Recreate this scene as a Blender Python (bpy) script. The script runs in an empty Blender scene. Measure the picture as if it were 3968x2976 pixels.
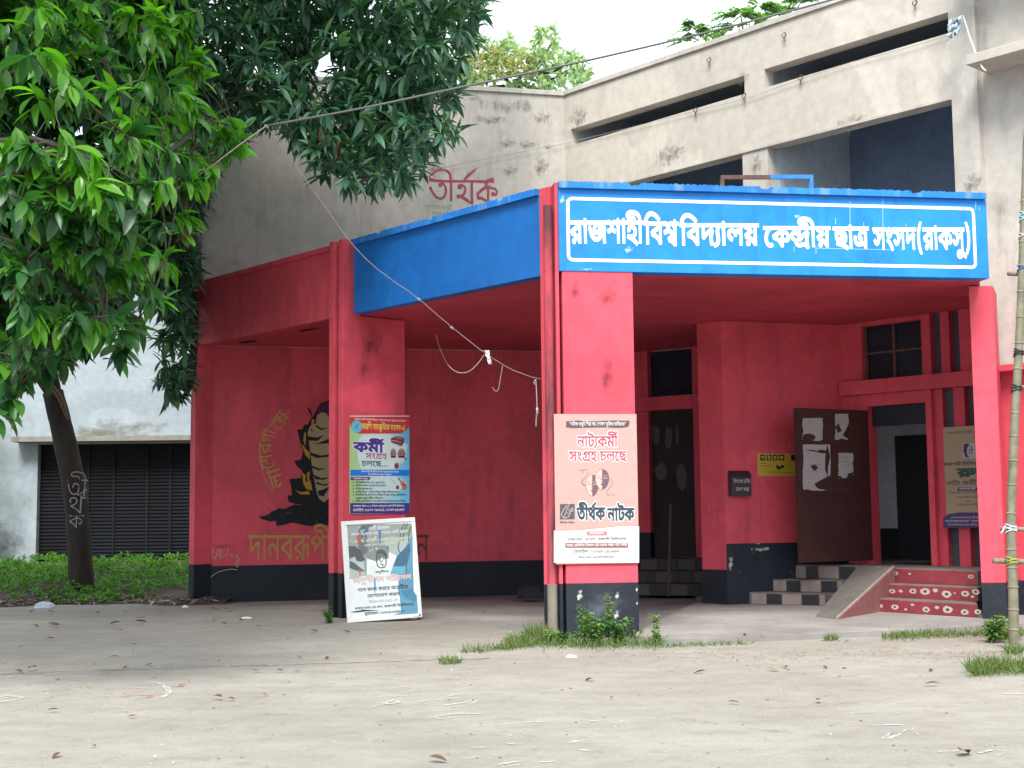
import bpy, math, random
import numpy as np
from mathutils import Vector, Matrix, geometry

random.seed(7); RNG = np.random.default_rng(11)
SC = bpy.context.scene
COL = SC.collection

# ---------------------------------------------------------------- camera
F_PX, PITCH, ROLL, CAM_H = 5200.0, 0.09476, -0.01005, 1.365
PW, PH = 3968.0, 2976.0
_cp, _sp = math.cos(PITCH), math.sin(PITCH)
_fw = Vector((0, _cp, _sp)); _up = Vector((0, -_sp, _cp)); _rt = Vector((1, 0, 0))
_c, _s = math.cos(ROLL), math.sin(ROLL)
CR = _c * _rt + _s * _up
CU = -_s * _rt + _c * _up
CAM = Vector((0, 0, CAM_H))
cd = bpy.data.cameras.new("camera"); cam = bpy.data.objects.new("camera", cd); COL.objects.link(cam)
cd.sensor_width = 36.0; cd.lens = 36.0 * F_PX / PW; cd.clip_start = 0.05; cd.clip_end = 2000
M = Matrix((CR, CU, -_fw)).transposed().to_4x4(); M.translation = CAM
cam.matrix_world = M
SC.camera = cam

# ---------------------------------------------------------------- sky, sun, exposure
EXPOSURE = 2.05
SKY_STRENGTH = 0.055
SUN_STRENGTH = 1.5
SUN_DIR = Vector((-0.12, -0.72, 0.95)).normalized()      # from the scene towards the sun: behind the camera
world = bpy.data.worlds.new("World"); SC.world = world; world.use_nodes = True
wn = world.node_tree.nodes; wl = world.node_tree.links
for n in list(wn): wn.remove(n)
sky = wn.new('ShaderNodeTexSky'); sky.sky_type = 'NISHITA'; sky.sun_disc = False
sky.sun_elevation = math.asin(SUN_DIR.z); sky.sun_rotation = math.atan2(SUN_DIR.x, SUN_DIR.y)
sky.air_density = 1.0; sky.dust_density = 4.0
tc = wn.new('ShaderNodeTexCoord'); ns = wn.new('ShaderNodeTexNoise'); ns.inputs['Scale'].default_value = 2.2; ns.inputs['Detail'].default_value = 6
cr = wn.new('ShaderNodeValToRGB'); cr.color_ramp.elements[0].position = 0.3; cr.color_ramp.elements[0].color = (7.6, 8.5, 9.8, 1)
cr.color_ramp.elements[1].position = 0.75; cr.color_ramp.elements[1].color = (9.8, 10.5, 11.6, 1)
mx = wn.new('ShaderNodeMix'); mx.data_type = 'RGBA'; mx.inputs[0].default_value = 0.86
bg = wn.new('ShaderNodeBackground'); bg.inputs['Strength'].default_value = SKY_STRENGTH
out = wn.new('ShaderNodeOutputWorld')
wl.new(tc.outputs['Generated'], ns.inputs['Vector']); wl.new(ns.outputs['Fac'], cr.inputs[0])
wl.new(sky.outputs[0], mx.inputs[6]); wl.new(cr.outputs[0], mx.inputs[7]); wl.new(mx.outputs[2], bg.inputs['Color']); wl.new(bg.outputs[0], out.inputs[0])
sl = bpy.data.lights.new("sun", 'SUN'); sl.energy = SUN_STRENGTH; sl.angle = math.radians(24); sl.color = (1.0, 0.965, 0.91)
so = bpy.data.objects.new("sun", sl); COL.objects.link(so)
so.rotation_euler = SUN_DIR.to_track_quat('Z', 'Y').to_euler(); so.location = (20, -20, 30)
vs = SC.view_settings; vs.view_transform = 'Standard'; vs.look = 'None'; vs.exposure = EXPOSURE; vs.gamma = 1.0; vs.use_curve_mapping = False
SC.cycles.max_bounces = 7; SC.cycles.diffuse_bounces = 4; SC.cycles.transparent_max_bounces = 12

# ---------------------------------------------------------------- picture <-> place
def ray(px, py):
    return (_fw + CR * ((px - PW / 2) / F_PX) - CU * ((py - PH / 2) / F_PX))
def gnd(px, py, z=0.0):
    d = ray(px, py); t = (z - CAM_H) / d.z
    return CAM + d * t
def far(px, py, Y):
    d = ray(px, py); return CAM + d * (Y / d.y)

class Pl:
    """A plane with an origin, a direction u along it, v up it, and n out towards the viewer."""
    def __init__(s, o, u, v=(0, 0, 1)):
        s.o = Vector(o); s.u = Vector(u).normalized(); s.v = Vector(v).normalized()
        s.n = s.u.cross(s.v).normalized()
        if s.n.dot(CAM - s.o) < 0: s.n = -s.n
    def at(s, px, py, d=0.0):
        r = ray(px, py); t = s.n.dot(s.o + s.n * d - CAM) / s.n.dot(r)
        q = CAM + r * t - s.o
        return q.dot(s.u), q.dot(s.v)
    def w(s, a, b, d=0.0): return s.o + s.u * a + s.v * b + s.n * d

# ---------------------------------------------------------------- materials
def newmat(name):
    m = bpy.data.materials.new(name); m.use_nodes = True
    nt = m.node_tree; b = nt.nodes['Principled BSDF']
    return m, nt, b
def ramp(nt, a, b, ca=(0, 0, 0, 1), cb=(1, 1, 1, 1)):
    r = nt.nodes.new('ShaderNodeValToRGB'); e = r.color_ramp.elements
    e[0].position = a; e[1].position = b; e[0].color = ca; e[1].color = cb
    return r
def noise(nt, vec, scale, detail=4, rough=0.55, dist=0.0):
    n = nt.nodes.new('ShaderNodeTexNoise'); n.inputs['Scale'].default_value = scale
    n.inputs['Detail'].default_value = detail; n.inputs['Roughness'].default_value = rough; n.inputs['Distortion'].default_value = dist
    nt.links.new(vec, n.inputs['Vector']); return n
def mixc(nt, fac, a, b, mode='MIX'):
    x = nt.nodes.new('ShaderNodeMix'); x.data_type = 'RGBA'; x.blend_type = mode
    for sock, v in ((x.inputs[0], fac), (x.inputs[6], a), (x.inputs[7], b)):
        if isinstance(v, (int, float)): sock.default_value = v
        elif isinstance(v, tuple): sock.default_value = v if len(v) == 4 else (*v, 1)
        else: nt.links.new(v, sock)
    return x.outputs[2]
def mapped(nt, sc=(1, 1, 1), kind='Object'):
    t = nt.nodes.new('ShaderNodeTexCoord'); m = nt.nodes.new('ShaderNodeMapping'); m.inputs['Scale'].default_value = sc
    nt.links.new(t.outputs[kind], m.inputs['Vector']); return m.outputs[0]
def plaster(name, col, var=0.10, dirt=(0.06, 0.05, 0.045), dirt_amt=0.5, lo=0.60, hi=0.78, rough=0.75, bump=0.25, streak=True, chips=None):
    """Painted plaster: mottled coat, vertical grime runs, small dark specks, uneven surface."""
    m, nt, b = newmat(name)
    v = mapped(nt)
    n1 = noise(nt, v, 0.9, 5)
    r1 = ramp(nt, 0.3, 0.7, tuple(c * (1 - var) for c in col) + (1,), tuple(min(1, c * (1 + var)) for c in col) + (1,))
    nt.links.new(n1.outputs['Fac'], r1.inputs[0]); c = r1.outputs[0]
    n1b = noise(nt, v, 7, 4); rb = ramp(nt, 0.35, 0.65, (0.92, 0.92, 0.92, 1), (1.05, 1.05, 1.05, 1))
    nt.links.new(n1b.outputs['Fac'], rb.inputs[0]); c = mixc(nt, 1.0, c, rb.outputs[0], 'MULTIPLY')
    n6 = noise(nt, v, 0.55, 2, 0.4, 1.2); r6 = ramp(nt, 0.50, 0.53, (0.93, 0.93, 0.93, 1), (1.05, 1.05, 1.05, 1)); nt.links.new(n6.outputs['Fac'], r6.inputs[0]); c = mixc(nt, 1.0, c, r6.outputs[0], 'MULTIPLY')
    vo = nt.nodes.new('ShaderNodeTexVoronoi'); vo.feature = 'DISTANCE_TO_EDGE'; vo.inputs['Scale'].default_value = 0.42
    dn = noise(nt, v, 2.5, 6, 0.6); av = nt.nodes.new('ShaderNodeVectorMath'); av.operation = 'MULTIPLY_ADD'; av.inputs[1].default_value = (.5, .5, .5); nt.links.new(dn.outputs['Color'], av.inputs[0]); nt.links.new(v, av.inputs[2]); nt.links.new(av.outputs[0], vo.inputs['Vector'])
    rv_ = ramp(nt, 0.0, 0.004, (0.13, 0.13, 0.13, 1), (0, 0, 0, 1)); nt.links.new(vo.outputs['Distance'], rv_.inputs[0]); c = mixc(nt, rv_.outputs[0], c, dirt)
    if streak:
        vs_ = mapped(nt, (3.2, 3.2, 0.45)); n2 = noise(nt, vs_, 1.3, 7, 0.65)
        r2 = ramp(nt, lo, hi); nt.links.new(n2.outputs['Fac'], r2.inputs[0])
        mm = nt.nodes.new('ShaderNodeMath'); mm.operation = 'MULTIPLY'; mm.inputs[1].default_value = dirt_amt
        nt.links.new(r2.outputs[0], mm.inputs[0]); c = mixc(nt, mm.outputs[0], c, dirt)
    n3 = noise(nt, v, 26, 3, 0.6); r3 = ramp(nt, 0.69, 0.74); nt.links.new(n3.outputs['Fac'], r3.inputs[0])
    m3 = nt.nodes.new('ShaderNodeMath'); m3.operation = 'MULTIPLY'; m3.inputs[1].default_value = 0.35; nt.links.new(r3.outputs[0], m3.inputs[0])
    c = mixc(nt, m3.outputs[0], c, dirt)
    if chips:
        n4 = noise(nt, v, 9, 6, 0.7); r4 = ramp(nt, 0.70, 0.72); nt.links.new(n4.outputs['Fac'], r4.inputs[0]); c = mixc(nt, r4.outputs[0], c, chips)
    nt.links.new(c, b.inputs['Base Color'])
    b.inputs['Roughness'].default_value = rough; b.inputs['Specular IOR Level'].default_value = 0.3
    bp = nt.nodes.new('ShaderNodeBump'); bp.inputs['Strength'].default_value = bump; bp.inputs['Distance'].default_value = 0.01
    n5 = noise(nt, v, 18, 6, 0.6); nt.links.new(n5.outputs['Fac'], bp.inputs['Height']); nt.links.new(bp.outputs[0], b.inputs['Normal'])
    return m
def plain(name, col, rough=0.6, var=0.12, scale=8, metallic=0.0, bump=0.0):
    m, nt, b = newmat(name); v = mapped(nt); n = noise(nt, v, scale, 4)
    r = ramp(nt, 0.3, 0.7, tuple(c * (1 - var) for c in col) + (1,), tuple(min(1, c * (1 + var)) for c in col) + (1,))
    nt.links.new(n.outputs['Fac'], r.inputs[0]); nt.links.new(r.outputs[0], b.inputs['Base Color'])
    b.inputs['Roughness'].default_value = rough; b.inputs['Metallic'].default_value = metallic; b.inputs['Specular IOR Level'].default_value = 0.35
    if bump:
        bp = nt.nodes.new('ShaderNodeBump'); bp.inputs['Strength'].default_value = bump; bp.inputs['Distance'].default_value = 0.01
        nt.links.new(n.outputs['Fac'], bp.inputs['Height']); nt.links.new(bp.outputs[0], b.inputs['Normal'])
    return m
def decal(name, col, lo=0.45, hi=0.62, scale=7, strength=0.9, stretch=(1, 1, 1)):
    """A stain of its own shape: colour where noise and a soft oval allow it, clear elsewhere."""
    m, nt, b = newmat(name)
    t = nt.nodes.new('ShaderNodeTexCoord')
    vm = nt.nodes.new('ShaderNodeVectorMath'); vm.operation = 'SUBTRACT'; vm.inputs[1].default_value = (0.5, 0.5, 0.5); nt.links.new(t.outputs['Generated'], vm.inputs[0])
    fl = nt.nodes.new('ShaderNodeVectorMath'); fl.operation = 'MULTIPLY'; fl.inputs[1].default_value = (1, 0, 1); nt.links.new(vm.outputs[0], fl.inputs[0])
    ln = nt.nodes.new('ShaderNodeVectorMath'); ln.operation = 'LENGTH'; nt.links.new(fl.outputs[0], ln.inputs[0])
    rr = ramp(nt, 0.10, 0.5, (1, 1, 1, 1), (0, 0, 0, 1)); nt.links.new(ln.outputs['Value'], rr.inputs[0])
    v = mapped(nt, stretch); n = noise(nt, v, scale, 8, 0.7)
    ad = nt.nodes.new('ShaderNodeMath'); ad.operation = 'MULTIPLY'; nt.links.new(n.outputs['Fac'], ad.inputs[0])
    m2 = nt.nodes.new('ShaderNodeMath'); m2.operation = 'POWER'; m2.inputs[1].default_value = 0.35; nt.links.new(rr.outputs[0], m2.inputs[0]); nt.links.new(m2.outputs[0], ad.inputs[1])
    r2 = ramp(nt, lo, hi, (0, 0, 0, 1), (strength,) * 3 + (1,)); nt.links.new(ad.outputs[0], r2.inputs[0])
    nt.links.new(r2.outputs[0], b.inputs['Alpha']); b.inputs['Base Color'].default_value = (*col, 1); b.inputs['Roughness'].default_value = 0.9
    return m
def leafmat(name, c1, c2, c3, trans=0.35, rough=0.38, tcol=None):
    m, nt, b = newmat(name)
    g = nt.nodes.new('ShaderNodeNewGeometry')
    oi = nt.nodes.new('ShaderNodeObjectInfo')
    ad = nt.nodes.new('ShaderNodeMath'); ad.operation = 'ADD'; nt.links.new(g.outputs['Random Per Island'], ad.inputs[0]); nt.links.new(oi.outputs['Random'], ad.inputs[1])
    fr = nt.nodes.new('ShaderNodeMath'); fr.operation = 'FRACT'; nt.links.new(ad.outputs[0], fr.inputs[0])
    r = nt.nodes.new('ShaderNodeValToRGB'); e = r.color_ramp.elements
    e[0].position = 0; e[0].color = (*c1, 1); e[1].position = 1; e[1].color = (*c3, 1); k = e.new(0.6); k.color = (*c2, 1)
    nt.links.new(fr.outputs[0], r.inputs[0])
    nt.links.new(r.outputs[0], b.inputs['Base Color']); b.inputs['Roughness'].default_value = rough; b.inputs['Specular IOR Level'].default_value = 0.5
    tr = nt.nodes.new('ShaderNodeBsdfTranslucent')
    cc = mixc(nt, 1.0, r.outputs[0], tcol or (1.6, 1.5, 0.5), 'MULTIPLY'); nt.links.new(cc, tr.inputs['Color'])
    mxs = nt.nodes.new('ShaderNodeMixShader'); mxs.inputs[0].default_value = trans
    nt.links.new(b.outputs[0], mxs.inputs[1]); nt.links.new(tr.outputs[0], mxs.inputs[2])
    nt.links.new(mxs.outputs[0], nt.nodes['Material Output'].inputs['Surface'])
    return m
_flat = {}
def ink(col, rough=0.55):
    k = tuple(round(c, 3) for c in col) + (rough,)
    if k not in _flat: _flat[k] = plain('ink_%d' % len(_flat), col, rough, 0.05, 5)
    return _flat[k]

RED = plaster('red_paint', (0.60, 0.070, 0.102), 0.12, (0.16, 0.03, 0.04), 0.55, 0.52, 0.78, 0.6, 0.3)
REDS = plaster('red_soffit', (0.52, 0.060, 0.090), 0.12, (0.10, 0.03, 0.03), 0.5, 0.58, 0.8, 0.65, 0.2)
BLACK = plaster('black_band', (0.008, 0.012, 0.019), 0.25, (0.08, 0.08, 0.08), 0.3, 0.66, 0.82, 0.6, 0.3, True, None)
BLACKC = plaster('black_band_chipped', (0.014, 0.019, 0.028), 0.3, (0.12, 0.12, 0.12), 0.45, 0.60, 0.82, 0.6, 0.4, True, (0.42, 0.42, 0.40))
BLUE = plaster('blue_paint', (0.010, 0.125, 0.42), 0.10, (0.006, 0.07, 0.28), 0.4, 0.6, 0.8, 0.5, 0.15)
BLUEB = plaster('blue_banner_paint', (0.012, 0.20, 0.62), 0.10, (0.008, 0.13, 0.48), 0.4, 0.56, 0.62, 0.5, 0.12)
BLUEC = plaster('blue_cap', (0.015, 0.17, 0.55), 0.2, (0.25, 0.36, 0.5), 0.45, 0.52, 0.66, 0.7, 0.9)
BEIGE = plaster('beige_plaster', (0.47, 0.43, 0.375), 0.05, (0.24, 0.22, 0.19), 0.35, 0.58, 0.80, 0.9, 0.25)
BEIGED = plaster('beige_plaster_soiled', (0.44, 0.41, 0.365), 0.07, (0.13, 0.12, 0.105), 0.5, 0.53, 0.78, 0.9, 0.35)
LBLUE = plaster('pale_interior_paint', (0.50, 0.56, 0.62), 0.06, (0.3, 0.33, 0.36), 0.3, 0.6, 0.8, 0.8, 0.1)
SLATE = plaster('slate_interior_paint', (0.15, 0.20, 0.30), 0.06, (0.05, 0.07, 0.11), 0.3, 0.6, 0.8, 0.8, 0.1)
WHITEW = plaster('white_house_wall', (0.30, 0.345, 0.37), 0.05, (0.25, 0.30, 0.22), 0.4, 0.58, 0.8, 0.9, 0.15)
CONC = plaster('old_concrete', (0.24, 0.23, 0.205), 0.2, (0.07, 0.07, 0.055), 0.6, 0.5, 0.75, 0.95, 0.6)
GREYP = plain('grey_pane', (0.06, 0.07, 0.09), 0.8, 0.1, 3)
GLASS = plain('dark_glass', (0.012, 0.022, 0.035), 0.12, 0.3, 2)
WOOD = plaster('brown_door_paint', (0.050, 0.017, 0.014), 0.2, (0.03, 0.012, 0.01), 0.5, 0.5, 0.8, 0.5, 0.2)
PVC = plain('raw_pvc', (0.20, 0.18, 0.14), 0.5, 0.15, 4)
IRONB = plain('brown_iron', (0.10, 0.05, 0.04), 0.6, 0.3, 12)
IRONW = plain('blue_iron', (0.02, 0.17, 0.50), 0.5, 0.2, 12)
ROPE = plain('rope', (0.27, 0.22, 0.21), 0.8, 0.2, 30)
CABLE = plain('cable', (0.09, 0.095, 0.09), 0.6, 0.1, 10)
WIRE = plain('thin_wire', (0.30, 0.29, 0.27), 0.6, 0.1, 10)
CLOTH = plain('white_cloth', (0.72, 0.72, 0.72), 0.9, 0.1, 20, 0, 0.5)
STEPR = plaster('red_step_paint', (0.21, 0.034, 0.043), 0.25, (0.16, 0.10, 0.09), 0.5, 0.50, 0.70, 0.65, 0.4, False)
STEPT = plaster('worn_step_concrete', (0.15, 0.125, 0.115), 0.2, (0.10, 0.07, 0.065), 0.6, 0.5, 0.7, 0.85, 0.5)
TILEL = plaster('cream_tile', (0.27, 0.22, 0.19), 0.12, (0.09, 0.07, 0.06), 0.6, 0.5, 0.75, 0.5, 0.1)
TILED = plaster('black_tile', (0.022, 0.022, 0.026), 0.2, (0.12, 0.11, 0.10), 0.4, 0.55, 0.8, 0.4, 0.1)

# ---------------------------------------------------------------- mesh builder
class MB:
    def __init__(s): s.v = []; s.f = []
    def add(s, vs, fs):
        o = len(s.v); s.v += [tuple(q) for q in vs]; s.f += [tuple(i + o for i in f) for f in fs]; return s
    def box(s, P, a0, a1, b0, b1, d0, d1):
        vs = [P.w(a, b, d) for d in (d0, d1) for b in (b0, b1) for a in (a0, a1)]
        return s.add(vs, [(0, 1, 3, 2), (4, 6, 7, 5), (0, 4, 5, 1), (2, 3, 7, 6), (0, 2, 6, 4), (1, 5, 7, 3)])
    def wbox(s, x0, x1, y0, y1, z0, z1):
        vs = [(x, y, z) for y in (y0, y1) for z in (z0, z1) for x in (x0, x1)]
        return s.add(vs, [(0, 1, 3, 2), (4, 6, 7, 5), (0, 4, 5, 1), (2, 3, 7, 6), (0, 2, 6, 4), (1, 5, 7, 3)])
    def prism(s, P, pts, d0, d1):
        n = len(pts)
        vs = [P.w(a, b, d0) for a, b in pts] + [P.w(a, b, d1) for a, b in pts]
        # triangulated caps for concave outlines
        tri = geometry.tessellate_polygon([[Vector((a, b, 0)) for a, b in pts]])
        fs = [tuple(t) for t in tri] + [tuple(i + n for i in t) for t in tri]
        fs += [(i, (i + 1) % n, (i + 1) % n + n, i + n) for i in range(n)]
        return s.add(vs, fs)
    def slab(s, poly, z0, z1):
        n = len(poly)
        vs = [(p[0], p[1], z0) for p in poly] + [(p[0], p[1], z1) for p in poly]
        tri = geometry.tessellate_polygon([[Vector((p[0], p[1], 0)) for p in poly]])
        fs = [tuple(t) for t in tri] + [tuple(i + n for i in t) for t in tri]
        fs += [(i, (i + 1) % n, (i + 1) % n + n, i + n) for i in range(n)]
        return s.add(vs, fs)
    def tube(s, pts, rad, k=8, cap=True):
        pts = [Vector(p) for p in pts]; n = len(pts)
        if not isinstance(rad, (list, tuple)): rad = [rad] * n
        vs = []; ref = None
        for i, p in enumerate(pts):
            t = (pts[min(i + 1, n - 1)] - pts[max(i - 1, 0)]).normalized()
            if ref is None: ref = t.orthogonal().normalized()
            ref = (ref - t * ref.dot(t)); ref = ref.normalized() if ref.length > 1e-6 else t.orthogonal().normalized()
            b = t.cross(ref)
            for j in range(k):
                a = 2 * math.pi * j / k; vs.append(p + (ref * math.cos(a) + b * math.sin(a)) * rad[i])
        fs = [(i * k + j, i * k + (j + 1) % k, (i + 1) * k + (j + 1) % k, (i + 1) * k + j) for i in range(n - 1) for j in range(k)]
        if cap: fs += [tuple(range(k))[::-1], tuple((n - 1) * k + j for j in range(k))]
        return s.add(vs, fs)
    def poly(s, P, pts, d):
        tri = geometry.tessellate_polygon([[Vector((a, b, 0)) for a, b in pts]])
        return s.add([P.w(a, b, d) for a, b in pts], [tuple(t) for t in tri])
    def ribbon(s, P, pts, wd, d):
        """flat brush stroke along (a, b) points"""
        n = len(pts); vs = []
        w_ = wd if isinstance(wd, (list, tuple)) else [wd] * n
        for i in range(n):
            p0 = Vector(pts[max(i - 1, 0)]); p1 = Vector(pts[min(i + 1, n - 1)]); t = (p1 - p0)
            t = t.normalized() if t.length > 1e-9 else Vector((1, 0)); q = Vector((-t.y, t.x)); c = Vector(pts[i])
            for sg in (-1, 1):
                e = c + q * sg * w_[i] / 2; vs.append(P.w(e.x, e.y, d))
        return s.add(vs, [(2 * i, 2 * i + 1, 2 * i + 3, 2 * i + 2) for i in range(n - 1)])
    def disc(s, P, a, b, r, d, k=14, ry=None, jit=0.0):
        pts = [(a + math.cos(2 * math.pi * i / k) * r * (1 + random.uniform(-jit, jit)), b + math.sin(2 * math.pi * i / k) * (ry or r) * (1 + random.uniform(-jit, jit))) for i in range(k)]
        return s.poly(P, pts, d)
    def build(s, name, mat, parent=None, bevel=0.0, smooth=False, kind=None, label=None):
        loc = root_of(parent)
        me = bpy.data.meshes.new(name)
        me.from_pydata([(x - loc[0], y - loc[1], z - loc[2]) for x, y, z in s.v], [], s.f); me.update()
        me.validate()
        me.materials.append(mat)
        if smooth:
            me.polygons.foreach_set('use_smooth', [True] * len(me.polygons))
        o = bpy.data.objects.new(name, me); COL.objects.link(o); o.parent = parent
        if bevel:
            import bmesh
            bm = bmesh.new(); bm.from_mesh(me); bmesh.ops.recalc_face_normals(bm, faces=bm.faces)
            ed = [e for e in bm.edges if e.is_manifold and e.calc_face_angle(0) > 0.6]
            bmesh.ops.bevel(bm, geom=ed, offset=bevel, segments=2, affect='EDGES', profile=0.6, clamp_overlap=True)
            bm.to_mesh(me); bm.free()
        elif s.f and len(s.f) > 5 and not smooth:
            pass
        if kind: o['kind'] = kind
        if label: o['label'] = label
        return o
def root_of(p):
    loc = Vector((0, 0, 0))
    while p is not None: loc += p.location; p = p.parent
    return loc
def thing(name, label, cat, loc, group=None):
    o = bpy.data.objects.new(name, None); COL.objects.link(o); o.location = loc; o.empty_display_size = 0.2
    o['label'] = label; o['category'] = cat
    if group: o['group'] = group
    return o
def tag(o, label, cat, group=None, kind=None):
    o['label'] = label; o['category'] = cat
    if group: o['group'] = group
    if kind: o['kind'] = kind
    return o
def rebase(o):
    """move a one-mesh thing's origin to the middle of its base"""
    me = o.data; n = len(me.vertices); a = np.empty(n * 3); me.vertices.foreach_get('co', a); a = a.reshape(-1, 3)
    c = np.array([a[:, 0].mean(), a[:, 1].mean(), a[:, 2].min()]); a -= c; me.vertices.foreach_set('co', a.ravel()); me.update()
    o.location = o.location + Vector(c); return o

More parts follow.
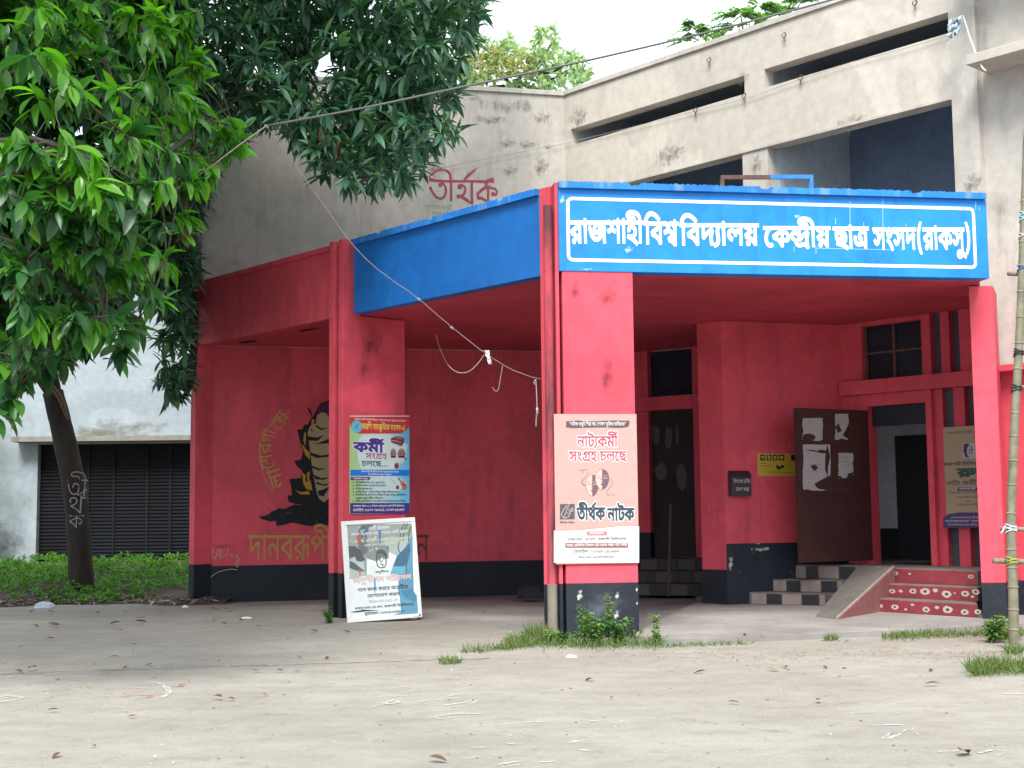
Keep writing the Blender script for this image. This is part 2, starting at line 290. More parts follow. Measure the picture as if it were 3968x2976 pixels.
# ---------------------------------------------------------------- letter outlines: x, y steps and on-curve flags
TEXTS = {
'banner': [
[[3518],[46,0,0],[54,596,0],[27,862,0],[48,1779,0],[54,2456,0],[51,2722,0],[56,3252,0]],
[[1544],[55,0,0],[42,266,0],[273,862,0]],
[[3343],[55,0,0],[42,266,0],[37,862,0],[202,1465,0],[54,1720,0],[47,1986,0],[70,2717,0]],
[[2941],[61,0,0],[20,346,0],[372,1153,0],[56,2049,0],[70,2315,0]],
[[1668],[26,0,0],[54,687,0],[219,953,0]],
[[5594],[50,0,0],[6,682,0],[50,1120,0],[37,1802,0],[593,2405,0],[46,2824,0],[54,3420,0],[20,3686,0],[50,4493,0],[57,5175,0],[594,5175,0]],
],
'green': [
[[4957],[589,0,0],[39,502,0],[54,1106,0],[30,1372,0],[20,1939,0],[456,3006,0],[38,3831,0],[57,4427,0],[10,4427,0]],
[[3444],[55,0,0],[48,266,0],[410,943,0],[39,1951,0],[70,2555,0],[597,3181,0]],
],
'p1': [
[[18156],[589,0,0],[39,502,0],[54,1106,0],[30,1372,0],[20,1939,0],[456,3006,0],[38,3831,0],[57,4427,0],[10,4427,0],[55,5217,0],[48,5483,0],[410,6160,0],[39,7168,0],[70,7772,0],[597,8398,0],[61,8921,0],[48,9267,0],[54,9944,0],[49,10210,0],[34,10843,0],[44,11723,0],[57,12345,0],[55,12345,0],[287,12611,0],[46,13541,0],[51,14397,0],[54,14927,0],[55,15193,0],[35,15459,0],[70,16166,0],[54,16792,0],[46,17058,0],[589,17654,0]],
[[3387],[39,0,0],[54,604,0],[30,870,0],[202,1437,0],[20,1692,0],[44,2499,0],[502,3121,0]],
[[4968],[50,0,0],[6,682,0],[205,1120,0],[51,1847,0],[25,2637,0],[47,3204,0],[61,3935,0],[26,4281,0]],
[[2425],[35,0,0],[56,707,0],[36,973,0],[131,1557,0],[20,1618,0]],
[[2244],[39,0,0],[54,604,0],[30,870,0],[20,1437,0]],
[[4929],[35,0,0],[56,707,0],[36,973,0],[131,1557,0],[20,1618,0],[39,2685,0],[54,3289,0],[30,3555,0],[20,4122,0]],
[[4348],[61,0,0],[45,346,0],[54,972,0],[22,1238,0],[54,1894,0],[61,2160,0],[45,2506,0],[54,3132,0],[22,3398,0],[611,4054,0]],
[[18000],[46,0,0],[54,596,0],[20,862,0],[50,1669,0],[57,2351,0],[43,2611,0],[42,3332,0],[39,3928,0],[593,4792,0],[77,5211,0],[70,5803,0],[35,6689,0],[47,7396,0],[54,8127,0],[594,8393,0],[597,8812,0],[46,9335,0],[54,9931,0],[27,10197,0],[48,11114,0],[54,11791,0],[51,12057,0],[56,12587,0],[55,13113,0],[42,13379,0],[273,13975,0],[55,14657,0],[42,14923,0],[37,15519,0],[202,16122,0],[54,16377,0],[47,16643,0],[70,17374,0]],
[[18945],[50,0,0],[44,682,0],[70,1304,0],[611,1930,0],[224,2484,0],[55,3239,0],[35,3505,0],[55,4212,0],[37,4478,0],[39,5081,0],[55,5945,0],[42,6211,0],[20,6807,0],[54,7614,0],[47,7880,0],[80,8871,0],[30,9463,0],[54,10030,0],[61,10556,0],[36,10902,0],[61,11547,0],[20,11893,0],[50,12960,0],[364,13642,0],[202,14416,0],[54,14671,0],[82,15197,0],[30,15789,0],[54,16356,0],[40,16882,0],[45,17598,0],[131,18224,0],[357,18224,0]],
[[10763],[61,0,0],[44,346,0],[54,968,0],[42,1234,0],[54,1830,0],[10,2096,0],[47,2626,0],[611,3357,0],[75,3911,0],[76,4503,0],[82,5095,0],[83,5687,0],[79,6279,0],[598,6871,0],[76,7211,0],[79,7803,0],[76,8395,0],[84,8987,0],[84,9579,0],[79,10171,0]],
[[14117],[35,0,0],[56,707,0],[36,973,0],[131,1557,0],[20,1618,0],[39,2685,0],[54,3289,0],[30,3555,0],[20,4122,0],[597,4929,0],[46,5452,0],[54,6048,0],[27,6314,0],[48,7231,0],[54,7908,0],[51,8174,0],[56,8704,0],[55,9230,0],[42,9496,0],[273,10092,0],[55,10774,0],[42,11040,0],[37,11636,0],[202,12239,0],[54,12494,0],[47,12760,0],[70,13491,0]],
],
'p2': [
[[28017],[589,0,0],[9,502,0],[44,1660,0],[54,2282,0],[46,2548,0],[42,3404,0],[54,4000,0],[24,4266,0],[54,4989,0],[55,5255,0],[47,5521,0],[61,6512,0],[25,6858,0],[35,7425,0],[39,8132,0],[54,8736,0],[46,9002,0],[55,9858,0],[42,10124,0],[20,10720,0],[54,11527,0],[61,11793,0],[48,12139,0],[597,12816,0],[22,13339,0],[54,13995,0],[61,14261,0],[39,14607,0],[22,15471,0],[54,16127,0],[61,16393,0],[39,16739,0],[61,17603,0],[27,17949,0],[61,18866,0],[22,19212,0],[12,20128,0],[31,20840,0],[57,21353,0],[20,21431,0],[224,22498,0],[54,23253,0],[61,23519,0],[34,23865,0],[46,24485,0],[55,25341,0],[42,25607,0],[380,26203,0],[42,26919,0],[589,27515,0]],
[[10377],[8,0,0],[46,893,0],[55,1489,0],[34,1755,0],[50,2635,0],[54,3317,0],[6,3583,0],[431,4021,0],[527,4662,0],[55,4834,0],[35,5100,0],[20,5807,0],[50,6874,0],[6,7556,0],[50,7994,0],[37,8676,0],[598,9279,0],[16,9619,0]],
[[1695],[20,0,0],[44,807,0],[502,1429,0]],
[[2377],[50,0,0],[6,682,0],[205,1120,0],[51,1847,0]],
[[3135],[25,0,0],[47,567,0],[61,1298,0],[26,1644,0],[599,2331,0],[599,2599,0],[599,2867,0]],
[[16028],[46,0,0],[54,596,0],[27,862,0],[48,1779,0],[54,2456,0],[51,2722,0],[56,3252,0],[55,3778,0],[42,4044,0],[273,4640,0],[55,5322,0],[42,5588,0],[37,6184,0],[202,6787,0],[54,7042,0],[47,7308,0],[61,8039,0],[70,8385,0],[8,9271,0],[38,10164,0],[202,10760,0],[70,11015,0],[39,11641,0],[46,12245,0],[35,12841,0],[50,13808,0],[20,14490,0],[47,15297,0]],
[[9968],[55,0,0],[48,266,0],[129,943,0],[54,1862,0],[36,2128,0],[502,2773,0],[61,3039,0],[37,3385,0],[46,3988,0],[27,4844,0],[39,5761,0],[202,6365,0],[12,6880,0],[366,7592,0],[525,8399,0],[287,8399,0],[641,9589,0]],
[[5639],[20,0,0],[54,807,0],[45,1073,0],[131,1699,0],[203,1699,0],[44,2629,0],[50,3511,0],[44,4193,0],[58,4815,0],[51,4815,0],[611,5345,0]],
[[13527],[224,0,0],[54,755,0],[55,1021,0],[35,1287,0],[424,1994,0],[54,2698,0],[55,2964,0],[39,3230,0],[20,3834,0],[35,4901,0],[54,5608,0],[47,5874,0],[597,6605,0],[47,7128,0],[70,7859,0],[597,8485,0],[50,9008,0],[57,9690,0],[61,9690,0],[46,10036,0],[46,10632,0],[25,11488,0],[25,12055,0],[131,12482,0],[54,12622,0],[641,13148,0]],
[[13596],[55,0,0],[39,266,0],[70,870,0],[55,1496,0],[44,1762,0],[35,2384,0],[50,3351,0],[20,4033,0],[47,4840,0],[38,5831,0],[46,6427,0],[61,7023,0],[39,7369,0],[46,7973,0],[22,8829,0],[54,9485,0],[61,9751,0],[39,10097,0],[46,10701,0],[25,11557,0],[25,12124,0],[131,12551,0],[54,12691,0],[641,13217,0]],
[[8051],[55,0,0],[42,266,0],[55,862,0],[43,1128,0],[365,1849,0],[42,2713,0],[54,3309,0],[37,3575,0],[202,4178,0],[45,4433,0],[369,5059,0],[25,6012,0],[25,6579,0],[131,7006,0],[54,7146,0],[641,7672,0]],
[[20117],[27,0,0],[54,917,0],[35,1183,0],[56,1890,0],[70,2156,0],[55,3042,0],[37,3308,0],[42,3911,0],[50,4507,0],[18,5449,0],[55,6447,0],[42,6713,0],[61,7309,0],[48,7655,0],[49,8332,0],[55,9225,0],[37,9491,0],[42,10094,0],[50,10690,0],[50,11632,0],[44,12314,0],[58,12936,0],[61,12936,0],[51,13282,0],[50,14072,0],[307,14754,0],[56,15480,0],[35,15746,0],[54,16453,0],[61,16719,0],[70,17065,0],[54,17691,0],[27,17957,0],[39,18874,0],[641,19738,0]],
[[22365],[55,0,0],[42,266,0],[273,862,0],[55,1544,0],[42,1810,0],[37,2406,0],[202,3009,0],[54,3264,0],[47,3530,0],[70,4261,0],[20,5147,0],[35,5954,0],[131,6504,0],[59,6553,0],[40,6661,0],[129,7377,0],[18,8556,0],[55,9554,0],[42,9820,0],[55,10416,0],[43,10682,0],[365,11403,0],[50,12267,0],[6,12949,0],[22,13387,0],[31,14043,0],[39,14634,0],[20,15498,0],[35,16305,0],[131,16855,0],[59,16904,0],[20,17012,0],[9,18079,0],[61,19237,0],[70,19583,0],[54,20209,0],[55,20475,0],[27,20741,0],[35,21658,0]],
[[13118],[8,0,0],[39,893,0],[57,1497,0],[424,1497,0],[54,2201,0],[39,2467,0],[50,3331,0],[44,4013,0],[58,4635,0],[61,4635,0],[51,4981,0],[50,5771,0],[307,6453,0],[56,7179,0],[35,7445,0],[40,8412,0],[55,9128,0],[46,9394,0],[61,9990,0],[42,10336,0],[48,10932,0],[39,11609,0],[54,12213,0],[641,12739,0]],
[[25531],[55,0,0],[42,266,0],[55,862,0],[43,1128,0],[365,1849,0],[224,2713,0],[55,3468,0],[35,3734,0],[61,4441,0],[45,4787,0],[54,5413,0],[55,5679,0],[22,5945,0],[35,6601,0],[54,7308,0],[18,7834,0],[50,8832,0],[54,9514,0],[6,9780,0],[22,10218,0],[31,10874,0],[55,11465,0],[39,11731,0],[20,12335,0],[50,13402,0],[20,14084,0],[47,14891,0],[12,15882,0],[61,16594,0],[37,16940,0],[202,17543,0],[54,17798,0],[61,18064,0],[22,18410,0],[46,19066,0],[50,19922,0],[54,20604,0],[61,20870,0],[36,21216,0],[40,22121,0],[55,22837,0],[46,23103,0],[25,23699,0],[70,24266,0],[641,25152,0]],
[[28218],[61,0,0],[45,346,0],[54,972,0],[22,1238,0],[54,1894,0],[61,2160,0],[45,2506,0],[54,3132,0],[22,3398,0],[611,4054,0],[20,4608,0],[129,5415,0],[39,6594,0],[6,7198,0],[76,7896,0],[75,8488,0],[82,9080,0],[597,9672,0],[55,10195,0],[39,10461,0],[25,11065,0],[35,11632,0],[47,12339,0],[54,13070,0],[597,13336,0],[46,13859,0],[54,14455,0],[20,14721,0],[50,15528,0],[57,16210,0],[43,16470,0],[42,17191,0],[39,17787,0],[597,18391,0],[46,18914,0],[54,19510,0],[27,19776,0],[48,20693,0],[54,21370,0],[51,21636,0],[56,22166,0],[55,22692,0],[42,22958,0],[273,23554,0],[55,24236,0],[42,24502,0],[37,25098,0],[202,25701,0],[54,25956,0],[47,26222,0],[70,26953,0],[641,27839,0]],
[[18138],[61,0,0],[44,346,0],[54,968,0],[42,1234,0],[54,1830,0],[10,2096,0],[47,2626,0],[611,3357,0],[75,3911,0],[76,4503,0],[83,5095,0],[82,5687,0],[77,6279,0],[598,6871,0],[82,7211,0],[81,7803,0],[75,8395,0],[80,8987,0],[77,9579,0],[80,10171,0],[597,10763,0],[75,11286,0],[76,11878,0],[82,12470,0],[78,13062,0],[82,13654,0],[598,14246,0],[83,14586,0],[80,15178,0],[76,15770,0],[79,16362,0],[80,16954,0],[82,17546,0]],
[[2971],[275,0,0],[54,720,0],[22,986,0],[35,1642,0],[44,2349,0]],
],
'p3': [
[[6659],[16,0,0],[20,758,0],[520,1565,0],[9,2658,0],[61,3816,0],[363,4162,0],[54,5058,0],[47,5324,0],[39,6055,0]],
[[16682],[50,0,0],[44,682,0],[54,1304,0],[27,1570,0],[40,2747,0],[55,3463,0],[46,3729,0],[42,4325,0],[35,4921,0],[131,5471,0],[39,5628,0],[9,6492,0],[61,7650,0],[363,7996,0],[54,8892,0],[47,9158,0],[61,9889,0],[39,10235,0],[46,10839,0],[16,11695,0],[20,12453,0],[520,13260,0],[224,14353,0],[70,15108,0],[54,15734,0],[50,16000,0]],
[[18023],[595,0,0],[76,607,0],[84,1199,0],[82,1791,0],[84,2383,0],[55,3235,0],[204,3501,0],[611,4197,0],[224,4751,0],[55,5506,0],[35,5772,0],[55,6479,0],[424,6745,0],[35,7449,0],[46,8416,0],[54,9012,0],[27,9278,0],[48,10195,0],[54,10872,0],[51,11138,0],[56,11668,0],[55,12194,0],[42,12460,0],[273,13056,0],[55,13738,0],[42,14004,0],[37,14600,0],[202,15203,0],[54,15458,0],[47,15724,0],[61,16455,0],[70,16801,0],[46,17427,0]],
[[10734],[224,0,0],[36,755,0],[44,1400,0],[466,2282,0],[40,3215,0],[55,4191,0],[36,4457,0],[61,5102,0],[70,5448,0],[30,6074,0],[54,6641,0],[46,6907,0],[50,7763,0],[6,8445,0],[22,8883,0],[31,9539,0],[39,10130,0]],
[[3775],[8,0,0],[39,893,0],[57,1497,0],[48,1497,0],[56,2174,0],[47,2440,0],[39,3171,0]],
[[7061],[8,0,0],[39,893,0],[57,1497,0],[48,1497,0],[56,2174,0],[47,2440,0],[39,3171,0],[39,4035,0],[54,4639,0],[30,4905,0],[202,5472,0],[37,5727,0],[47,6330,0]],
[[10449],[37,0,0],[61,603,0],[47,949,0],[20,1940,0],[54,2747,0],[27,3013,0],[20,4190,0],[46,4997,0],[61,5593,0],[35,5939,0],[9,6906,0],[205,8064,0],[51,8791,0],[56,9321,0],[46,9587,0],[54,10183,0]],
[[6528],[61,0,0],[45,346,0],[54,972,0],[22,1238,0],[54,1894,0],[61,2160,0],[45,2506,0],[54,3132,0],[22,3398,0],[20,4314,0],[454,5121,0],[39,5924,0]],
[[8353],[55,0,0],[42,266,0],[20,862,0],[54,1669,0],[47,1935,0],[79,2926,0],[30,3518,0],[54,4085,0],[598,4351,0],[50,4691,0],[364,5373,0],[202,6147,0],[54,6402,0],[82,6928,0],[30,7520,0],[54,8087,0]],
[[17162],[46,0,0],[54,596,0],[20,862,0],[50,1669,0],[57,2351,0],[43,2611,0],[42,3332,0],[39,3928,0],[77,4792,0],[70,5384,0],[35,6270,0],[47,6977,0],[54,7708,0],[597,7974,0],[46,8497,0],[54,9093,0],[27,9359,0],[48,10276,0],[54,10953,0],[51,11219,0],[56,11749,0],[55,12275,0],[42,12541,0],[273,13137,0],[55,13819,0],[42,14085,0],[37,14681,0],[202,15284,0],[54,15539,0],[47,15805,0],[70,16536,0]],
[[11545],[44,0,0],[57,622,0],[61,622,0],[31,968,0],[54,1559,0],[61,1825,0],[41,2171,0],[54,3009,0],[39,3275,0],[611,4139,0],[75,4693,0],[76,5285,0],[82,5877,0],[76,6469,0],[79,7061,0],[598,7653,0],[80,7993,0],[75,8585,0],[79,9177,0],[79,9769,0],[77,10361,0],[78,10953,0]],
],
'arc': [
[[997],[47,0,0],[54,731,0]],
[[1023],[61,0,0],[48,346,0]],
[[596],[46,0,0]],
[[922],[22,0,0],[54,656,0]],
[[972],[61,0,0],[70,346,0]],
],
'mural': [
[[3820],[37,0,0],[54,603,0],[39,869,0],[42,1473,0],[478,2069,0],[40,2838,0],[56,3554,0]],
[[604],[39,0,0]],
],
'plate': [
[[982],[40,0,0],[54,716,0]],
[[591],[31,0,0]],
[[567],[25,0,0]],
[[930],[203,0,0]],
],
'box': [
[[5872],[12,0,0],[40,712,0],[61,1428,0],[39,1774,0],[35,2378,0],[54,3085,0],[51,3611,0],[54,4141,0],[55,4407,0],[37,4673,0],[46,5276,0]],
[[3468],[61,0,0],[44,346,0],[47,968,0],[42,1959,0],[293,2555,0]],
],
'p4': [
[[7980],[589,0,0],[27,502,0],[54,1419,0],[205,1685,0],[35,2412,0],[39,3379,0],[54,3983,0],[30,4249,0],[202,4816,0],[224,5331,0],[51,6086,0],[46,6616,0],[56,7212,0],[589,7478,0]],
[[10784],[46,0,0],[54,596,0],[27,862,0],[48,1779,0],[54,2456,0],[51,2722,0],[56,3252,0],[10,3778,0],[12,4308,0],[55,5020,0],[39,5286,0],[43,5890,0],[54,6611,0],[55,6877,0],[50,7143,0],[131,7825,0],[520,7825,0],[216,8918,0],[54,9630,0],[44,9896,0],[54,10518,0]],
[[1781],[454,0,0],[32,803,0],[54,1515,0]],
[[6284],[39,0,0],[54,604,0],[30,870,0],[202,1437,0],[20,1952,0],[44,2759,0],[502,3381,0],[50,3907,0],[6,4589,0],[205,5027,0],[51,5754,0]],
[[7911],[9,0,0],[276,1158,0],[54,2090,0],[70,2356,0],[20,2982,0],[9,4049,0],[61,5207,0],[39,5553,0],[54,6157,0],[70,6423,0],[54,7049,0],[46,7315,0]],
[[11244],[61,0,0],[45,346,0],[54,972,0],[22,1238,0],[54,1894,0],[61,2160,0],[45,2506,0],[54,3132,0],[61,3398,0],[22,3744,0],[46,4400,0],[521,5256,0],[20,6113,0],[54,6920,0],[39,7186,0],[54,7790,0],[18,8316,0],[50,9314,0],[44,9996,0],[70,10618,0]],
[[1930],[50,0,0],[44,682,0],[70,1304,0]],
],
'trunk': [
[[973],[35,0,0],[56,707,0]],
[[645],[36,0,0],[131,584,0]],
[[807],[20,0,0]],
],
}
OUTLINES = {
6: [[123,314,1,63,-38,0,113,-105,0,93,-120,0,32,-59,1,-65,-33,1,-41,63,0,-81,101,0,-97,86,0,-67,41,1],[78,486,1,0,41,0,37,61,0,64,34,0,40,0,1,40,0,0,64,-34,0,37,-61,0,0,-41,1,0,-41,0,-37,-62,0,-64,-34,0,-40,0,1,-40,0,0,-64,34,0,-37,61,0],[147,486,1,0,-34,0,41,-38,0,31,0,1,32,0,0,40,39,0,0,33,1,0,34,0,-40,37,0,-32,0,1,-31,0,0,-41,-39,0]],
8: [[903,622,1,0,-71,1,-105,0,1,0,-551,1,-77,0,1,-29,59,0,-86,89,0,-49,32,1,25,66,1,38,-22,0,82,-76,0,22,-39,1,-1,15,0,-1,26,0,-1,28,0,0,16,1,0,357,1,-731,0,1,0,71,1],[376,91,1,-68,0,0,-124,64,0,-109,153,0,-46,134,1,73,24,1,36,-104,0,79,-133,0,98,-62,0,63,0,1,55,0,0,67,35,0,30,61,0,0,37,1,0,58,0,-63,72,0,-47,0,1,-33,0,0,-34,-29,0,0,-29,1,0,-7,0,4,-24,0,4,-10,1,-76,-15,1,-7,21,0,-7,35,0,0,16,1,0,37,0,41,50,0,65,25,0,36,0,1,59,0,0,86,-53,0,48,-92,0,0,-61,1,0,-54,0,-50,-93,0,-102,-56,0],[344,465,1,-5,32,0,-49,49,0,-47,10,1,24,45,1,45,-12,1,57,-22,0,50,-56,0,4,-43,1]],
9: [[898,622,1,0,-71,1,-100,0,1,0,-551,1,-77,0,1,-29,59,0,-86,89,0,-49,32,1,25,66,1,38,-22,0,82,-76,0,22,-39,1,-1,15,0,-1,26,0,-1,28,0,0,16,1,0,357,1,-731,0,1,0,71,1],[376,91,1,-68,0,0,-124,64,0,-109,153,0,-46,134,1,73,24,1,36,-104,0,79,-133,0,98,-62,0,63,0,1,55,0,0,67,35,0,30,60,0,0,38,1,0,58,0,-63,72,0,-47,0,1,-33,0,0,-34,-29,0,0,-29,1,0,-7,0,4,-24,0,4,-10,1,-76,-15,1,-7,21,0,-7,35,0,0,16,1,0,37,0,41,50,0,65,25,0,36,0,1,59,0,0,86,-53,0,48,-92,0,0,-61,1,0,-54,0,-50,-93,0,-102,-56,0],[344,465,1,-5,32,0,-49,49,0,-47,10,1,24,45,1,45,-12,1,57,-22,0,50,-56,0,4,-43,1],[1168,622,1,0,-71,1,-105,0,1,0,-551,1,-77,0,1,0,479,1,-17,39,0,-43,33,0,-29,0,1,-10,0,1,0,71,1,10,0,1,28,0,0,49,-31,0,16,-32,1,-1,5,0,-3,36,0,0,13,1,0,75,1,53,0,1,23,-66,1]],
10: [[358,622,1,-1,41,0,-37,36,0,-42,0,1,-72,0,1,-66,0,0,-71,18,0,-25,19,1,-27,20,0,-27,63,0,0,40,1,0,13,0,3,26,0,2,14,1,74,-5,1,-2,-12,0,-2,-18,0,0,-8,1,0,-22,0,9,-34,0,10,-11,1,14,-16,0,53,-15,0,49,0,1,57,0,1,53,0,0,62,-16,0,22,-21,1,17,-16,0,18,-55,0,1,-41,1],[242,500,1,79,0,0,97,-53,0,46,-81,0,0,-41,1,0,-82,0,-115,-96,0,-113,-6,1,10,11,1,45,-13,0,100,-48,0,102,-63,0,47,-38,1,-46,-53,1,-62,46,0,-103,67,0,-100,50,0,-112,38,0,-71,16,1,15,69,1,35,-10,0,65,-9,0,46,0,1,71,0,0,77,34,0,30,54,0,0,28,1,0,53,0,-78,57,0,-60,0,1,-36,0,0,-44,-14,0,-19,-27,0,0,-19,1,0,-8,0,4,-17,0,2,-7,1,-73,-15,1,-5,15,0,-6,33,0,0,13,1,0,37,0,44,52,0,77,27,0],[175,465,1,-5,32,0,-50,49,0,-47,10,1,24,45,1,46,-12,1,56,-22,0,51,-56,0,4,-43,1],[540,622,1,0,-71,1,-550,0,1,0,71,1]],
12: [[508,622,1,-1,41,0,-37,36,0,-42,0,1,-140,0,1,-65,0,0,-71,18,0,-25,19,1,-27,20,0,-27,63,0,0,40,1,0,13,0,3,26,0,2,14,1,74,-5,1,-2,-12,0,-2,-18,0,0,-8,1,0,-22,0,9,-34,0,10,-11,1,14,-16,0,52,-15,0,50,0,1,124,0,1,53,0,0,62,-16,0,22,-21,1,17,-16,0,18,-55,0,1,-41,1],[722,622,1,0,-71,1,-366,0,1,0,-179,1,0,-29,0,18,-27,0,19,0,1,19,0,0,41,24,0,48,52,0,28,41,1,60,9,1,32,-47,0,35,-100,0,0,-50,1,0,-63,0,-55,-100,0,-107,-58,0,-77,0,1,-66,0,0,-114,46,0,-96,103,0,-80,169,0,-32,123,1,76,20,1,36,-139,0,87,-169,0,112,-77,0,73,0,1,80,0,0,87,80,0,0,63,1,0,45,0,-25,64,0,-20,21,1,46,19,1,-30,-51,0,-63,-66,0,-63,-33,0,-31,0,1,-23,0,0,-40,13,0,-14,13,1,-16,14,0,-22,51,0,0,60,1,0,158,1,-289,0,1,0,71,1]],
16: [[511,628,1,41,0,0,55,-17,0,19,-17,1,19,-16,0,22,-47,0,0,-41,1,0,-490,1,-75,0,1,-8,30,0,-30,38,0,-43,19,0,-30,0,1,-36,0,0,-62,-8,0,-67,-9,0,-44,0,1,-34,0,0,-78,15,0,-70,42,0,-44,83,0,0,68,1,0,24,0,8,53,0,4,22,1,77,-11,1,-4,-15,0,-7,-42,0,0,-29,1,0,-44,0,26,-54,0,44,-28,0,54,-10,0,28,0,1,50,0,0,83,17,0,52,0,1,43,0,0,64,-25,0,22,-30,1,0,357,1,0,37,0,-10,32,0,-11,10,1,-18,15,0,-37,0,1,-36,0,0,-65,-32,0,-51,-50,0,-29,-57,0,0,-25,1,0,-10,0,8,-22,0,26,-16,0,25,0,1,11,0,0,20,2,0,11,1,1,7,-70,1,-10,-4,0,-33,-4,0,-22,0,1,-49,0,0,-73,60,0,0,62,1,0,40,0,41,83,0,72,70,0,93,43,0]],
18: [[509,629,1,77,0,0,85,-78,0,0,-68,1,0,-48,0,-49,-76,0,-86,-56,0,-56,-21,1,-31,72,1,67,22,0,75,59,0,0,47,1,0,37,0,-42,39,0,-40,0,1,-36,0,0,-64,-24,0,-50,-37,0,-28,-41,0,0,-17,1,0,-16,0,20,-23,0,35,-5,1,-21,-74,1,-57,11,0,-57,56,0,0,43,1,0,34,0,41,69,0,72,59,0,93,36,0],[681,225,1,0,-83,0,-123,-100,0,-105,0,1,-70,0,0,-126,50,0,-107,110,0,-89,178,0,-33,127,1,75,22,1,40,-143,0,99,-182,0,129,-86,0,84,0,1,63,0,0,82,53,0,0,57,1,0,39,0,-51,54,0,-40,17,1,80,35,1,44,-24,0,48,-76,0]],
20: [[817,622,1,0,-71,1,-325,0,1,0,-62,1,0,-16,1,0,-473,1,-77,0,1,-29,59,0,-104,104,0,-133,71,0,-73,9,1,-39,96,1,97,56,0,194,88,0,109,34,1,-22,-42,1,0,76,1,-425,0,1,0,71,1],[415,467,1,21,-29,1,-51,-14,0,-109,-46,0,-103,-50,0,-43,-24,1,56,-11,0,119,-62,0,99,-89,0,24,-52,1,-8,-2,1,-2,23,0,-3,46,0,0,32,1],[761,288,1,0,-33,0,-26,-59,0,-60,-38,0,-50,0,1,-16,0,0,-29,2,0,-14,3,1,6,72,1,6,-1,0,17,-1,0,11,0,1,48,0,0,29,37,0,0,26,1,0,53,0,-103,75,0,-101,14,1,3,75,1,77,-8,0,126,-61,0,76,-95,0]],
22: [[484,0,1,0,425,1,21,-63,1,-35,50,0,-61,73,0,-56,48,0,-58,23,0,-32,0,1,-53,0,0,-65,-55,0,-25,-36,1,-14,-8,1,14,13,0,58,17,0,38,0,1,46,0,0,57,-36,0,27,-55,0,0,-27,1,0,-59,0,-80,-93,0,-84,-45,1,-51,73,1,55,23,0,80,57,0,0,40,1,0,22,0,-34,30,0,-32,0,1,-26,0,0,-45,-12,0,-26,-13,1,-81,66,1,31,52,0,70,77,0,83,42,0,49,0,1,50,0,0,83,-35,0,79,-70,0,40,-52,1,-18,11,1,-2,14,0,-3,58,0,0,30,1,0,103,1,53,0,1,23,-66,1,106,0,1,0,-71,1,-105,0,1,0,-551,1]],
24: [[419,9,1,-66,0,0,-114,43,0,-97,98,0,-80,166,0,-33,124,1,76,21,1,28,-106,0,63,-145,0,75,-87,0,91,-38,0,56,0,1,80,0,0,94,71,0,0,61,1,0,28,0,-16,59,0,-28,43,1,46,-14,1,-37,-47,0,-68,-54,0,-60,-23,0,-27,0,1,-23,0,0,-41,12,0,-14,12,1,-17,14,0,-23,50,0,0,55,1,0,91,1,0,62,0,48,83,0,78,41,0,46,0,1,55,0,0,73,-55,0,0,-55,1,0,-40,0,-43,-54,0,-70,-27,0,-40,0,1,-69,0,0,-117,52,0,-93,85,0,-34,47,1,61,41,1,32,-41,0,72,-73,0,90,-45,0,59,0,1,41,0,0,36,33,0,0,23,1,0,20,0,-29,23,0,-25,0,1,-31,0,0,-44,-33,0,-23,-57,0,0,-35,1,0,-101,1,0,-25,0,18,-30,0,24,0,1,23,0,0,43,19,0,49,43,0,32,36,1,70,3,1,23,-37,0,28,-86,0,0,-45,1,0,-58,0,-56,-93,0,-110,-55,0]],
25: [[577,622,1,0,-71,1,-405,0,1,0,-30,1,-4,-63,1,2,-13,0,2,-46,0,0,-21,1,0,-173,1,0,-44,0,10,-36,0,7,-8,1,18,-21,0,37,0,1,40,0,0,68,38,0,27,28,1,28,30,0,31,67,0,0,37,1,0,33,0,-37,20,0,-33,0,1,-5,0,1,-46,0,0,-56,15,0,-26,13,1,-23,13,0,-39,35,0,-12,22,1,10,87,1,21,-36,0,46,-49,0,69,-26,0,54,0,1,16,0,1,38,0,0,41,-10,0,16,-10,1,23,-14,0,22,-49,0,0,-34,1,0,-61,0,-58,-112,0,-44,-38,1,-38,-33,0,-86,-38,0,-53,0,1,-37,0,0,-52,22,0,-17,17,1,-16,19,0,-21,54,0,0,55,1,0,360,1,-105,0,1,0,71,1]],
26: [[615,310,1,0,-55,0,-42,-77,0,-68,-50,0,-83,-27,0,-42,-4,1,-21,23,1,55,-8,0,103,-27,0,108,-43,0,59,-31,1,-35,-60,1,-78,42,0,-163,57,0,-173,35,0,-92,9,1,9,72,1,29,-6,0,65,-8,0,44,0,1,89,0,0,109,46,0,50,73,0,0,39,1,0,53,0,-67,56,0,-59,0,1,-7,0,0,-15,-1,0,-8,-2,1,-10,65,1,10,1,0,31,1,0,10,0,1,58,0,0,75,-35,0,42,-54,0,17,-60,0],[227,217,1,-34,0,0,-52,16,0,-16,16,1,-15,15,0,-19,48,0,0,47,1,0,200,1,77,0,1,0,-38,1,-2,-45,1,1,-12,0,1,-27,0,0,-17,1,0,-61,1,0,-26,0,9,-24,0,7,-8,1,15,-15,0,34,0,1,43,0,0,63,32,0,35,45,0,0,21,1,0,19,0,-28,10,0,-24,0,1,-6,0,1,-52,0,0,-82,36,0,-27,31,1,13,64,1,17,-19,0,38,-29,0,56,-15,0,44,0,1,49,0,1,11,0,0,7,-12,0,12,-6,1,20,-10,0,28,-36,0,0,-29,1,0,-49,0,-59,-77,0,-101,-45,0],[-10,551,1,0,71,1,707,0,1,0,-71,1]],
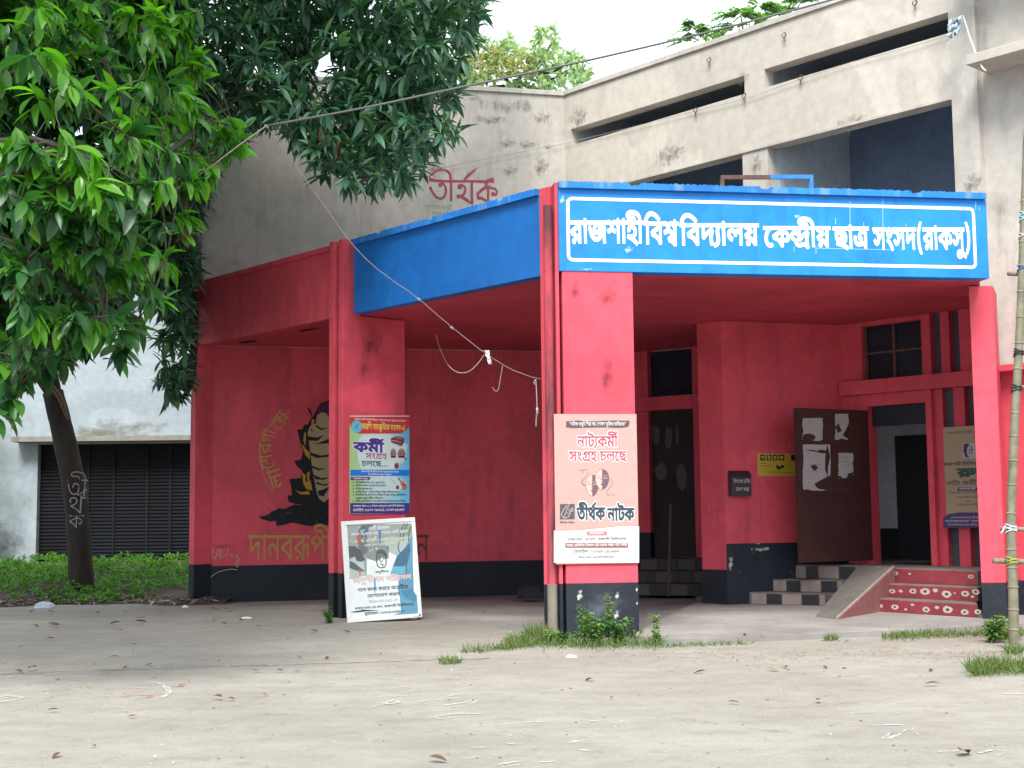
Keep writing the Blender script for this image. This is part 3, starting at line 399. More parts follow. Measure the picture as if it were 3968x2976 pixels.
27: [[401,63,1,-59,0,0,-108,42,0,-95,93,0,-79,155,0,-31,112,1,76,20,1,34,-123,0,84,-153,0,110,-70,0,71,0,1,74,0,0,76,64,0,0,65,1,0,31,0,-16,44,0,-8,15,1,60,0,1,-28,-29,0,-61,-46,0,-69,-26,0,-41,0,1,-39,0,0,-60,30,0,-34,57,0,0,40,1,0,44,0,62,91,0,74,34,1,-20,-1,0,-51,-1,0,-25,0,1,-308,0,1,0,71,1,937,0,1,0,-71,1,-313,0,1,-24,0,0,-38,2,0,-17,1,1,-84,-38,0,-86,-62,0,-30,-51,0,0,-23,1,0,-28,0,32,-24,0,20,0,1,38,0,0,60,35,0,38,33,1,86,-31,1,9,-20,0,12,-59,0,0,-32,1,0,-50,0,-45,-87,0,-101,-54,0],[801,205,1,0,-49,0,16,-90,0,19,-56,1,-75,-17,1,-18,58,0,-20,111,0,0,60,1,0,53,0,19,84,0,13,29,1,-76,1,0,-107,37,0,-72,69,0,-25,48,1,76,16,1,16,-29,0,49,-45,0,78,-26,0,57,0,1,14,0,0,26,2,0,15,1,1,39,-70,1,-24,-45,0,-20,-86,0]],
30: [[577,622,1,0,-71,1,-405,0,1,0,-346,1,0,-44,0,10,-36,0,7,-8,1,18,-21,0,37,0,1,39,0,0,70,38,0,26,28,1,29,31,0,31,70,0,0,36,1,0,32,0,-32,33,0,-37,0,1,-12,0,0,-28,-4,0,-13,-3,1,-11,71,1,19,5,0,41,6,0,23,0,1,37,0,0,58,-28,0,33,-60,0,0,-48,1,0,-59,0,-58,-111,0,-44,-38,1,-37,-32,0,-87,-39,0,-52,0,1,-37,0,0,-53,22,0,-17,17,1,-16,19,0,-21,54,0,0,55,1,0,360,1,-105,0,1,0,71,1],[395,622,1,-1,41,0,-37,36,0,-42,0,1,-94,0,1,-65,0,0,-71,18,0,-25,19,1,-27,20,0,-27,63,0,0,40,1,0,13,0,3,25,0,2,15,1,74,-5,1,-2,-11,0,-2,-17,0,0,-10,1,0,-22,0,9,-34,0,10,-11,1,14,-16,0,53,-15,0,49,0,1,78,0,1,53,0,0,62,-16,0,22,-21,1,17,-16,0,18,-55,0,1,-41,1]],
31: [[282,0,1,-60,0,0,-98,43,0,-69,76,0,-19,49,1,22,79,1,82,8,0,88,56,0,35,85,0,0,52,1,0,23,0,-10,54,0,-11,26,1,-252,0,1,0,71,1,210,0,1,-32,44,0,-39,73,0,0,37,1,0,42,0,46,68,0,43,31,1,51,-56,1,-32,-25,0,-29,-43,0,0,-29,1,0,-31,0,45,-67,0,38,-44,1,310,0,1,0,-71,1,-174,0,1,-19,0,0,-28,1,0,-15,1,1,73,-73,0,91,-148,0,0,-92,1,0,-71,0,-58,-108,0,-110,-61,0],[280,74,1,58,0,0,74,48,0,36,78,0,0,44,1,0,46,0,-29,88,0,-68,98,0,-58,60,1,16,-4,1,10,-28,0,14,-59,0,0,-39,1,0,-37,0,-22,-73,0,-54,-64,0,-97,-50,0,-74,-14,1,14,61,1,10,-53,0,54,-69,0,76,-33,0]],
32: [[722,622,1,0,-71,1,-366,0,1,0,-179,1,0,-29,0,18,-27,0,19,0,1,19,0,0,41,24,0,48,52,0,28,41,1,60,9,1,32,-47,0,35,-100,0,0,-50,1,0,-63,0,-55,-100,0,-107,-58,0,-77,0,1,-66,0,0,-114,46,0,-96,103,0,-80,169,0,-32,123,1,76,20,1,36,-139,0,87,-169,0,112,-77,0,73,0,1,80,0,0,87,80,0,0,63,1,0,45,0,-25,64,0,-20,21,1,46,19,1,-30,-51,0,-63,-66,0,-63,-33,0,-31,0,1,-23,0,0,-40,13,0,-14,13,1,-16,14,0,-22,51,0,0,60,1,0,158,1,-289,0,1,0,71,1]],
34: [[630,622,1,0,-71,1,-105,0,1,0,-551,1,-77,0,1,0,425,1,20,-62,1,-46,67,0,-82,85,0,-78,41,0,-40,0,1,-31,0,0,-45,-24,0,-24,-41,0,0,-28,1,0,-32,0,31,-44,0,67,-26,0,55,-6,1,-6,-83,1,-66,6,0,-103,45,0,-60,81,0,0,58,1,0,54,0,48,75,0,78,38,0,45,0,1,52,0,0,85,-36,0,80,-69,0,42,-51,1,-16,4,1,-3,17,0,-3,57,0,0,25,1,0,112,1,53,0,1,23,-66,1]],
35: [[407,50,1,-82,0,0,-142,81,0,-113,182,0,-41,153,1,76,20,1,35,-124,0,83,-160,0,109,-76,0,73,0,1,47,0,0,64,23,0,39,42,0,18,55,0,0,32,1,0,42,0,-32,69,0,-58,40,0,-39,0,1,-40,0,0,-35,-34,0,0,-28,1,0,-10,0,4,-22,0,5,-14,1,-77,-15,1,-6,19,0,-7,36,0,0,19,1,0,39,0,39,53,0,69,28,0,44,0,1,62,0,0,94,-57,0,54,-102,0,0,-67,1,0,-63,0,-53,-101,0,-108,-60,0],[717,622,1,0,-71,1,-727,0,1,0,71,1]],
36: [[655,622,1,0,-71,1,-105,0,1,0,-551,1,-77,0,1,-38,55,0,-104,97,0,-133,71,0,-83,15,1,-23,93,1,52,-35,1,84,-16,0,127,-63,0,92,-79,0,28,-41,1,-1,23,0,-1,46,0,0,27,1,0,495,1,53,0,1,23,-66,1],[211,625,1,63,0,0,84,-43,0,42,-73,0,0,-45,1,0,-78,0,-129,-98,0,-113,-13,1,-48,10,1,-18,46,1,84,6,0,100,37,0,43,57,0,0,35,1,0,43,0,-56,46,0,-54,0,1,-50,0,0,-43,-39,0,0,-22,1,0,-14,0,15,-24,0,19,-10,1,-44,-62,1,-19,13,0,-31,31,0,-18,42,0,0,27,1,0,35,0,40,58,0,78,35,0]],
37: [[613,622,1,0,-71,1,-454,0,1,0,-298,1,-14,20,1,40,45,0,102,78,0,120,65,0,68,25,1,65,-64,1,-19,-35,0,-23,-66,0,-11,-72,0,0,-44,1,0,-49,0,16,-90,0,19,-56,1,-75,-17,1,-18,58,0,-20,111,0,0,60,1,0,41,0,12,72,0,21,57,0,11,18,1,12,-5,1,-57,-23,0,-108,-66,0,-104,-86,0,-55,-55,1,-59,40,1,0,336,1,-92,0,1,0,71,1]],
38: [[606,622,1,0,-71,1,-105,0,1,0,-551,1,-77,0,1,-30,60,0,-105,101,0,-136,70,0,-77,12,1,-39,96,1,96,58,0,205,94,0,109,33,1,-23,-42,1,0,140,1],[424,474,1,21,-28,1,-76,-25,0,-168,-73,0,-71,-44,1,54,-12,0,122,-58,0,104,-88,0,28,-58,1,-9,0,1,-2,23,0,-3,46,0,0,32,1],[240,629,1,12,0,0,28,-3,0,13,-2,1,-6,-72,1,-6,1,0,-17,1,0,-13,0,1,-30,0,0,-33,-25,0,0,-20,1,0,-26,0,46,-37,0,59,-23,1,-60,-45,1,-38,19,0,-56,43,0,-30,52,0,0,32,1,0,27,0,28,48,0,58,30,0]],
39: [[614,622,1,0,-71,1,-105,0,1,0,-551,1,-77,0,1,0,243,1,16,-56,1,-33,46,0,-78,74,0,-82,44,0,-39,0,1,-37,0,0,-51,-39,0,0,-38,1,0,-30,0,42,-43,0,44,-17,1,-38,-71,1,-61,25,0,-69,85,0,0,54,1,0,49,0,47,65,0,73,32,0,38,0,1,52,0,0,86,-36,0,75,-62,0,34,-41,1,-14,-4,1,-3,23,0,-2,45,0,0,23,1,0,180,1,-442,0,1,0,71,1]],
40: [[726,622,1,0,-71,1,-105,0,1,0,-551,1,-77,0,1,0,396,1,22,-64,1,-41,60,0,-68,85,0,-61,54,0,-62,25,0,-36,0,1,-40,0,0,-65,-30,0,-54,-50,0,-23,-29,1,-8,-2,1,16,10,0,31,10,0,19,0,1,58,0,0,54,-63,0,0,-46,1,0,-11,0,-2,-20,0,-2,-5,1,-17,6,1,12,13,0,22,24,0,25,24,0,13,13,1,124,116,1,49,-53,1,-284,-268,1,-59,55,1,82,78,1,-36,-43,1,-30,-23,1,15,17,0,21,39,0,0,25,1,0,25,0,-30,30,0,-29,0,1,-16,0,0,-30,-8,0,-16,-10,1,-76,72,1,40,53,0,84,79,0,92,45,0,53,0,1,56,0,0,90,-42,0,84,-83,0,46,-63,1,-18,5,1,-3,24,0,-2,56,0,0,32,1,0,130,1,53,0,1,23,-66,1]],
41: [[848,622,1,0,-71,1,-718,0,1,-16,9,1,42,-10,0,85,-44,0,73,-51,0,22,-23,1,5,-56,1,-36,-16,0,-79,-38,0,-73,-38,0,-28,-19,1,-11,17,1,78,-16,0,118,-50,0,94,-70,0,43,-47,1,-1,17,0,-1,36,0,0,19,1,0,339,1,13,0,1,55,0,0,103,-18,0,89,-42,0,34,-36,1,24,-25,0,29,-63,0,0,-38,1,0,-33,0,-27,-59,0,-60,-38,0,-50,0,1,-15,0,0,-29,2,0,-14,3,1,5,71,1,6,-1,0,18,-1,0,10,0,1,49,0,0,29,38,0,0,26,1,0,51,0,-103,78,0,-89,9,1,0,-434,1,-77,0,1,-41,56,0,-99,84,0,-131,57,0,-90,15,1,-36,91,1,31,21,0,68,38,0,71,36,0,34,16,1,-38,29,0,-99,45,0,-67,14,1,31,68,1,2,-19,1,-91,0,1,0,71,1]],
42: [[606,622,1,0,-71,1,-105,0,1,0,-551,1,-77,0,1,-30,60,0,-105,101,0,-136,70,0,-77,12,1,-39,96,1,96,58,0,205,94,0,109,33,1,-23,-42,1,0,69,1,-434,0,1,0,71,1],[424,474,1,21,-28,1,-76,-25,0,-168,-73,0,-71,-44,1,54,-12,0,122,-58,0,104,-88,0,28,-58,1,-9,0,1,-2,23,0,-3,46,0,0,32,1]],
43: [[422,43,1,-65,0,0,-114,42,0,-99,98,0,-82,162,0,-33,120,1,76,20,1,36,-132,0,91,-161,0,115,-73,0,73,0,1,53,0,0,75,38,0,40,67,0,0,43,1,0,30,0,-12,48,0,-21,39,0,-13,14,1,48,78,1,38,-55,0,36,-104,0,0,-51,1,0,-63,0,-56,-101,0,-107,-59,0],[384,284,1,-63,0,0,-72,63,0,0,55,1,0,23,0,14,45,0,8,16,1,80,-24,1,-7,-10,0,-12,-30,0,0,-16,1,0,-27,0,30,-24,0,24,0,1,21,0,0,42,16,0,49,47,0,29,48,1,63,10,1,-8,-54,1,-27,-45,0,-59,-61,0,-69,-32,0],[731,622,1,0,-71,1,-741,0,1,0,71,1]],
44: [[632,622,1,0,-71,1,-105,0,1,0,-551,1,-77,0,1,0,135,1,18,-53,1,-35,53,0,-71,90,0,-79,56,0,-47,0,1,-37,0,0,-51,-38,0,0,-38,1,0,-33,0,48,-45,0,47,-16,1,-25,-77,1,-54,19,0,-67,54,0,-31,65,0,0,36,1,0,48,0,47,64,0,73,33,0,37,0,1,60,0,0,91,-44,0,69,-74,0,28,-46,1,-17,-3,1,-2,23,0,-2,47,0,0,25,1,0,270,1,-460,0,1,0,71,1],[299,323,1,0,-6,0,-1,-12,0,-1,-6,1,-76,23,1,-2,58,0,-36,70,0,-78,37,0,-67,7,1,13,72,1,46,-13,1,48,-4,0,75,-31,0,52,-56,0,27,-83,0]],
45: [[636,622,1,0,-71,1,-105,0,1,0,-551,1,-77,0,1,-42,56,0,-102,85,0,-134,58,0,-92,13,1,-36,91,1,31,21,0,68,38,0,71,36,0,34,16,1,-38,29,0,-99,45,0,-67,14,1,31,68,1,2,-19,1,-91,0,1,0,71,1],[454,551,1,-319,0,1,-21,9,1,42,-10,0,85,-44,0,73,-51,0,22,-23,1,5,-56,1,-36,-16,0,-79,-38,0,-73,-38,0,-28,-19,1,-12,15,1,86,-12,0,129,-56,0,100,-80,0,42,-49,1,-13,-4,1,-1,21,0,-2,49,0,0,22,1]],
46: [[606,622,1,0,-71,1,-105,0,1,0,-551,1,-77,0,1,-30,60,0,-105,101,0,-136,70,0,-77,12,1,-39,96,1,96,58,0,205,94,0,109,33,1,-23,-42,1,0,69,1,-434,0,1,0,71,1],[424,474,1,21,-28,1,-76,-25,0,-168,-73,0,-71,-44,1,54,-12,0,122,-58,0,104,-88,0,28,-58,1,-9,0,1,-2,23,0,-3,46,0,0,32,1],[185,-6,1,-25,0,0,-35,32,0,0,26,1,0,26,0,35,34,0,25,0,1,25,0,0,35,-34,0,0,-26,1,0,-26,0,-35,-32,0]],
47: [[741,622,1,0,-71,1,-105,0,1,0,-551,1,-77,0,1,0,335,1,6,-26,1,-22,32,0,-49,38,0,-29,0,1,-15,0,0,-31,-11,0,-21,-30,0,0,-31,1,0,-11,0,1,-17,0,1,-8,1,-65,-5,1,-4,41,0,-36,57,0,-52,30,0,-30,0,1,-27,0,0,-38,-21,0,-20,-35,0,0,-22,1,0,-40,0,59,-56,0,54,-19,1,-27,-74,1,-48,15,0,-76,52,0,-44,76,0,0,50,1,0,45,0,44,65,0,74,36,0,44,0,1,53,0,0,76,-39,0,32,-43,1,-15,-1,1,10,33,0,57,35,0,31,0,1,36,0,0,52,-28,0,31,-26,1,-9,-15,1,-1,21,0,-2,42,0,0,22,1,0,84,1,-569,0,1,0,71,1]],
48: [[687,622,1,0,-71,1,-105,0,1,0,-551,1,-77,0,1,0,512,1,5,20,1,-3,17,0,-2,36,0,0,22,1,0,81,1,53,0,1,24,-66,1],[361,629,1,39,0,0,66,-30,0,52,-54,0,16,-36,1,-4,-105,1,-31,72,0,-84,80,0,-52,0,1,-39,0,0,-48,-43,0,0,-42,1,0,-40,0,65,-51,0,72,-3,1,-7,-77,1,-66,4,0,-85,46,0,-40,75,0,0,49,1,0,53,0,42,69,0,67,33,0],[77,629,1,42,0,0,75,-34,0,48,-74,0,0,-60,1,0,-41,0,-40,-74,0,-83,-46,0,-65,0,1,-6,77,1,51,1,0,58,27,0,24,42,0,0,21,1,0,41,0,-52,47,0,-53,0,1,-18,0,0,-35,-5,0,-24,-6,1,-8,75,1,25,5,0,39,4,0]],
49: [[643,622,1,0,-71,1,-105,0,1,0,-551,1,-77,0,1,-49,58,0,-104,85,0,-132,56,0,-92,13,1,-36,91,1,50,32,0,118,63,0,64,27,1,59,7,1,2,-56,1,-50,-22,0,-108,-53,0,-41,-26,1,73,-14,0,115,-51,0,93,-70,0,40,-41,1,0,17,0,-2,36,0,0,19,1,0,141,1,4,22,1,-1,24,0,-3,51,0,0,25,1,0,117,1,-471,0,1,0,71,1],[77,569,1,41,-14,1,62,-17,0,127,-61,0,116,-79,0,45,-43,1,-1,-91,1,-38,42,0,-99,76,0,-112,63,0,-116,46,0,-54,11,1]],
50: [[692,622,1,0,-71,1,-105,0,1,0,-551,1,-77,0,1,0,353,1,23,-63,1,-31,41,0,-45,44,0,-21,0,1,-14,0,0,-24,-16,0,-30,-45,0,-25,-46,1,-27,-49,0,-44,-63,0,-49,-29,0,-35,0,1,-27,0,0,-49,22,0,-49,51,0,-28,44,1,61,37,1,27,-48,0,36,-30,0,21,0,1,17,0,0,31,21,0,37,52,0,24,45,1,23,33,1,26,54,0,48,41,0,29,0,1,33,0,0,53,-37,0,35,-38,1,-20,-1,1,-4,23,0,-2,41,0,0,21,1,0,93,1,-520,0,1,0,71,1],[271,271,1,-10,68,0,-21,80,0,-26,22,1,-25,23,0,-86,23,0,-65,8,1,15,76,1,54,-20,1,57,-9,0,76,-28,0,47,-45,0,24,-66,0,4,-47,1]],
51: [[242,500,1,79,0,0,97,-53,0,46,-81,0,0,-41,1,0,-82,0,-115,-96,0,-113,-6,1,10,11,1,45,-13,0,100,-48,0,102,-63,0,47,-38,1,-46,-53,1,-62,46,0,-103,67,0,-100,50,0,-112,38,0,-71,16,1,15,69,1,35,-10,0,65,-9,0,46,0,1,71,0,0,77,34,0,30,54,0,0,28,1,0,53,0,-78,57,0,-60,0,1,-36,0,0,-44,-14,0,-19,-27,0,0,-19,1,0,-8,0,4,-17,0,2,-7,1,-73,-15,1,-5,15,0,-6,33,0,0,13,1,0,37,0,44,52,0,77,27,0],[175,465,1,-5,32,0,-50,49,0,-47,10,1,24,45,1,46,-12,1,56,-22,0,51,-56,0,4,-43,1],[540,622,1,0,-71,1,-550,0,1,0,71,1]],
54: [[276,622,1,0,-71,1,-105,0,1,0,-551,1,-77,0,1,0,469,1,-12,34,0,-47,48,0,-37,0,1,-8,0,1,0,71,1,15,0,1,24,0,0,52,-31,0,16,-32,1,-1,5,0,-2,36,0,0,13,1,0,75,1,54,0,1,22,-66,1]],
55: [[276,622,1,0,-71,1,-105,0,1,0,-551,1,-77,0,1,0,551,1,-104,0,1,0,71,1,92,0,1,-16,19,0,-33,42,0,-13,21,1,34,59,0,78,97,0,106,57,0,75,0,1,53,0,0,97,-26,0,94,-49,0,96,-69,0,52,-42,1,-42,-54,1,-69,56,0,-111,74,0,-101,37,0,-57,0,1,-55,0,0,-81,-38,0,-59,-68,0,-24,-45,1,8,-15,0,28,-36,0,18,-20,1]],
56: [[276,551,1,-105,0,1,0,-551,1,-77,0,1,0,551,1,-104,0,1,0,71,1,104,0,1,-4,65,0,-59,88,0,-95,51,0,-121,22,0,-67,0,1,-59,0,0,-85,-13,0,-46,-24,0,0,-19,1,0,-19,0,48,-10,0,29,0,1,96,0,1,53,0,0,62,-18,0,19,-20,1,19,-19,0,16,-52,0,0,-39,1,-67,0,1,-1,24,0,-10,31,0,-11,8,1,-10,8,0,-29,6,0,-26,0,1,-99,0,1,-41,0,0,-62,11,0,-20,10,1,-25,14,0,-20,40,0,0,22,1,0,58,0,130,70,0,133,0,1,203,0,0,219,-143,0,10,-152,1,102,0,1]],
57: [[-286,-266,1,-27,0,0,-64,23,0,-45,50,0,0,42,1,0,51,0,78,61,0,70,0,1,62,0,0,115,-45,0,119,-80,0,67,-53,1,-45,-54,1,-67,56,0,-110,74,0,-98,38,0,-48,0,1,-36,0,0,-36,-28,0,0,-22,1,0,-28,0,39,-23,0,26,0,1,37,0,0,45,31,0,24,46,0,8,49,0,0,19,1,0,67,1,77,0,1,0,-53,1,0,-28,0,-13,-75,0,-39,-71,0,-76,-47,0]],
58: [[-177,-241,1,-30,0,0,-61,21,0,-40,46,0,0,37,1,0,50,0,80,50,0,56,1,1,0,44,1,77,0,1,0,-64,1,-33,-46,1,-7,1,0,-19,1,0,-11,0,1,-34,0,0,-36,-20,0,0,-20,1,0,-19,0,32,-20,0,24,0,1,42,0,0,68,40,0,31,37,1,45,-20,0,111,-64,0,45,-32,1,-42,-53,1,-37,28,0,-76,46,0,-30,14,1,-20,-18,0,-48,-26,0,-55,-14,0]],
59: [[-355,-80,1,39,19,0,82,36,0,86,35,0,43,15,1,26,-66,1,-35,-11,0,-72,-24,0,-65,-25,0,-26,-13,1,-13,12,1,77,-7,0,118,-34,0,92,-46,0,38,-25,1,-36,-57,1,-52,33,0,-100,45,0,-107,27,0,-61,6,1]],
61: [[356,622,1,0,-71,1,-20,0,1,-31,-7,0,-72,-47,0,-64,-75,0,-41,-100,0,0,-60,1,0,-72,0,43,-85,0,64,-36,0,32,0,1,25,0,0,34,10,0,22,13,1,35,-61,1,-26,-20,0,-62,-16,0,-31,0,1,-63,0,0,-97,66,0,-55,119,0,0,80,1,0,82,0,62,133,0,105,92,0,64,21,1,-64,-33,1,-18,-2,0,-42,-2,0,-26,0,1,-140,0,1,0,71,1]],
70: [[636,622,1,0,-71,1,-105,0,1,0,-551,1,-77,0,1,-42,56,0,-102,85,0,-134,58,0,-92,13,1,-36,91,1,31,21,0,68,38,0,71,36,0,34,16,1,-38,29,0,-99,45,0,-67,14,1,31,68,1,2,-19,1,-91,0,1,0,71,1],[454,551,1,-319,0,1,-21,9,1,42,-10,0,85,-44,0,73,-51,0,22,-23,1,5,-56,1,-36,-16,0,-79,-38,0,-73,-38,0,-28,-19,1,-12,15,1,86,-12,0,129,-56,0,100,-80,0,42,-49,1,-13,-4,1,-1,21,0,-2,49,0,0,22,1],[180,-6,1,-25,0,0,-35,32,0,0,26,1,0,26,0,35,34,0,25,0,1,25,0,0,35,-34,0,0,-26,1,0,-26,0,-35,-32,0]],
75: [[290,91,1,-63,0,0,-99,48,0,-56,99,0,0,75,1,0,59,0,48,105,0,101,67,0,79,0,1,81,0,0,96,-62,0,43,-101,0,0,-61,1,0,-59,0,-49,-105,0,-101,-65,0],[301,473,1,-42,0,0,-67,-38,0,-39,-73,0,0,-51,1,0,-41,0,27,-68,0,61,-40,0,50,0,1,45,0,0,67,41,0,36,73,0,0,48,1,0,46,0,-31,67,0,-61,36,0]],
76: [[287,0,1,-85,0,0,-79,73,0,0,49,1,0,39,0,50,66,0,61,17,1,29,-77,1,-31,-7,0,-27,-22,0,0,-18,1,0,-20,0,41,-25,0,40,0,1,62,0,0,68,60,0,0,46,1,0,30,0,-24,47,0,-56,52,0,-49,34,1,-62,44,0,-71,60,0,-29,51,0,0,30,1,0,23,0,27,55,0,25,24,1,66,-35,1,-14,-15,0,-18,-30,0,0,-15,1,0,-13,0,8,-24,0,26,-28,0,51,-39,0,42,-29,1,58,-39,0,68,-66,0,29,-69,0,0,-47,1,0,-56,0,-53,-82,0,-93,-44,0]],
77: [[127,539,1,0,22,0,21,44,0,22,26,1,63,-35,1,-12,-13,0,-10,-23,0,0,-11,1,0,-14,0,16,-18,0,45,-13,0,44,-9,1,104,-19,0,80,-79,0,0,-62,1,0,-66,0,-111,-94,0,-100,-7,1,-10,0,0,-20,4,0,-10,3,1,40,9,1,44,-15,0,90,-47,0,88,-59,0,42,-35,1,-46,-54,1,-59,49,0,-101,67,0,-99,45,0,-112,34,0,-71,16,1,15,71,1,35,-10,0,72,-13,0,54,0,1,101,0,0,79,54,0,0,45,1,0,25,0,-23,35,0,-56,25,0,-52,10,1,-58,12,0,-72,30,0,-33,42,0]],
78: [[553,295,1,0,-72,0,-41,-116,0,-91,-68,0,-74,0,1,-54,0,0,-94,37,0,-79,97,0,-66,177,0,-25,140,1,76,20,1,30,-150,0,66,-172,0,85,-73,0,56,0,1,51,0,0,58,48,0,24,81,0,0,51,1,0,61,0,-34,96,0,-58,56,0,-36,0,1,-26,0,0,-29,-26,0,0,-24,1,0,-16,0,9,-32,0,10,-20,1,-80,-21,1,-12,25,0,-12,51,0,0,22,1,0,42,0,41,49,0,61,21,0,28,0,1,70,0,0,96,-77,0,50,-129,0]],
79: [[296,0,1,-115,0,0,-119,94,0,0,76,1,0,56,0,80,81,0,87,30,1,0,-25,1,-53,24,0,-69,43,0,-33,54,0,0,38,1,0,40,0,51,69,0,96,42,0,69,0,1,85,0,0,100,-43,0,44,-67,0,0,-36,1,0,-42,0,-40,-57,0,-68,-40,0,-43,-16,1,-3,20,1,78,-27,0,87,-75,0,0,-68,1,0,-85,0,-121,-86,0],[296,71,1,80,0,0,74,56,0,0,46,1,0,32,0,-45,47,0,-71,32,0,-38,8,1,-76,-19,0,-77,-60,0,0,-44,1,0,-41,0,77,-57,0],[297,363,1,35,9,0,64,30,0,42,43,0,0,26,1,0,36,0,-74,44,0,-73,0,1,-35,0,0,-63,-18,0,-39,-35,0,0,-27,1,0,-37,0,67,-51,0]],
80: [[313,0,1,-76,0,0,-120,58,0,-68,111,0,0,79,1,0,80,0,89,133,0,164,115,0,112,53,1,39,-54,1,-10,-13,0,-9,-28,0,0,-15,1,0,-29,0,47,-35,0,37,0,1,3,0,0,8,0,0,4,1,1,33,-56,1,-56,-31,0,-78,-56,0,-40,-58,0,0,-34,1,0,-28,0,42,-49,0,58,0,1,10,0,0,19,1,0,7,1,1,33,-85,1,-50,-29,0,-127,-32,0],[320,71,1,32,0,0,44,5,0,40,9,0,24,6,1,-2,-2,1,-73,9,0,-69,72,0,0,52,1,0,39,0,35,67,0,71,64,0,53,34,1,-2,-25,1,-35,4,0,-47,31,0,-24,46,0,0,25,1,0,11,0,4,20,0,4,9,1,9,-14,1,-75,-37,0,-114,-91,0,-65,-106,0,0,-61,1,0,-62,0,56,-74,0,87,-31,0]],
81: [[347,39,1,-52,0,0,-94,39,0,-82,93,0,-70,160,0,-28,121,1,75,23,1,21,-99,0,50,-137,0,59,-85,0,73,-39,0,43,0,1,65,0,0,76,78,0,0,78,1,0,44,0,-25,60,0,-9,16,1,40,1,1,-17,-44,0,-44,-61,0,-55,-30,0,-33,0,1,-21,0,0,-35,12,0,-14,13,1,-15,14,0,-20,50,0,0,54,1,0,51,1,0,25,0,-10,28,0,-29,12,0,-30,1,1,9,76,1,41,-1,0,54,-16,0,16,-16,1,14,-15,0,12,-44,0,0,-30,1,0,-92,1,0,-25,0,16,-26,0,20,0,1,16,0,0,31,18,0,32,47,0,16,45,1,56,14,1,19,-25,0,26,-63,0,15,-66,0,0,-30,1,0,-65,0,-45,-104,0,-94,-60,0]],
82: [[382,301,1,50,-15,1,-40,-19,0,-85,-19,0,-39,0,1,-98,0,0,-100,87,0,0,76,1,0,45,0,38,76,0,65,58,0,81,32,0,43,0,1,36,0,0,60,-18,0,22,-20,1,20,-19,0,24,-54,0,0,-56,1,0,-312,1,0,-25,0,10,-28,0,30,-12,0,29,-1,1,-8,-77,1,-53,2,0,-61,26,0,-24,53,0,0,41,1],[266,322,1,42,0,0,62,17,0,34,18,1,-22,-19,1,0,101,1,0,37,0,-7,41,0,-14,13,1,-10,11,0,-31,10,0,-23,0,1,-26,0,0,-52,-22,0,-42,-39,0,-26,-53,0,0,-31,1,0,-48,0,63,-36,0]],
83: [[237,0,1,-39,0,0,-51,22,0,-15,16,1,-18,18,0,-23,54,0,0,54,1,0,317,1,0,25,0,-10,28,0,-29,12,0,-30,1,1,9,77,1,38,-1,0,51,-14,0,16,-14,1,17,-15,0,14,-47,0,0,-32,1,0,-146,1,31,11,0,55,9,0,16,0,1,11,0,0,28,-3,0,10,-2,1,29,-7,0,39,-3,0,22,0,1,38,0,0,49,22,0,19,36,1,72,-35,1,-13,-33,0,-44,-40,0,-56,-18,0,-31,0,1,-9,0,0,-23,2,0,-12,3,1,20,15,1,15,-20,0,15,-51,0,0,-28,1,0,-66,0,-57,-96,0,-95,-51,0],[238,71,1,33,0,0,49,25,0,33,41,0,16,50,0,0,25,1,0,37,0,-29,40,0,-43,15,0,-23,0,1,-33,0,0,-51,-12,0,-23,-11,1,0,-113,1,0,-33,0,10,-35,0,7,-8,1,8,-8,0,23,-13,0]],
84: [[174,315,1,46,0,0,72,-34,0,41,-61,0,0,-39,1,0,-39,0,-27,-55,0,-28,-25,1,-3,10,1,94,10,0,107,70,0,0,62,1,0,36,0,-33,55,0,-87,47,0,-82,23,1,-91,26,0,-105,44,0,-43,53,0,0,38,1,0,23,0,22,47,0,26,25,1,63,-35,1,-15,-14,0,-12,-24,0,0,-11,1,0,-13,0,11,-22,0,36,-21,0,75,-26,0,63,-18,1,80,-22,0,99,-51,0,55,-56,0,20,-65,0,0,-37,1,0,-61,0,-58,-83,0,-100,-50,0,-131,-22,0,-72,0,1,-14,0,1,-22,68,1,45,16,0,51,48,0,0,37,1,0,34,0,-41,42,0,-41,0,1,-36,0,0,-31,-28,0,0,-21,1,0,-10,0,6,-24,0,5,-10,1,-75,-17,1,-8,18,0,-9,35,0,0,19,1,0,32,0,34,49,0,65,27,0]],
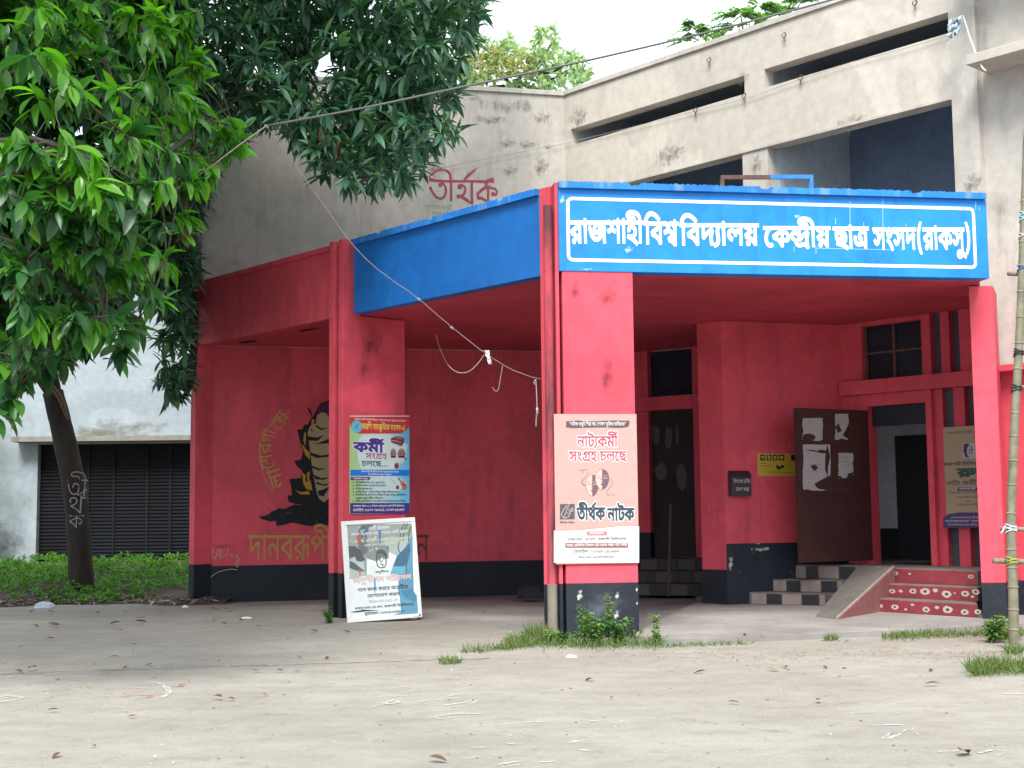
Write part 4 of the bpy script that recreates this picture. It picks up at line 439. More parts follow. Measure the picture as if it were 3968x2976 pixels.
129: [[929,622,1,0,-71,1,-315,0,1,0,-551,1,-77,0,1,0,84,1,5,26,1,-2,12,0,-3,53,0,0,27,1,0,217,1,0,12,1,0,120,1,-547,0,1,0,71,1],[876,271,1,0,-30,0,-25,-57,0,-57,-36,0,-49,0,1,-14,0,0,-29,2,0,-13,3,1,6,72,1,5,-1,0,20,-1,0,8,0,1,44,0,0,27,33,0,0,20,1,0,19,0,-14,29,0,-13,10,1,-25,20,0,-88,18,0,-65,0,1,-34,0,1,-59,0,0,-93,29,0,-53,70,0,0,60,1,0,9,0,3,25,0,2,12,1,75,-6,1,-1,-9,0,-3,-18,0,0,-8,1,0,-59,0,70,-35,0,61,0,1,31,0,1,98,0,0,108,-33,0,32,-29,1,25,-22,0,20,-55,0],[347,265,1,43,0,0,75,-37,0,64,-63,0,24,-39,1,1,-71,1,-11,-21,1,-32,51,0,-62,71,0,-63,38,0,-35,0,1,-17,0,0,-23,-11,0,-12,-20,0,0,-15,1,0,-16,0,8,-24,0,4,-9,1,-77,-16,1,-7,14,0,-10,36,0,0,17,1,0,28,0,20,43,0,35,29,0,47,15,0],[185,463,1,52,0,0,84,-46,0,50,-88,0,0,-64,1,0,-19,0,-4,-30,0,-2,-10,1,-78,2,1,4,13,0,3,26,0,0,9,1,0,33,0,-20,62,0,-45,41,0,-39,0,1,-32,0,0,-27,-28,0,0,-22,1,0,-8,0,5,-20,0,4,-10,1,-78,-16,1,-7,15,0,-7,32,0,0,14,1,0,26,0,20,42,0,36,30,0,50,16,0],[123,405,1,2,8,0,1,23,0,0,13,1,0,41,0,-40,79,0,-44,13,1,93,20,1,34,-28,0,33,-70,0,0,-54,1,0,-14,0,-3,-23,0,-2,-13,1]],
131: [[-254,707,1,326,210,1,38,-57,1,-319,-216,1]],
202: [[265,622,1,0,-71,1,-70,0,1,60,22,1,-41,-33,0,-42,-53,0,-14,-54,0,0,-38,1,0,-33,0,16,-74,0,17,-79,0,0,-43,1,0,-36,0,-16,-67,0,-43,-57,0,-79,-44,0,-63,-14,1,-21,69,1,64,15,0,61,45,0,19,58,0,0,33,1,0,40,0,-16,76,0,-17,74,0,0,35,1,0,38,0,14,57,0,34,53,0,29,31,1,15,-21,1,-182,0,1,0,71,1]],
203: [[940,622,1,0,-71,1,-950,0,1,0,71,1],[471,528,1,38,0,0,50,-14,0,18,-14,1,21,-16,0,22,-49,0,0,-46,1,0,-10,1,0,-13,0,-1,-28,0,-2,-14,1,3,-18,1,0,-306,1,-77,0,1,-9,45,0,-46,42,0,-38,0,1,-34,0,0,-58,-8,0,-63,-9,0,-43,0,1,-31,0,0,-72,14,0,-63,39,0,-40,76,0,0,63,1,0,22,0,6,50,0,4,19,1,77,-12,1,-4,-16,0,-5,-34,0,0,-26,1,0,-54,0,40,-52,0,59,-15,0,28,0,1,37,0,0,58,9,0,55,8,0,31,0,1,37,0,0,55,-25,0,19,-30,1,0,276,1,0,26,0,-9,27,0,-10,8,1,-8,7,0,-25,7,0,-20,0,1,-30,0,0,-51,-23,0,-20,-17,1,-20,-17,0,-24,-41,0,0,-19,1,0,-15,0,18,-24,0,33,0,1,14,0,0,21,2,0,10,2,1,7,-71,1,-10,-3,0,-33,-5,0,-24,0,1,-45,0,0,-70,50,0,0,57,1,0,33,0,35,69,0,32,29,1,31,28,0,80,36,0],[759,425,1,61,0,0,74,-69,0,0,-55,1,0,-31,0,-25,-62,0,-68,-54,0,-63,-19,1,-24,72,1,49,13,0,56,42,0,0,31,1,0,35,0,-40,28,0,-26,0,1,-37,0,0,-67,-60,0,-29,-54,1,-43,37,1,38,75,0,89,71,0]],
204: [[706,622,1,0,-71,1,-105,0,1,0,-551,1,-77,13,1,-32,40,0,-73,72,0,-85,59,0,-104,43,0,-64,11,1,-24,93,1,48,-35,1,95,-16,0,125,-61,0,85,-74,0,31,-37,1,-1,23,0,-1,46,0,0,27,1,0,484,1,53,0,1,23,-66,1],[450,470,1,0,-58,0,-63,-81,0,-109,-47,0,-69,-8,1,-47,9,1,-20,46,1,81,6,0,103,35,0,49,57,0,0,37,1,0,31,0,-28,50,0,-31,24,1,55,54,1,34,-31,0,45,-79,0],[182,430,1,-61,0,0,-72,63,0,0,55,1,0,23,0,13,42,0,9,15,1,76,-21,1,-7,-10,0,-10,-29,0,0,-16,1,0,-26,0,29,-25,0,23,0,1,20,0,0,44,16,0,47,48,0,23,47,1,55,13,1,2,-50,1,-20,-44,0,-56,-65,0,-71,-36,0],[601,-117,1,-75,0,1,-13,44,0,-57,43,0,-48,0,1,-29,0,0,-56,-8,0,-58,-9,0,-33,0,1,-33,0,0,-65,14,0,-55,35,0,-33,60,0,0,46,1,0,20,0,6,35,0,3,11,1,77,-9,1,-4,-13,0,-4,-26,0,0,-15,1,0,-50,0,59,-36,0,49,0,1,43,0,0,67,17,0,42,0,1,47,0,0,70,-30,0,23,-30,1,0,102,1,77,20,1]],
205: [[737,622,1,0,-71,1,-105,0,1,0,-551,1,-77,0,1,0,425,1,21,-63,1,-35,50,0,-61,73,0,-57,48,0,-57,23,0,-32,0,1,-53,0,0,-65,-55,0,-25,-36,1,-14,-8,1,14,13,0,58,17,0,38,0,1,46,0,0,57,-36,0,27,-55,0,0,-27,1,0,-59,0,-76,-88,0,-77,-44,1,-51,72,1,50,23,0,74,52,0,0,40,1,0,22,0,-34,30,0,-32,0,1,-26,0,0,-45,-12,0,-26,-13,1,-81,66,1,31,52,0,70,77,0,83,42,0,49,0,1,50,0,0,83,-35,0,79,-70,0,40,-52,1,-18,11,1,-2,14,0,-3,58,0,0,30,1,0,103,1,53,0,1,23,-66,1],[632,-43,1,-74,0,1,-13,41,0,-58,45,0,-41,0,1,-32,0,0,-60,-8,0,-63,-9,0,-39,0,1,-32,0,0,-72,14,0,-63,38,0,-39,74,0,0,60,1,0,19,0,4,40,0,4,16,1,77,-10,1,-4,-15,0,-3,-32,0,0,-19,1,0,-41,0,32,-50,0,59,-22,0,39,0,1,35,0,0,56,9,0,56,8,0,35,0,1,33,0,0,58,-22,0,28,-32,1,0,8,1,77,-1,1]],
216: [[722,622,1,0,-71,1,-366,0,1,0,-179,1,0,-29,0,18,-27,0,19,0,1,19,0,0,41,24,0,48,52,0,28,41,1,60,9,1,32,-46,0,35,-95,0,0,-50,1,0,-60,0,-57,-97,0,-107,-56,0,-75,0,1,-64,0,0,-114,45,0,-98,99,0,-81,164,0,-31,119,1,76,20,1,34,-134,0,88,-163,0,114,-74,0,72,0,1,79,0,0,89,76,0,0,60,1,0,40,0,-26,63,0,-20,20,1,46,19,1,-30,-51,0,-63,-66,0,-63,-33,0,-31,0,1,-23,0,0,-40,13,0,-14,13,1,-16,14,0,-22,51,0,0,60,1,0,158,1,-289,0,1,0,71,1],[613,-191,1,-75,0,1,-13,42,0,-56,45,0,-38,0,1,-35,0,0,-61,-8,0,-59,-9,0,-33,0,1,-33,0,0,-66,17,0,-55,38,0,-33,67,0,0,49,1,0,14,0,5,46,0,4,17,1,77,-9,1,-4,-16,0,-4,-33,0,0,-17,1,0,-38,0,27,-45,0,49,-18,0,32,0,1,45,0,0,81,17,0,54,0,1,29,0,0,57,-23,0,28,-32,1,0,111,1,0,18,0,1,39,0,1,11,1,75,91,1]],
219: [[471,528,1,38,0,0,50,-14,0,18,-14,1,21,-16,0,22,-49,0,0,-46,1,0,-389,1,-77,0,1,-9,45,0,-46,42,0,-38,0,1,-34,0,0,-58,-8,0,-63,-9,0,-43,0,1,-31,0,0,-72,14,0,-63,39,0,-40,76,0,0,63,1,0,22,0,6,50,0,4,19,1,77,-12,1,-4,-16,0,-5,-34,0,0,-26,1,0,-54,0,40,-52,0,59,-15,0,28,0,1,37,0,0,58,9,0,55,8,0,31,0,1,35,0,0,57,-25,0,19,-30,1,0,276,1,0,26,0,-9,27,0,-10,8,1,-8,7,0,-25,7,0,-20,0,1,-30,0,0,-51,-23,0,-20,-17,1,-20,-17,0,-24,-41,0,0,-19,1,0,-15,0,18,-24,0,33,0,1,14,0,0,21,2,0,10,2,1,7,-71,1,-10,-3,0,-33,-5,0,-24,0,1,-45,0,0,-70,50,0,0,57,1,0,33,0,35,69,0,32,29,1,31,28,0,80,36,0],[725,622,1,0,-71,1,-735,0,1,0,71,1]],
224: [[765,622,1,0,-71,1,-105,0,1,0,-551,1,-77,0,1,0,396,1,22,-64,1,-41,60,0,-68,85,0,-61,54,0,-62,25,0,-36,0,1,-40,0,0,-65,-30,0,-54,-50,0,-23,-29,1,-8,-2,1,16,10,0,31,10,0,19,0,1,59,0,0,53,-63,0,0,-46,1,0,-11,0,-2,-20,0,-2,-5,1,-17,6,1,12,13,0,22,24,0,25,24,0,13,13,1,124,116,1,49,-53,1,-284,-268,1,-59,55,1,82,78,1,-36,-43,1,-30,-23,1,15,17,0,21,39,0,0,25,1,0,25,0,-30,30,0,-29,0,1,-16,0,0,-30,-8,0,-16,-10,1,-76,72,1,40,53,0,84,79,0,92,45,0,53,0,1,56,0,0,89,-42,0,85,-83,0,46,-63,1,-18,5,1,-3,24,0,-2,56,0,0,32,1,0,130,1,53,0,1,23,-66,1],[660,-43,1,-75,0,1,-10,30,0,-31,38,0,-42,18,0,-27,0,1,-52,0,0,-97,-17,0,-57,0,1,-36,0,0,-78,14,0,-68,38,0,-42,74,0,0,60,1,0,16,0,4,40,0,5,19,1,77,-10,1,-4,-12,0,-4,-35,0,0,-19,1,0,-41,0,35,-50,0,66,-22,0,45,0,1,47,0,0,92,17,0,50,0,1,38,0,0,64,-25,0,23,-29,1,0,90,1,77,0,1]],
273: [[692,622,1,0,-71,1,-105,0,1,0,-307,1,-77,0,1,0,268,1,5,20,1,-3,17,0,-2,36,0,0,22,1,0,81,1,53,0,1,24,-66,1],[361,629,1,39,0,0,66,-29,0,51,-54,0,17,-36,1,-4,-106,1,-31,72,0,-84,80,0,-52,0,1,-39,0,0,-48,-43,0,0,-42,1,0,-40,0,65,-51,0,72,-3,1,-6,-77,1,-66,4,0,-85,46,0,-41,75,0,0,49,1,0,53,0,42,69,0,67,33,0],[77,629,1,42,0,0,75,-34,0,48,-74,0,0,-60,1,0,-41,0,-40,-74,0,-83,-46,0,-65,0,1,-6,77,1,51,1,0,58,27,0,24,42,0,0,21,1,0,41,0,-52,47,0,-53,0,1,-18,0,0,-35,-5,0,-24,-6,1,-8,75,1,25,5,0,39,4,0],[587,292,1,0,-335,1,-77,0,1,-37,39,0,-79,48,0,-86,28,0,-48,8,1,-36,80,1,37,22,0,98,49,0,105,46,0,46,15,1],[510,220,1,-32,-12,0,-78,-34,0,-72,-34,0,-25,-14,1,11,8,1,56,-13,0,99,-44,0,44,-39,1,-1,17,0,-2,43,0,0,13,1]],
275: [[495,303,1,-69,0,0,-87,70,0,-27,64,1,12,2,1,-7,-32,0,-31,-64,0,-51,-43,0,-38,0,1,-29,0,0,-51,21,0,-51,51,0,-29,45,1,61,36,1,29,-49,0,37,-28,0,22,0,1,24,0,0,37,32,0,22,76,0,2,67,1,69,0,1,8,-37,0,26,-65,0,39,-50,0,53,-28,0,35,0,1,35,0,0,37,37,0,0,34,1,0,38,0,-41,69,0,-29,26,1,80,16,1,16,-14,0,31,-45,0,20,-57,0,0,-33,1,0,-70,0,-82,-69,0],[730,622,1,0,-71,1,-740,0,1,0,71,1],[620,369,1,0,-369,1,-77,0,1,-33,40,0,-73,57,0,-87,39,0,-55,12,1,-35,78,1,60,39,0,145,74,0,78,24,1],[543,303,1,-35,-15,0,-75,-38,0,-69,-40,0,-28,-17,1,6,9,1,66,-19,0,101,-58,0,37,-37,1,-1,17,0,-2,44,0,0,13,1]],
276: [[242,500,1,79,0,0,97,-53,0,46,-81,0,0,-41,1,0,-82,0,-115,-96,0,-113,-6,1,10,11,1,45,-13,0,100,-48,0,102,-63,0,47,-38,1,-46,-53,1,-62,46,0,-103,67,0,-100,50,0,-112,38,0,-71,16,1,15,69,1,35,-10,0,65,-9,0,46,0,1,71,0,0,77,34,0,30,54,0,0,28,1,0,53,0,-78,57,0,-60,0,1,-36,0,0,-44,-14,0,-19,-27,0,0,-19,1,0,-8,0,4,-17,0,2,-7,1,-73,-15,1,-5,15,0,-6,33,0,0,13,1,0,37,0,44,52,0,77,27,0],[175,465,1,-5,32,0,-50,49,0,-47,10,1,24,45,1,46,-12,1,56,-22,0,51,-56,0,4,-43,1],[541,622,1,0,-71,1,-551,0,1,0,71,1],[942,622,1,0,-71,1,-105,0,1,0,-551,1,-77,0,1,-30,60,0,-105,101,0,-136,70,0,-78,12,1,-17,109,1,92,53,0,193,88,0,103,31,1,-22,-42,1,0,69,1,-286,0,1,0,71,1],[760,474,1,20,-28,1,-73,-25,0,-169,-73,0,-73,-44,1,55,-12,0,122,-58,0,104,-88,0,28,-58,1,-9,0,1,-2,23,0,-3,46,0,0,32,1]],
287: [[486,528,1,76,0,0,79,-70,0,0,-62,1,0,-44,0,-47,-69,0,-83,-52,0,-54,-19,1,-30,70,1,65,21,0,72,48,0,0,42,1,0,31,0,-40,33,0,-41,0,1,-34,0,0,-61,-20,0,-47,-31,0,-27,-34,0,0,-14,1,0,-13,0,19,-18,0,31,-5,1,-20,-74,1,-55,10,0,-54,51,0,0,41,1,0,33,0,41,63,0,70,52,0,91,30,0],[654,170,1,0,-79,0,-120,-91,0,-102,0,1,-66,0,0,-120,44,0,-103,97,0,-84,160,0,-31,116,1,76,23,1,36,-129,0,91,-160,0,121,-75,0,81,0,1,61,0,0,79,46,0,0,50,1,0,34,0,-50,48,0,-38,14,1,80,35,1,43,-22,0,46,-69,0],[759,473,1,61,0,0,74,-69,0,0,-55,1,0,-31,0,-25,-62,0,-68,-54,0,-63,-19,1,-24,72,1,49,13,0,56,42,0,0,31,1,0,35,0,-41,28,0,-27,0,1,-34,0,0,-63,-39,0,-45,-58,1,-34,29,1,30,52,0,58,59,0,62,26,0],[940,622,1,0,-71,1,-950,0,1,0,71,1]],
293: [[441,556,1,0,-51,1,-1,10,1,63,-8,0,106,-52,0,63,-82,0,0,-54,1,0,-31,0,-27,-52,0,-53,-30,0,-41,0,1,-13,0,0,-27,3,0,-11,2,1,4,70,1,6,-1,0,14,-1,0,9,0,1,41,0,0,25,28,0,0,18,1,0,41,0,-81,63,0,-78,13,1,2,6,1,0,-385,1,-72,0,1,-33,48,0,-82,84,0,-108,61,0,-72,13,1,-38,94,1,57,32,0,122,60,0,118,47,0,50,14,1,-19,-40,1,0,79,1],[365,471,1,20,-33,1,-42,-12,0,-98,-41,0,-95,-46,0,-39,-22,1,-10,19,1,96,-18,0,128,-95,0,43,-53,1,-1,19,0,-2,49,0,0,15,1],[661,622,1,0,-71,1,-671,0,1,0,71,1],[923,622,1,0,-71,1,-105,0,1,0,-584,1,-77,0,1,0,49,1,2,31,1,-1,23,0,-1,48,0,0,23,1,0,410,1,-102,0,1,0,71,1],[305,-28,1,-26,0,0,-48,22,0,-49,51,0,-28,44,1,61,37,1,27,-48,0,37,-31,0,24,0,1,20,0,0,28,6,0,35,19,0,28,17,1,50,31,0,72,37,0,42,0,1,32,0,0,52,-20,0,53,-43,0,34,-33,1,-6,-88,1,-34,41,0,-53,48,0,-47,22,0,-24,0,1,-19,0,0,-36,-11,0,-40,-21,0,-25,-16,1,-36,-23,0,-53,-28,0,-45,-13,0]],
307: [[224,87,1,-36,0,0,-64,46,0,-30,48,1,58,37,1,20,-31,0,29,-24,0,19,0,1,20,0,0,30,25,0,25,31,1,15,20,0,10,34,0,0,16,1,0,42,0,-28,62,0,-52,34,0,-36,0,1,-31,0,0,-31,-27,0,0,-23,1,0,-11,0,6,-22,0,4,-11,1,-72,-17,1,-10,21,0,-7,38,0,0,14,1,0,38,0,40,47,0,64,22,0,35,0,1,58,0,0,84,-50,0,45,-97,0,0,-69,1,0,-11,0,-1,-21,0,-1,-8,1,-48,28,1,26,41,0,73,65,0,102,48,0,69,14,1,53,-57,1,-25,-43,0,-28,-95,0,0,-49,1,0,-46,0,19,-89,0,16,-47,1,-75,-17,1,-17,53,0,-21,105,0,0,55,1,0,39,0,21,84,0,20,39,1,27,-6,1,-37,-6,0,-77,-33,0,-75,-62,0,-36,-52,1,-31,-45,0,-44,-54,0,-44,-23,0],[70,601,1,46,-12,1,56,-22,0,51,-56,0,4,-43,1,-79,-3,1,-5,32,0,-50,49,0,-47,10,1],[482,431,1,-67,0,0,-95,76,0,-28,67,1,82,14,1,13,-40,0,36,-40,0,40,-14,0,18,0,1,36,0,0,32,33,0,0,22,1,0,17,0,-17,25,0,-11,6,1,87,9,1,8,-12,0,8,-29,0,0,-17,1,0,-40,0,-38,-51,0,-65,-26,0],[736,622,1,0,-71,1,-144,0,1,-11,0,1,-224,0,1,-12,0,1,-355,0,1,0,71,1]],
357: [[507,304,1,-35,0,0,-52,14,0,-48,32,0,-31,27,1,-25,23,0,-27,17,0,-16,0,1,-16,0,0,-27,-21,0,0,-21,1,0,-18,0,23,-31,0,19,-18,1,-55,-55,1,-30,27,0,-39,61,0,0,39,1,0,37,0,34,48,0,53,24,0,26,0,1,41,0,0,58,-31,0,32,-29,1,35,-31,0,46,-27,0,31,0,1,32,0,0,38,34,0,0,37,1,0,38,0,-41,69,0,-29,26,1,79,16,1,16,-14,0,31,-45,0,21,-57,0,0,-33,1,0,-45,0,-32,-61,0,-63,-32,0],[731,622,1,0,-71,1,-741,0,1,0,71,1],[421,-55,1,-87,0,0,-147,65,0,-118,149,0,-45,125,1,75,23,1,35,-97,0,88,-127,0,118,-63,0,77,0,1,90,0,0,74,67,0,0,56,1,0,33,0,-25,50,0,-49,28,0,-35,0,1,-24,0,0,-30,-16,0,-15,-27,0,0,-17,1,0,-7,0,5,-27,0,4,-11,1,-75,-14,1,-6,17,0,-7,40,0,0,14,1,0,37,0,40,50,0,66,26,0,38,0,1,62,0,0,84,-49,0,43,-81,0,0,-49,1,0,-59,0,-54,-88,0,-105,-48,0]],
363: [[906,622,1,0,-71,1,-454,0,1,0,-298,1,-14,20,1,40,45,0,102,78,0,120,65,0,68,25,1,65,-64,1,-19,-35,0,-23,-66,0,-11,-72,0,0,-44,1,0,-49,0,16,-90,0,19,-56,1,-75,-17,1,-18,58,0,-20,111,0,0,60,1,0,41,0,12,72,0,21,57,0,11,18,1,12,-5,1,-57,-23,0,-107,-66,0,-105,-86,0,-55,-55,1,-59,40,1,0,145,1,4,10,1,-2,20,0,-2,40,0,0,20,1,0,101,1,-385,0,1,0,71,1],[195,475,1,42,0,0,70,-27,0,63,-51,0,30,-36,1,-1,-89,1,-43,56,0,-101,75,0,-48,0,1,-33,0,0,-46,-34,0,0,-34,1,0,-27,0,37,-38,0,37,-16,1,-37,-71,1,-56,23,0,-63,81,0,0,51,1,0,45,0,43,61,0,69,31,0]],
364: [[517,580,1,0,-580,1,-77,0,1,-45,47,0,-81,52,0,-83,28,0,-49,10,1,-37,88,1,44,26,0,106,54,0,112,50,0,53,20,1,-20,-45,1,0,249,1],[440,326,1,20,-25,1,-42,-17,0,-90,-41,0,-81,-40,0,-29,-18,1,-8,15,1,68,-15,0,117,-53,0,49,-46,1,-1,20,0,-3,51,0,0,15,1],[-10,551,1,0,71,1,794,0,1,0,-71,1],[184,511,1,49,0,0,86,-36,0,82,-66,0,41,-46,1,-43,-60,1,-33,44,0,-69,60,0,-69,31,0,-35,0,1,-28,0,0,-37,-24,0,0,-25,1,0,-16,0,20,-29,0,20,-12,1,-47,-62,1,-38,25,0,-37,63,0,0,35,1,0,40,0,40,52,0,63,26,0],[694,224,1,0,-35,0,13,-80,0,14,-41,1,-69,-17,1,-16,44,0,-16,93,0,0,40,1,0,36,0,12,78,0,16,43,1,7,-12,1,-44,-14,0,-87,-34,0,-44,-18,1,-9,70,1,43,17,0,108,41,0,54,16,1,55,-56,1,-19,-44,0,-18,-85,0]],
365: [[614,622,1,0,-71,1,-105,0,1,0,-358,1,-77,0,1,0,120,1,13,-60,1,-40,49,0,-82,75,0,-81,44,0,-42,0,1,-34,0,0,-38,-32,0,0,-28,1,0,-22,0,31,-39,0,39,-15,1,-37,-71,1,-52,23,0,-63,78,0,0,51,1,0,39,0,37,57,0,65,31,0,41,0,1,55,0,0,91,-39,0,80,-68,0,38,-43,1,-18,1,1,-1,18,0,-2,44,0,0,22,1,0,123,1,-442,0,1,0,71,1],[224,204,1,55,0,0,88,-43,0,76,-75,0,36,-48,1,-17,-80,1,-33,47,0,-73,79,0,-79,49,0,-43,0,1,-30,0,0,-31,-25,0,0,-22,1,0,-20,0,31,-27,0,33,-12,1,-35,-69,1,-33,12,0,-49,39,0,-28,50,0,0,28,1,0,38,0,38,52,0,60,27,0],[509,203,1,0,-246,1,-77,0,1,0,74,1,3,43,1,-2,24,0,-1,49,0,0,25,1,0,30,1]],
366: [[192,465,1,44,0,0,72,-27,0,64,-49,0,29,-32,1,-2,-96,1,-43,54,0,-101,78,0,-48,0,1,-33,0,0,-46,-34,0,0,-34,1,0,-27,0,37,-38,0,37,-16,1,-37,-71,1,-56,24,0,-63,80,0,0,51,1,0,47,0,44,60,0,67,30,0],[575,622,1,0,-71,1,-110,0,1,0,-375,1,-77,-1,1,0,169,1,4,13,1,-2,20,0,-2,39,0,0,22,1,0,113,1,-398,0,1,0,71,1],[817,622,1,0,-71,1,-105,0,1,0,-594,1,-77,0,1,0,75,1,3,42,1,-2,24,0,-1,49,0,0,25,1,0,379,1,-95,0,1,0,71,1],[429,193,1,52,0,0,85,-40,0,74,-70,0,34,-46,1,-26,-67,1,-31,43,0,-67,69,0,-72,41,0,-41,0,1,-22,0,0,-26,-21,0,0,-17,1,0,-20,0,28,-23,0,27,-10,1,-35,-69,1,-46,18,0,-54,62,0,0,42,1,0,53,0,72,55,0]],
369: [[468,308,1,-34,0,0,-50,12,0,-48,30,0,-31,27,1,-25,23,0,-27,17,0,-16,0,1,-16,0,0,-27,-21,0,0,-21,1,0,-18,0,23,-31,0,19,-18,1,-55,-55,1,-30,27,0,-39,61,0,0,39,1,0,37,0,34,48,0,53,24,0,26,0,1,41,0,0,58,-31,0,32,-29,1,35,-31,0,45,-27,0,32,0,1,32,0,0,38,34,0,0,37,1,0,38,0,-41,69,0,-30,26,1,80,16,1,16,-14,0,31,-45,0,21,-57,0,0,-33,1,0,-66,0,-77,-68,0],[703,622,1,0,-71,1,-713,0,1,0,71,1],[456,370,1,35,0,0,48,-14,0,17,-13,1,20,-15,0,22,-45,0,0,-47,1,0,-353,1,-77,0,1,-9,45,0,-46,42,0,-35,0,1,-27,0,0,-58,-8,0,-63,-9,0,-38,0,1,-29,0,0,-68,14,0,-62,40,0,-40,76,0,0,62,1,0,21,0,6,50,0,4,19,1,77,-12,1,-4,-15,0,-5,-36,0,0,-26,1,0,-52,0,39,-51,0,57,-16,0,25,0,1,29,0,0,58,9,0,57,8,0,25,0,1,32,0,0,56,-25,0,19,-30,1,0,240,1,0,26,0,-9,27,0,-10,8,1,-8,7,0,-25,7,0,-18,0,1,-26,0,0,-47,-20,0,-37,-31,0,-22,-35,0,0,-16,1,0,-13,0,18,-21,0,31,0,1,13,0,0,17,2,0,10,1,1,7,-69,1,-10,-3,0,-30,-5,0,-23,0,1,-28,0,0,-51,21,0,-32,43,0,0,34,1,0,30,0,34,63,0,60,53,0,78,32,0]],
372: [[195,475,1,43,0,0,70,-27,0,62,-51,0,30,-36,1,-1,-89,1,-43,56,0,-101,75,0,-48,0,1,-33,0,0,-46,-34,0,0,-34,1,0,-24,0,28,-35,0,28,-14,1,-41,-69,1,-46,25,0,-51,74,0,0,46,1,0,45,0,43,61,0,69,31,0],[906,622,1,0,-71,1,-454,0,1,0,-298,1,-14,20,1,60,67,0,168,108,0,102,38,1,65,-64,1,-19,-35,0,-24,-69,0,-10,-76,0,0,-46,1,0,-46,0,7,-74,0,16,-72,0,12,-44,1,-75,-19,1,-21,104,1,-8,40,0,-9,83,0,0,55,1,0,38,0,12,72,0,21,59,0,11,18,1,12,-5,1,-57,-23,0,-107,-66,0,-105,-86,0,-55,-55,1,-59,40,1,0,145,1,4,10,1,-2,20,0,-2,40,0,0,20,1,0,101,1,-385,0,1,0,71,1],[598,100,1,38,0,0,71,-28,0,31,-32,1,2,-99,1,-13,45,0,-68,42,0,-48,0,1,-31,0,0,-63,-13,0,-69,-14,0,-41,0,1,-32,0,0,-65,17,0,-55,39,0,-33,64,0,0,46,1,0,20,0,6,34,0,3,11,1,77,-9,1,-3,-12,0,-5,-27,0,0,-15,1,0,-33,0,26,-43,0,49,-20,0,32,0,1,32,0,0,60,14,0,63,13,0]],
380: [[291,629,1,62,0,0,94,-49,0,93,-100,0,60,-79,1,-55,-39,1,-37,52,0,-61,73,0,-57,47,0,-60,22,0,-35,0,1,-37,0,0,-66,-22,0,-55,-36,0,-23,-20,1,-8,-1,1,16,9,0,37,11,0,23,0,1,53,0,0,46,-61,0,0,-40,1,0,-7,0,-1,-18,0,-2,-8,1,-109,-64,1,21,18,0,26,37,0,0,29,1,0,18,0,-26,33,0,-30,0,1,-16,0,0,-33,-11,0,-16,-10,1,-73,72,1,40,43,0,84,64,0,92,37,0],[498,474,1,-282,-236,1,-54,59,1,92,71,1,12,2,1,11,11,0,21,18,0,22,19,0,13,10,1,118,98,1],[726,622,1,0,-71,1,-105,0,1,0,-320,1,-77,0,1,0,165,1,5,50,1,-3,24,0,-2,56,0,0,32,1,0,130,1,53,0,1,23,-66,1],[271,228,1,41,0,0,69,-33,0,19,-31,1,11,23,0,37,21,0,25,0,1,30,0,0,52,-29,0,28,-25,1,-38,15,1,-1,11,0,0,23,0,0,11,1,0,42,1,77,-1,1,0,-255,1,-77,0,1,0,164,1,33,-86,1,-25,28,0,-42,34,0,-25,0,1,-21,0,0,-28,-25,0,0,-29,1,0,-9,0,1,-16,0,1,-7,1,-61,-3,1,-7,52,0,-53,57,0,-39,0,1,-29,0,0,-31,-30,0,0,-21,1,0,-28,0,39,-35,0,45,-17,1,-29,-68,1,-60,22,0,-73,71,0,0,59,1,0,49,0,74,66,0]],
410: [[758,622,1,0,-71,1,-105,0,1,0,-594,1,-77,0,1,0,150,1,2,16,1,-1,21,0,-1,45,0,0,31,1,0,159,1,9,-41,1,-33,31,0,-68,44,0,-36,0,1,-21,0,0,-37,-26,0,0,-35,1,0,-5,0,1,-17,0,1,-7,1,-65,-5,1,-4,34,0,-34,49,0,-49,27,0,-30,0,1,-40,0,0,-42,-37,0,0,-30,1,0,-30,0,34,-40,0,36,-16,1,-38,-71,1,-34,16,0,-51,44,0,-29,61,0,0,40,1,0,40,0,41,60,0,72,35,0,44,0,1,34,0,0,56,-17,0,47,-36,0,20,-29,1,-16,-1,1,11,33,0,57,35,0,34,0,1,45,0,0,76,-44,0,34,-30,1,-23,7,1,-1,21,0,-1,30,0,0,22,1,0,60,1,-586,0,1,0,71,1],[374,261,1,42,0,0,71,-27,0,64,-53,0,65,-77,0,37,-51,1,-51,-35,1,-33,47,0,-55,66,0,-52,42,0,-54,20,0,-31,0,1,-50,0,0,-82,-43,0,-32,-28,1,-8,-1,1,16,10,0,32,8,0,21,0,1,48,0,0,41,-50,0,0,-32,1,0,-10,0,-1,-15,0,-2,-4,1,-95,-59,1,19,15,0,18,27,0,0,22,1,0,20,0,-23,27,0,-26,0,1,-15,0,0,-29,-9,0,-14,-8,1,-68,68,1,36,36,0,74,59,0,85,35,0],[563,113,1,-260,-207,1,-49,58,1,84,61,1,11,3,1,11,9,0,19,16,0,20,17,0,12,9,1,108,84,1]],
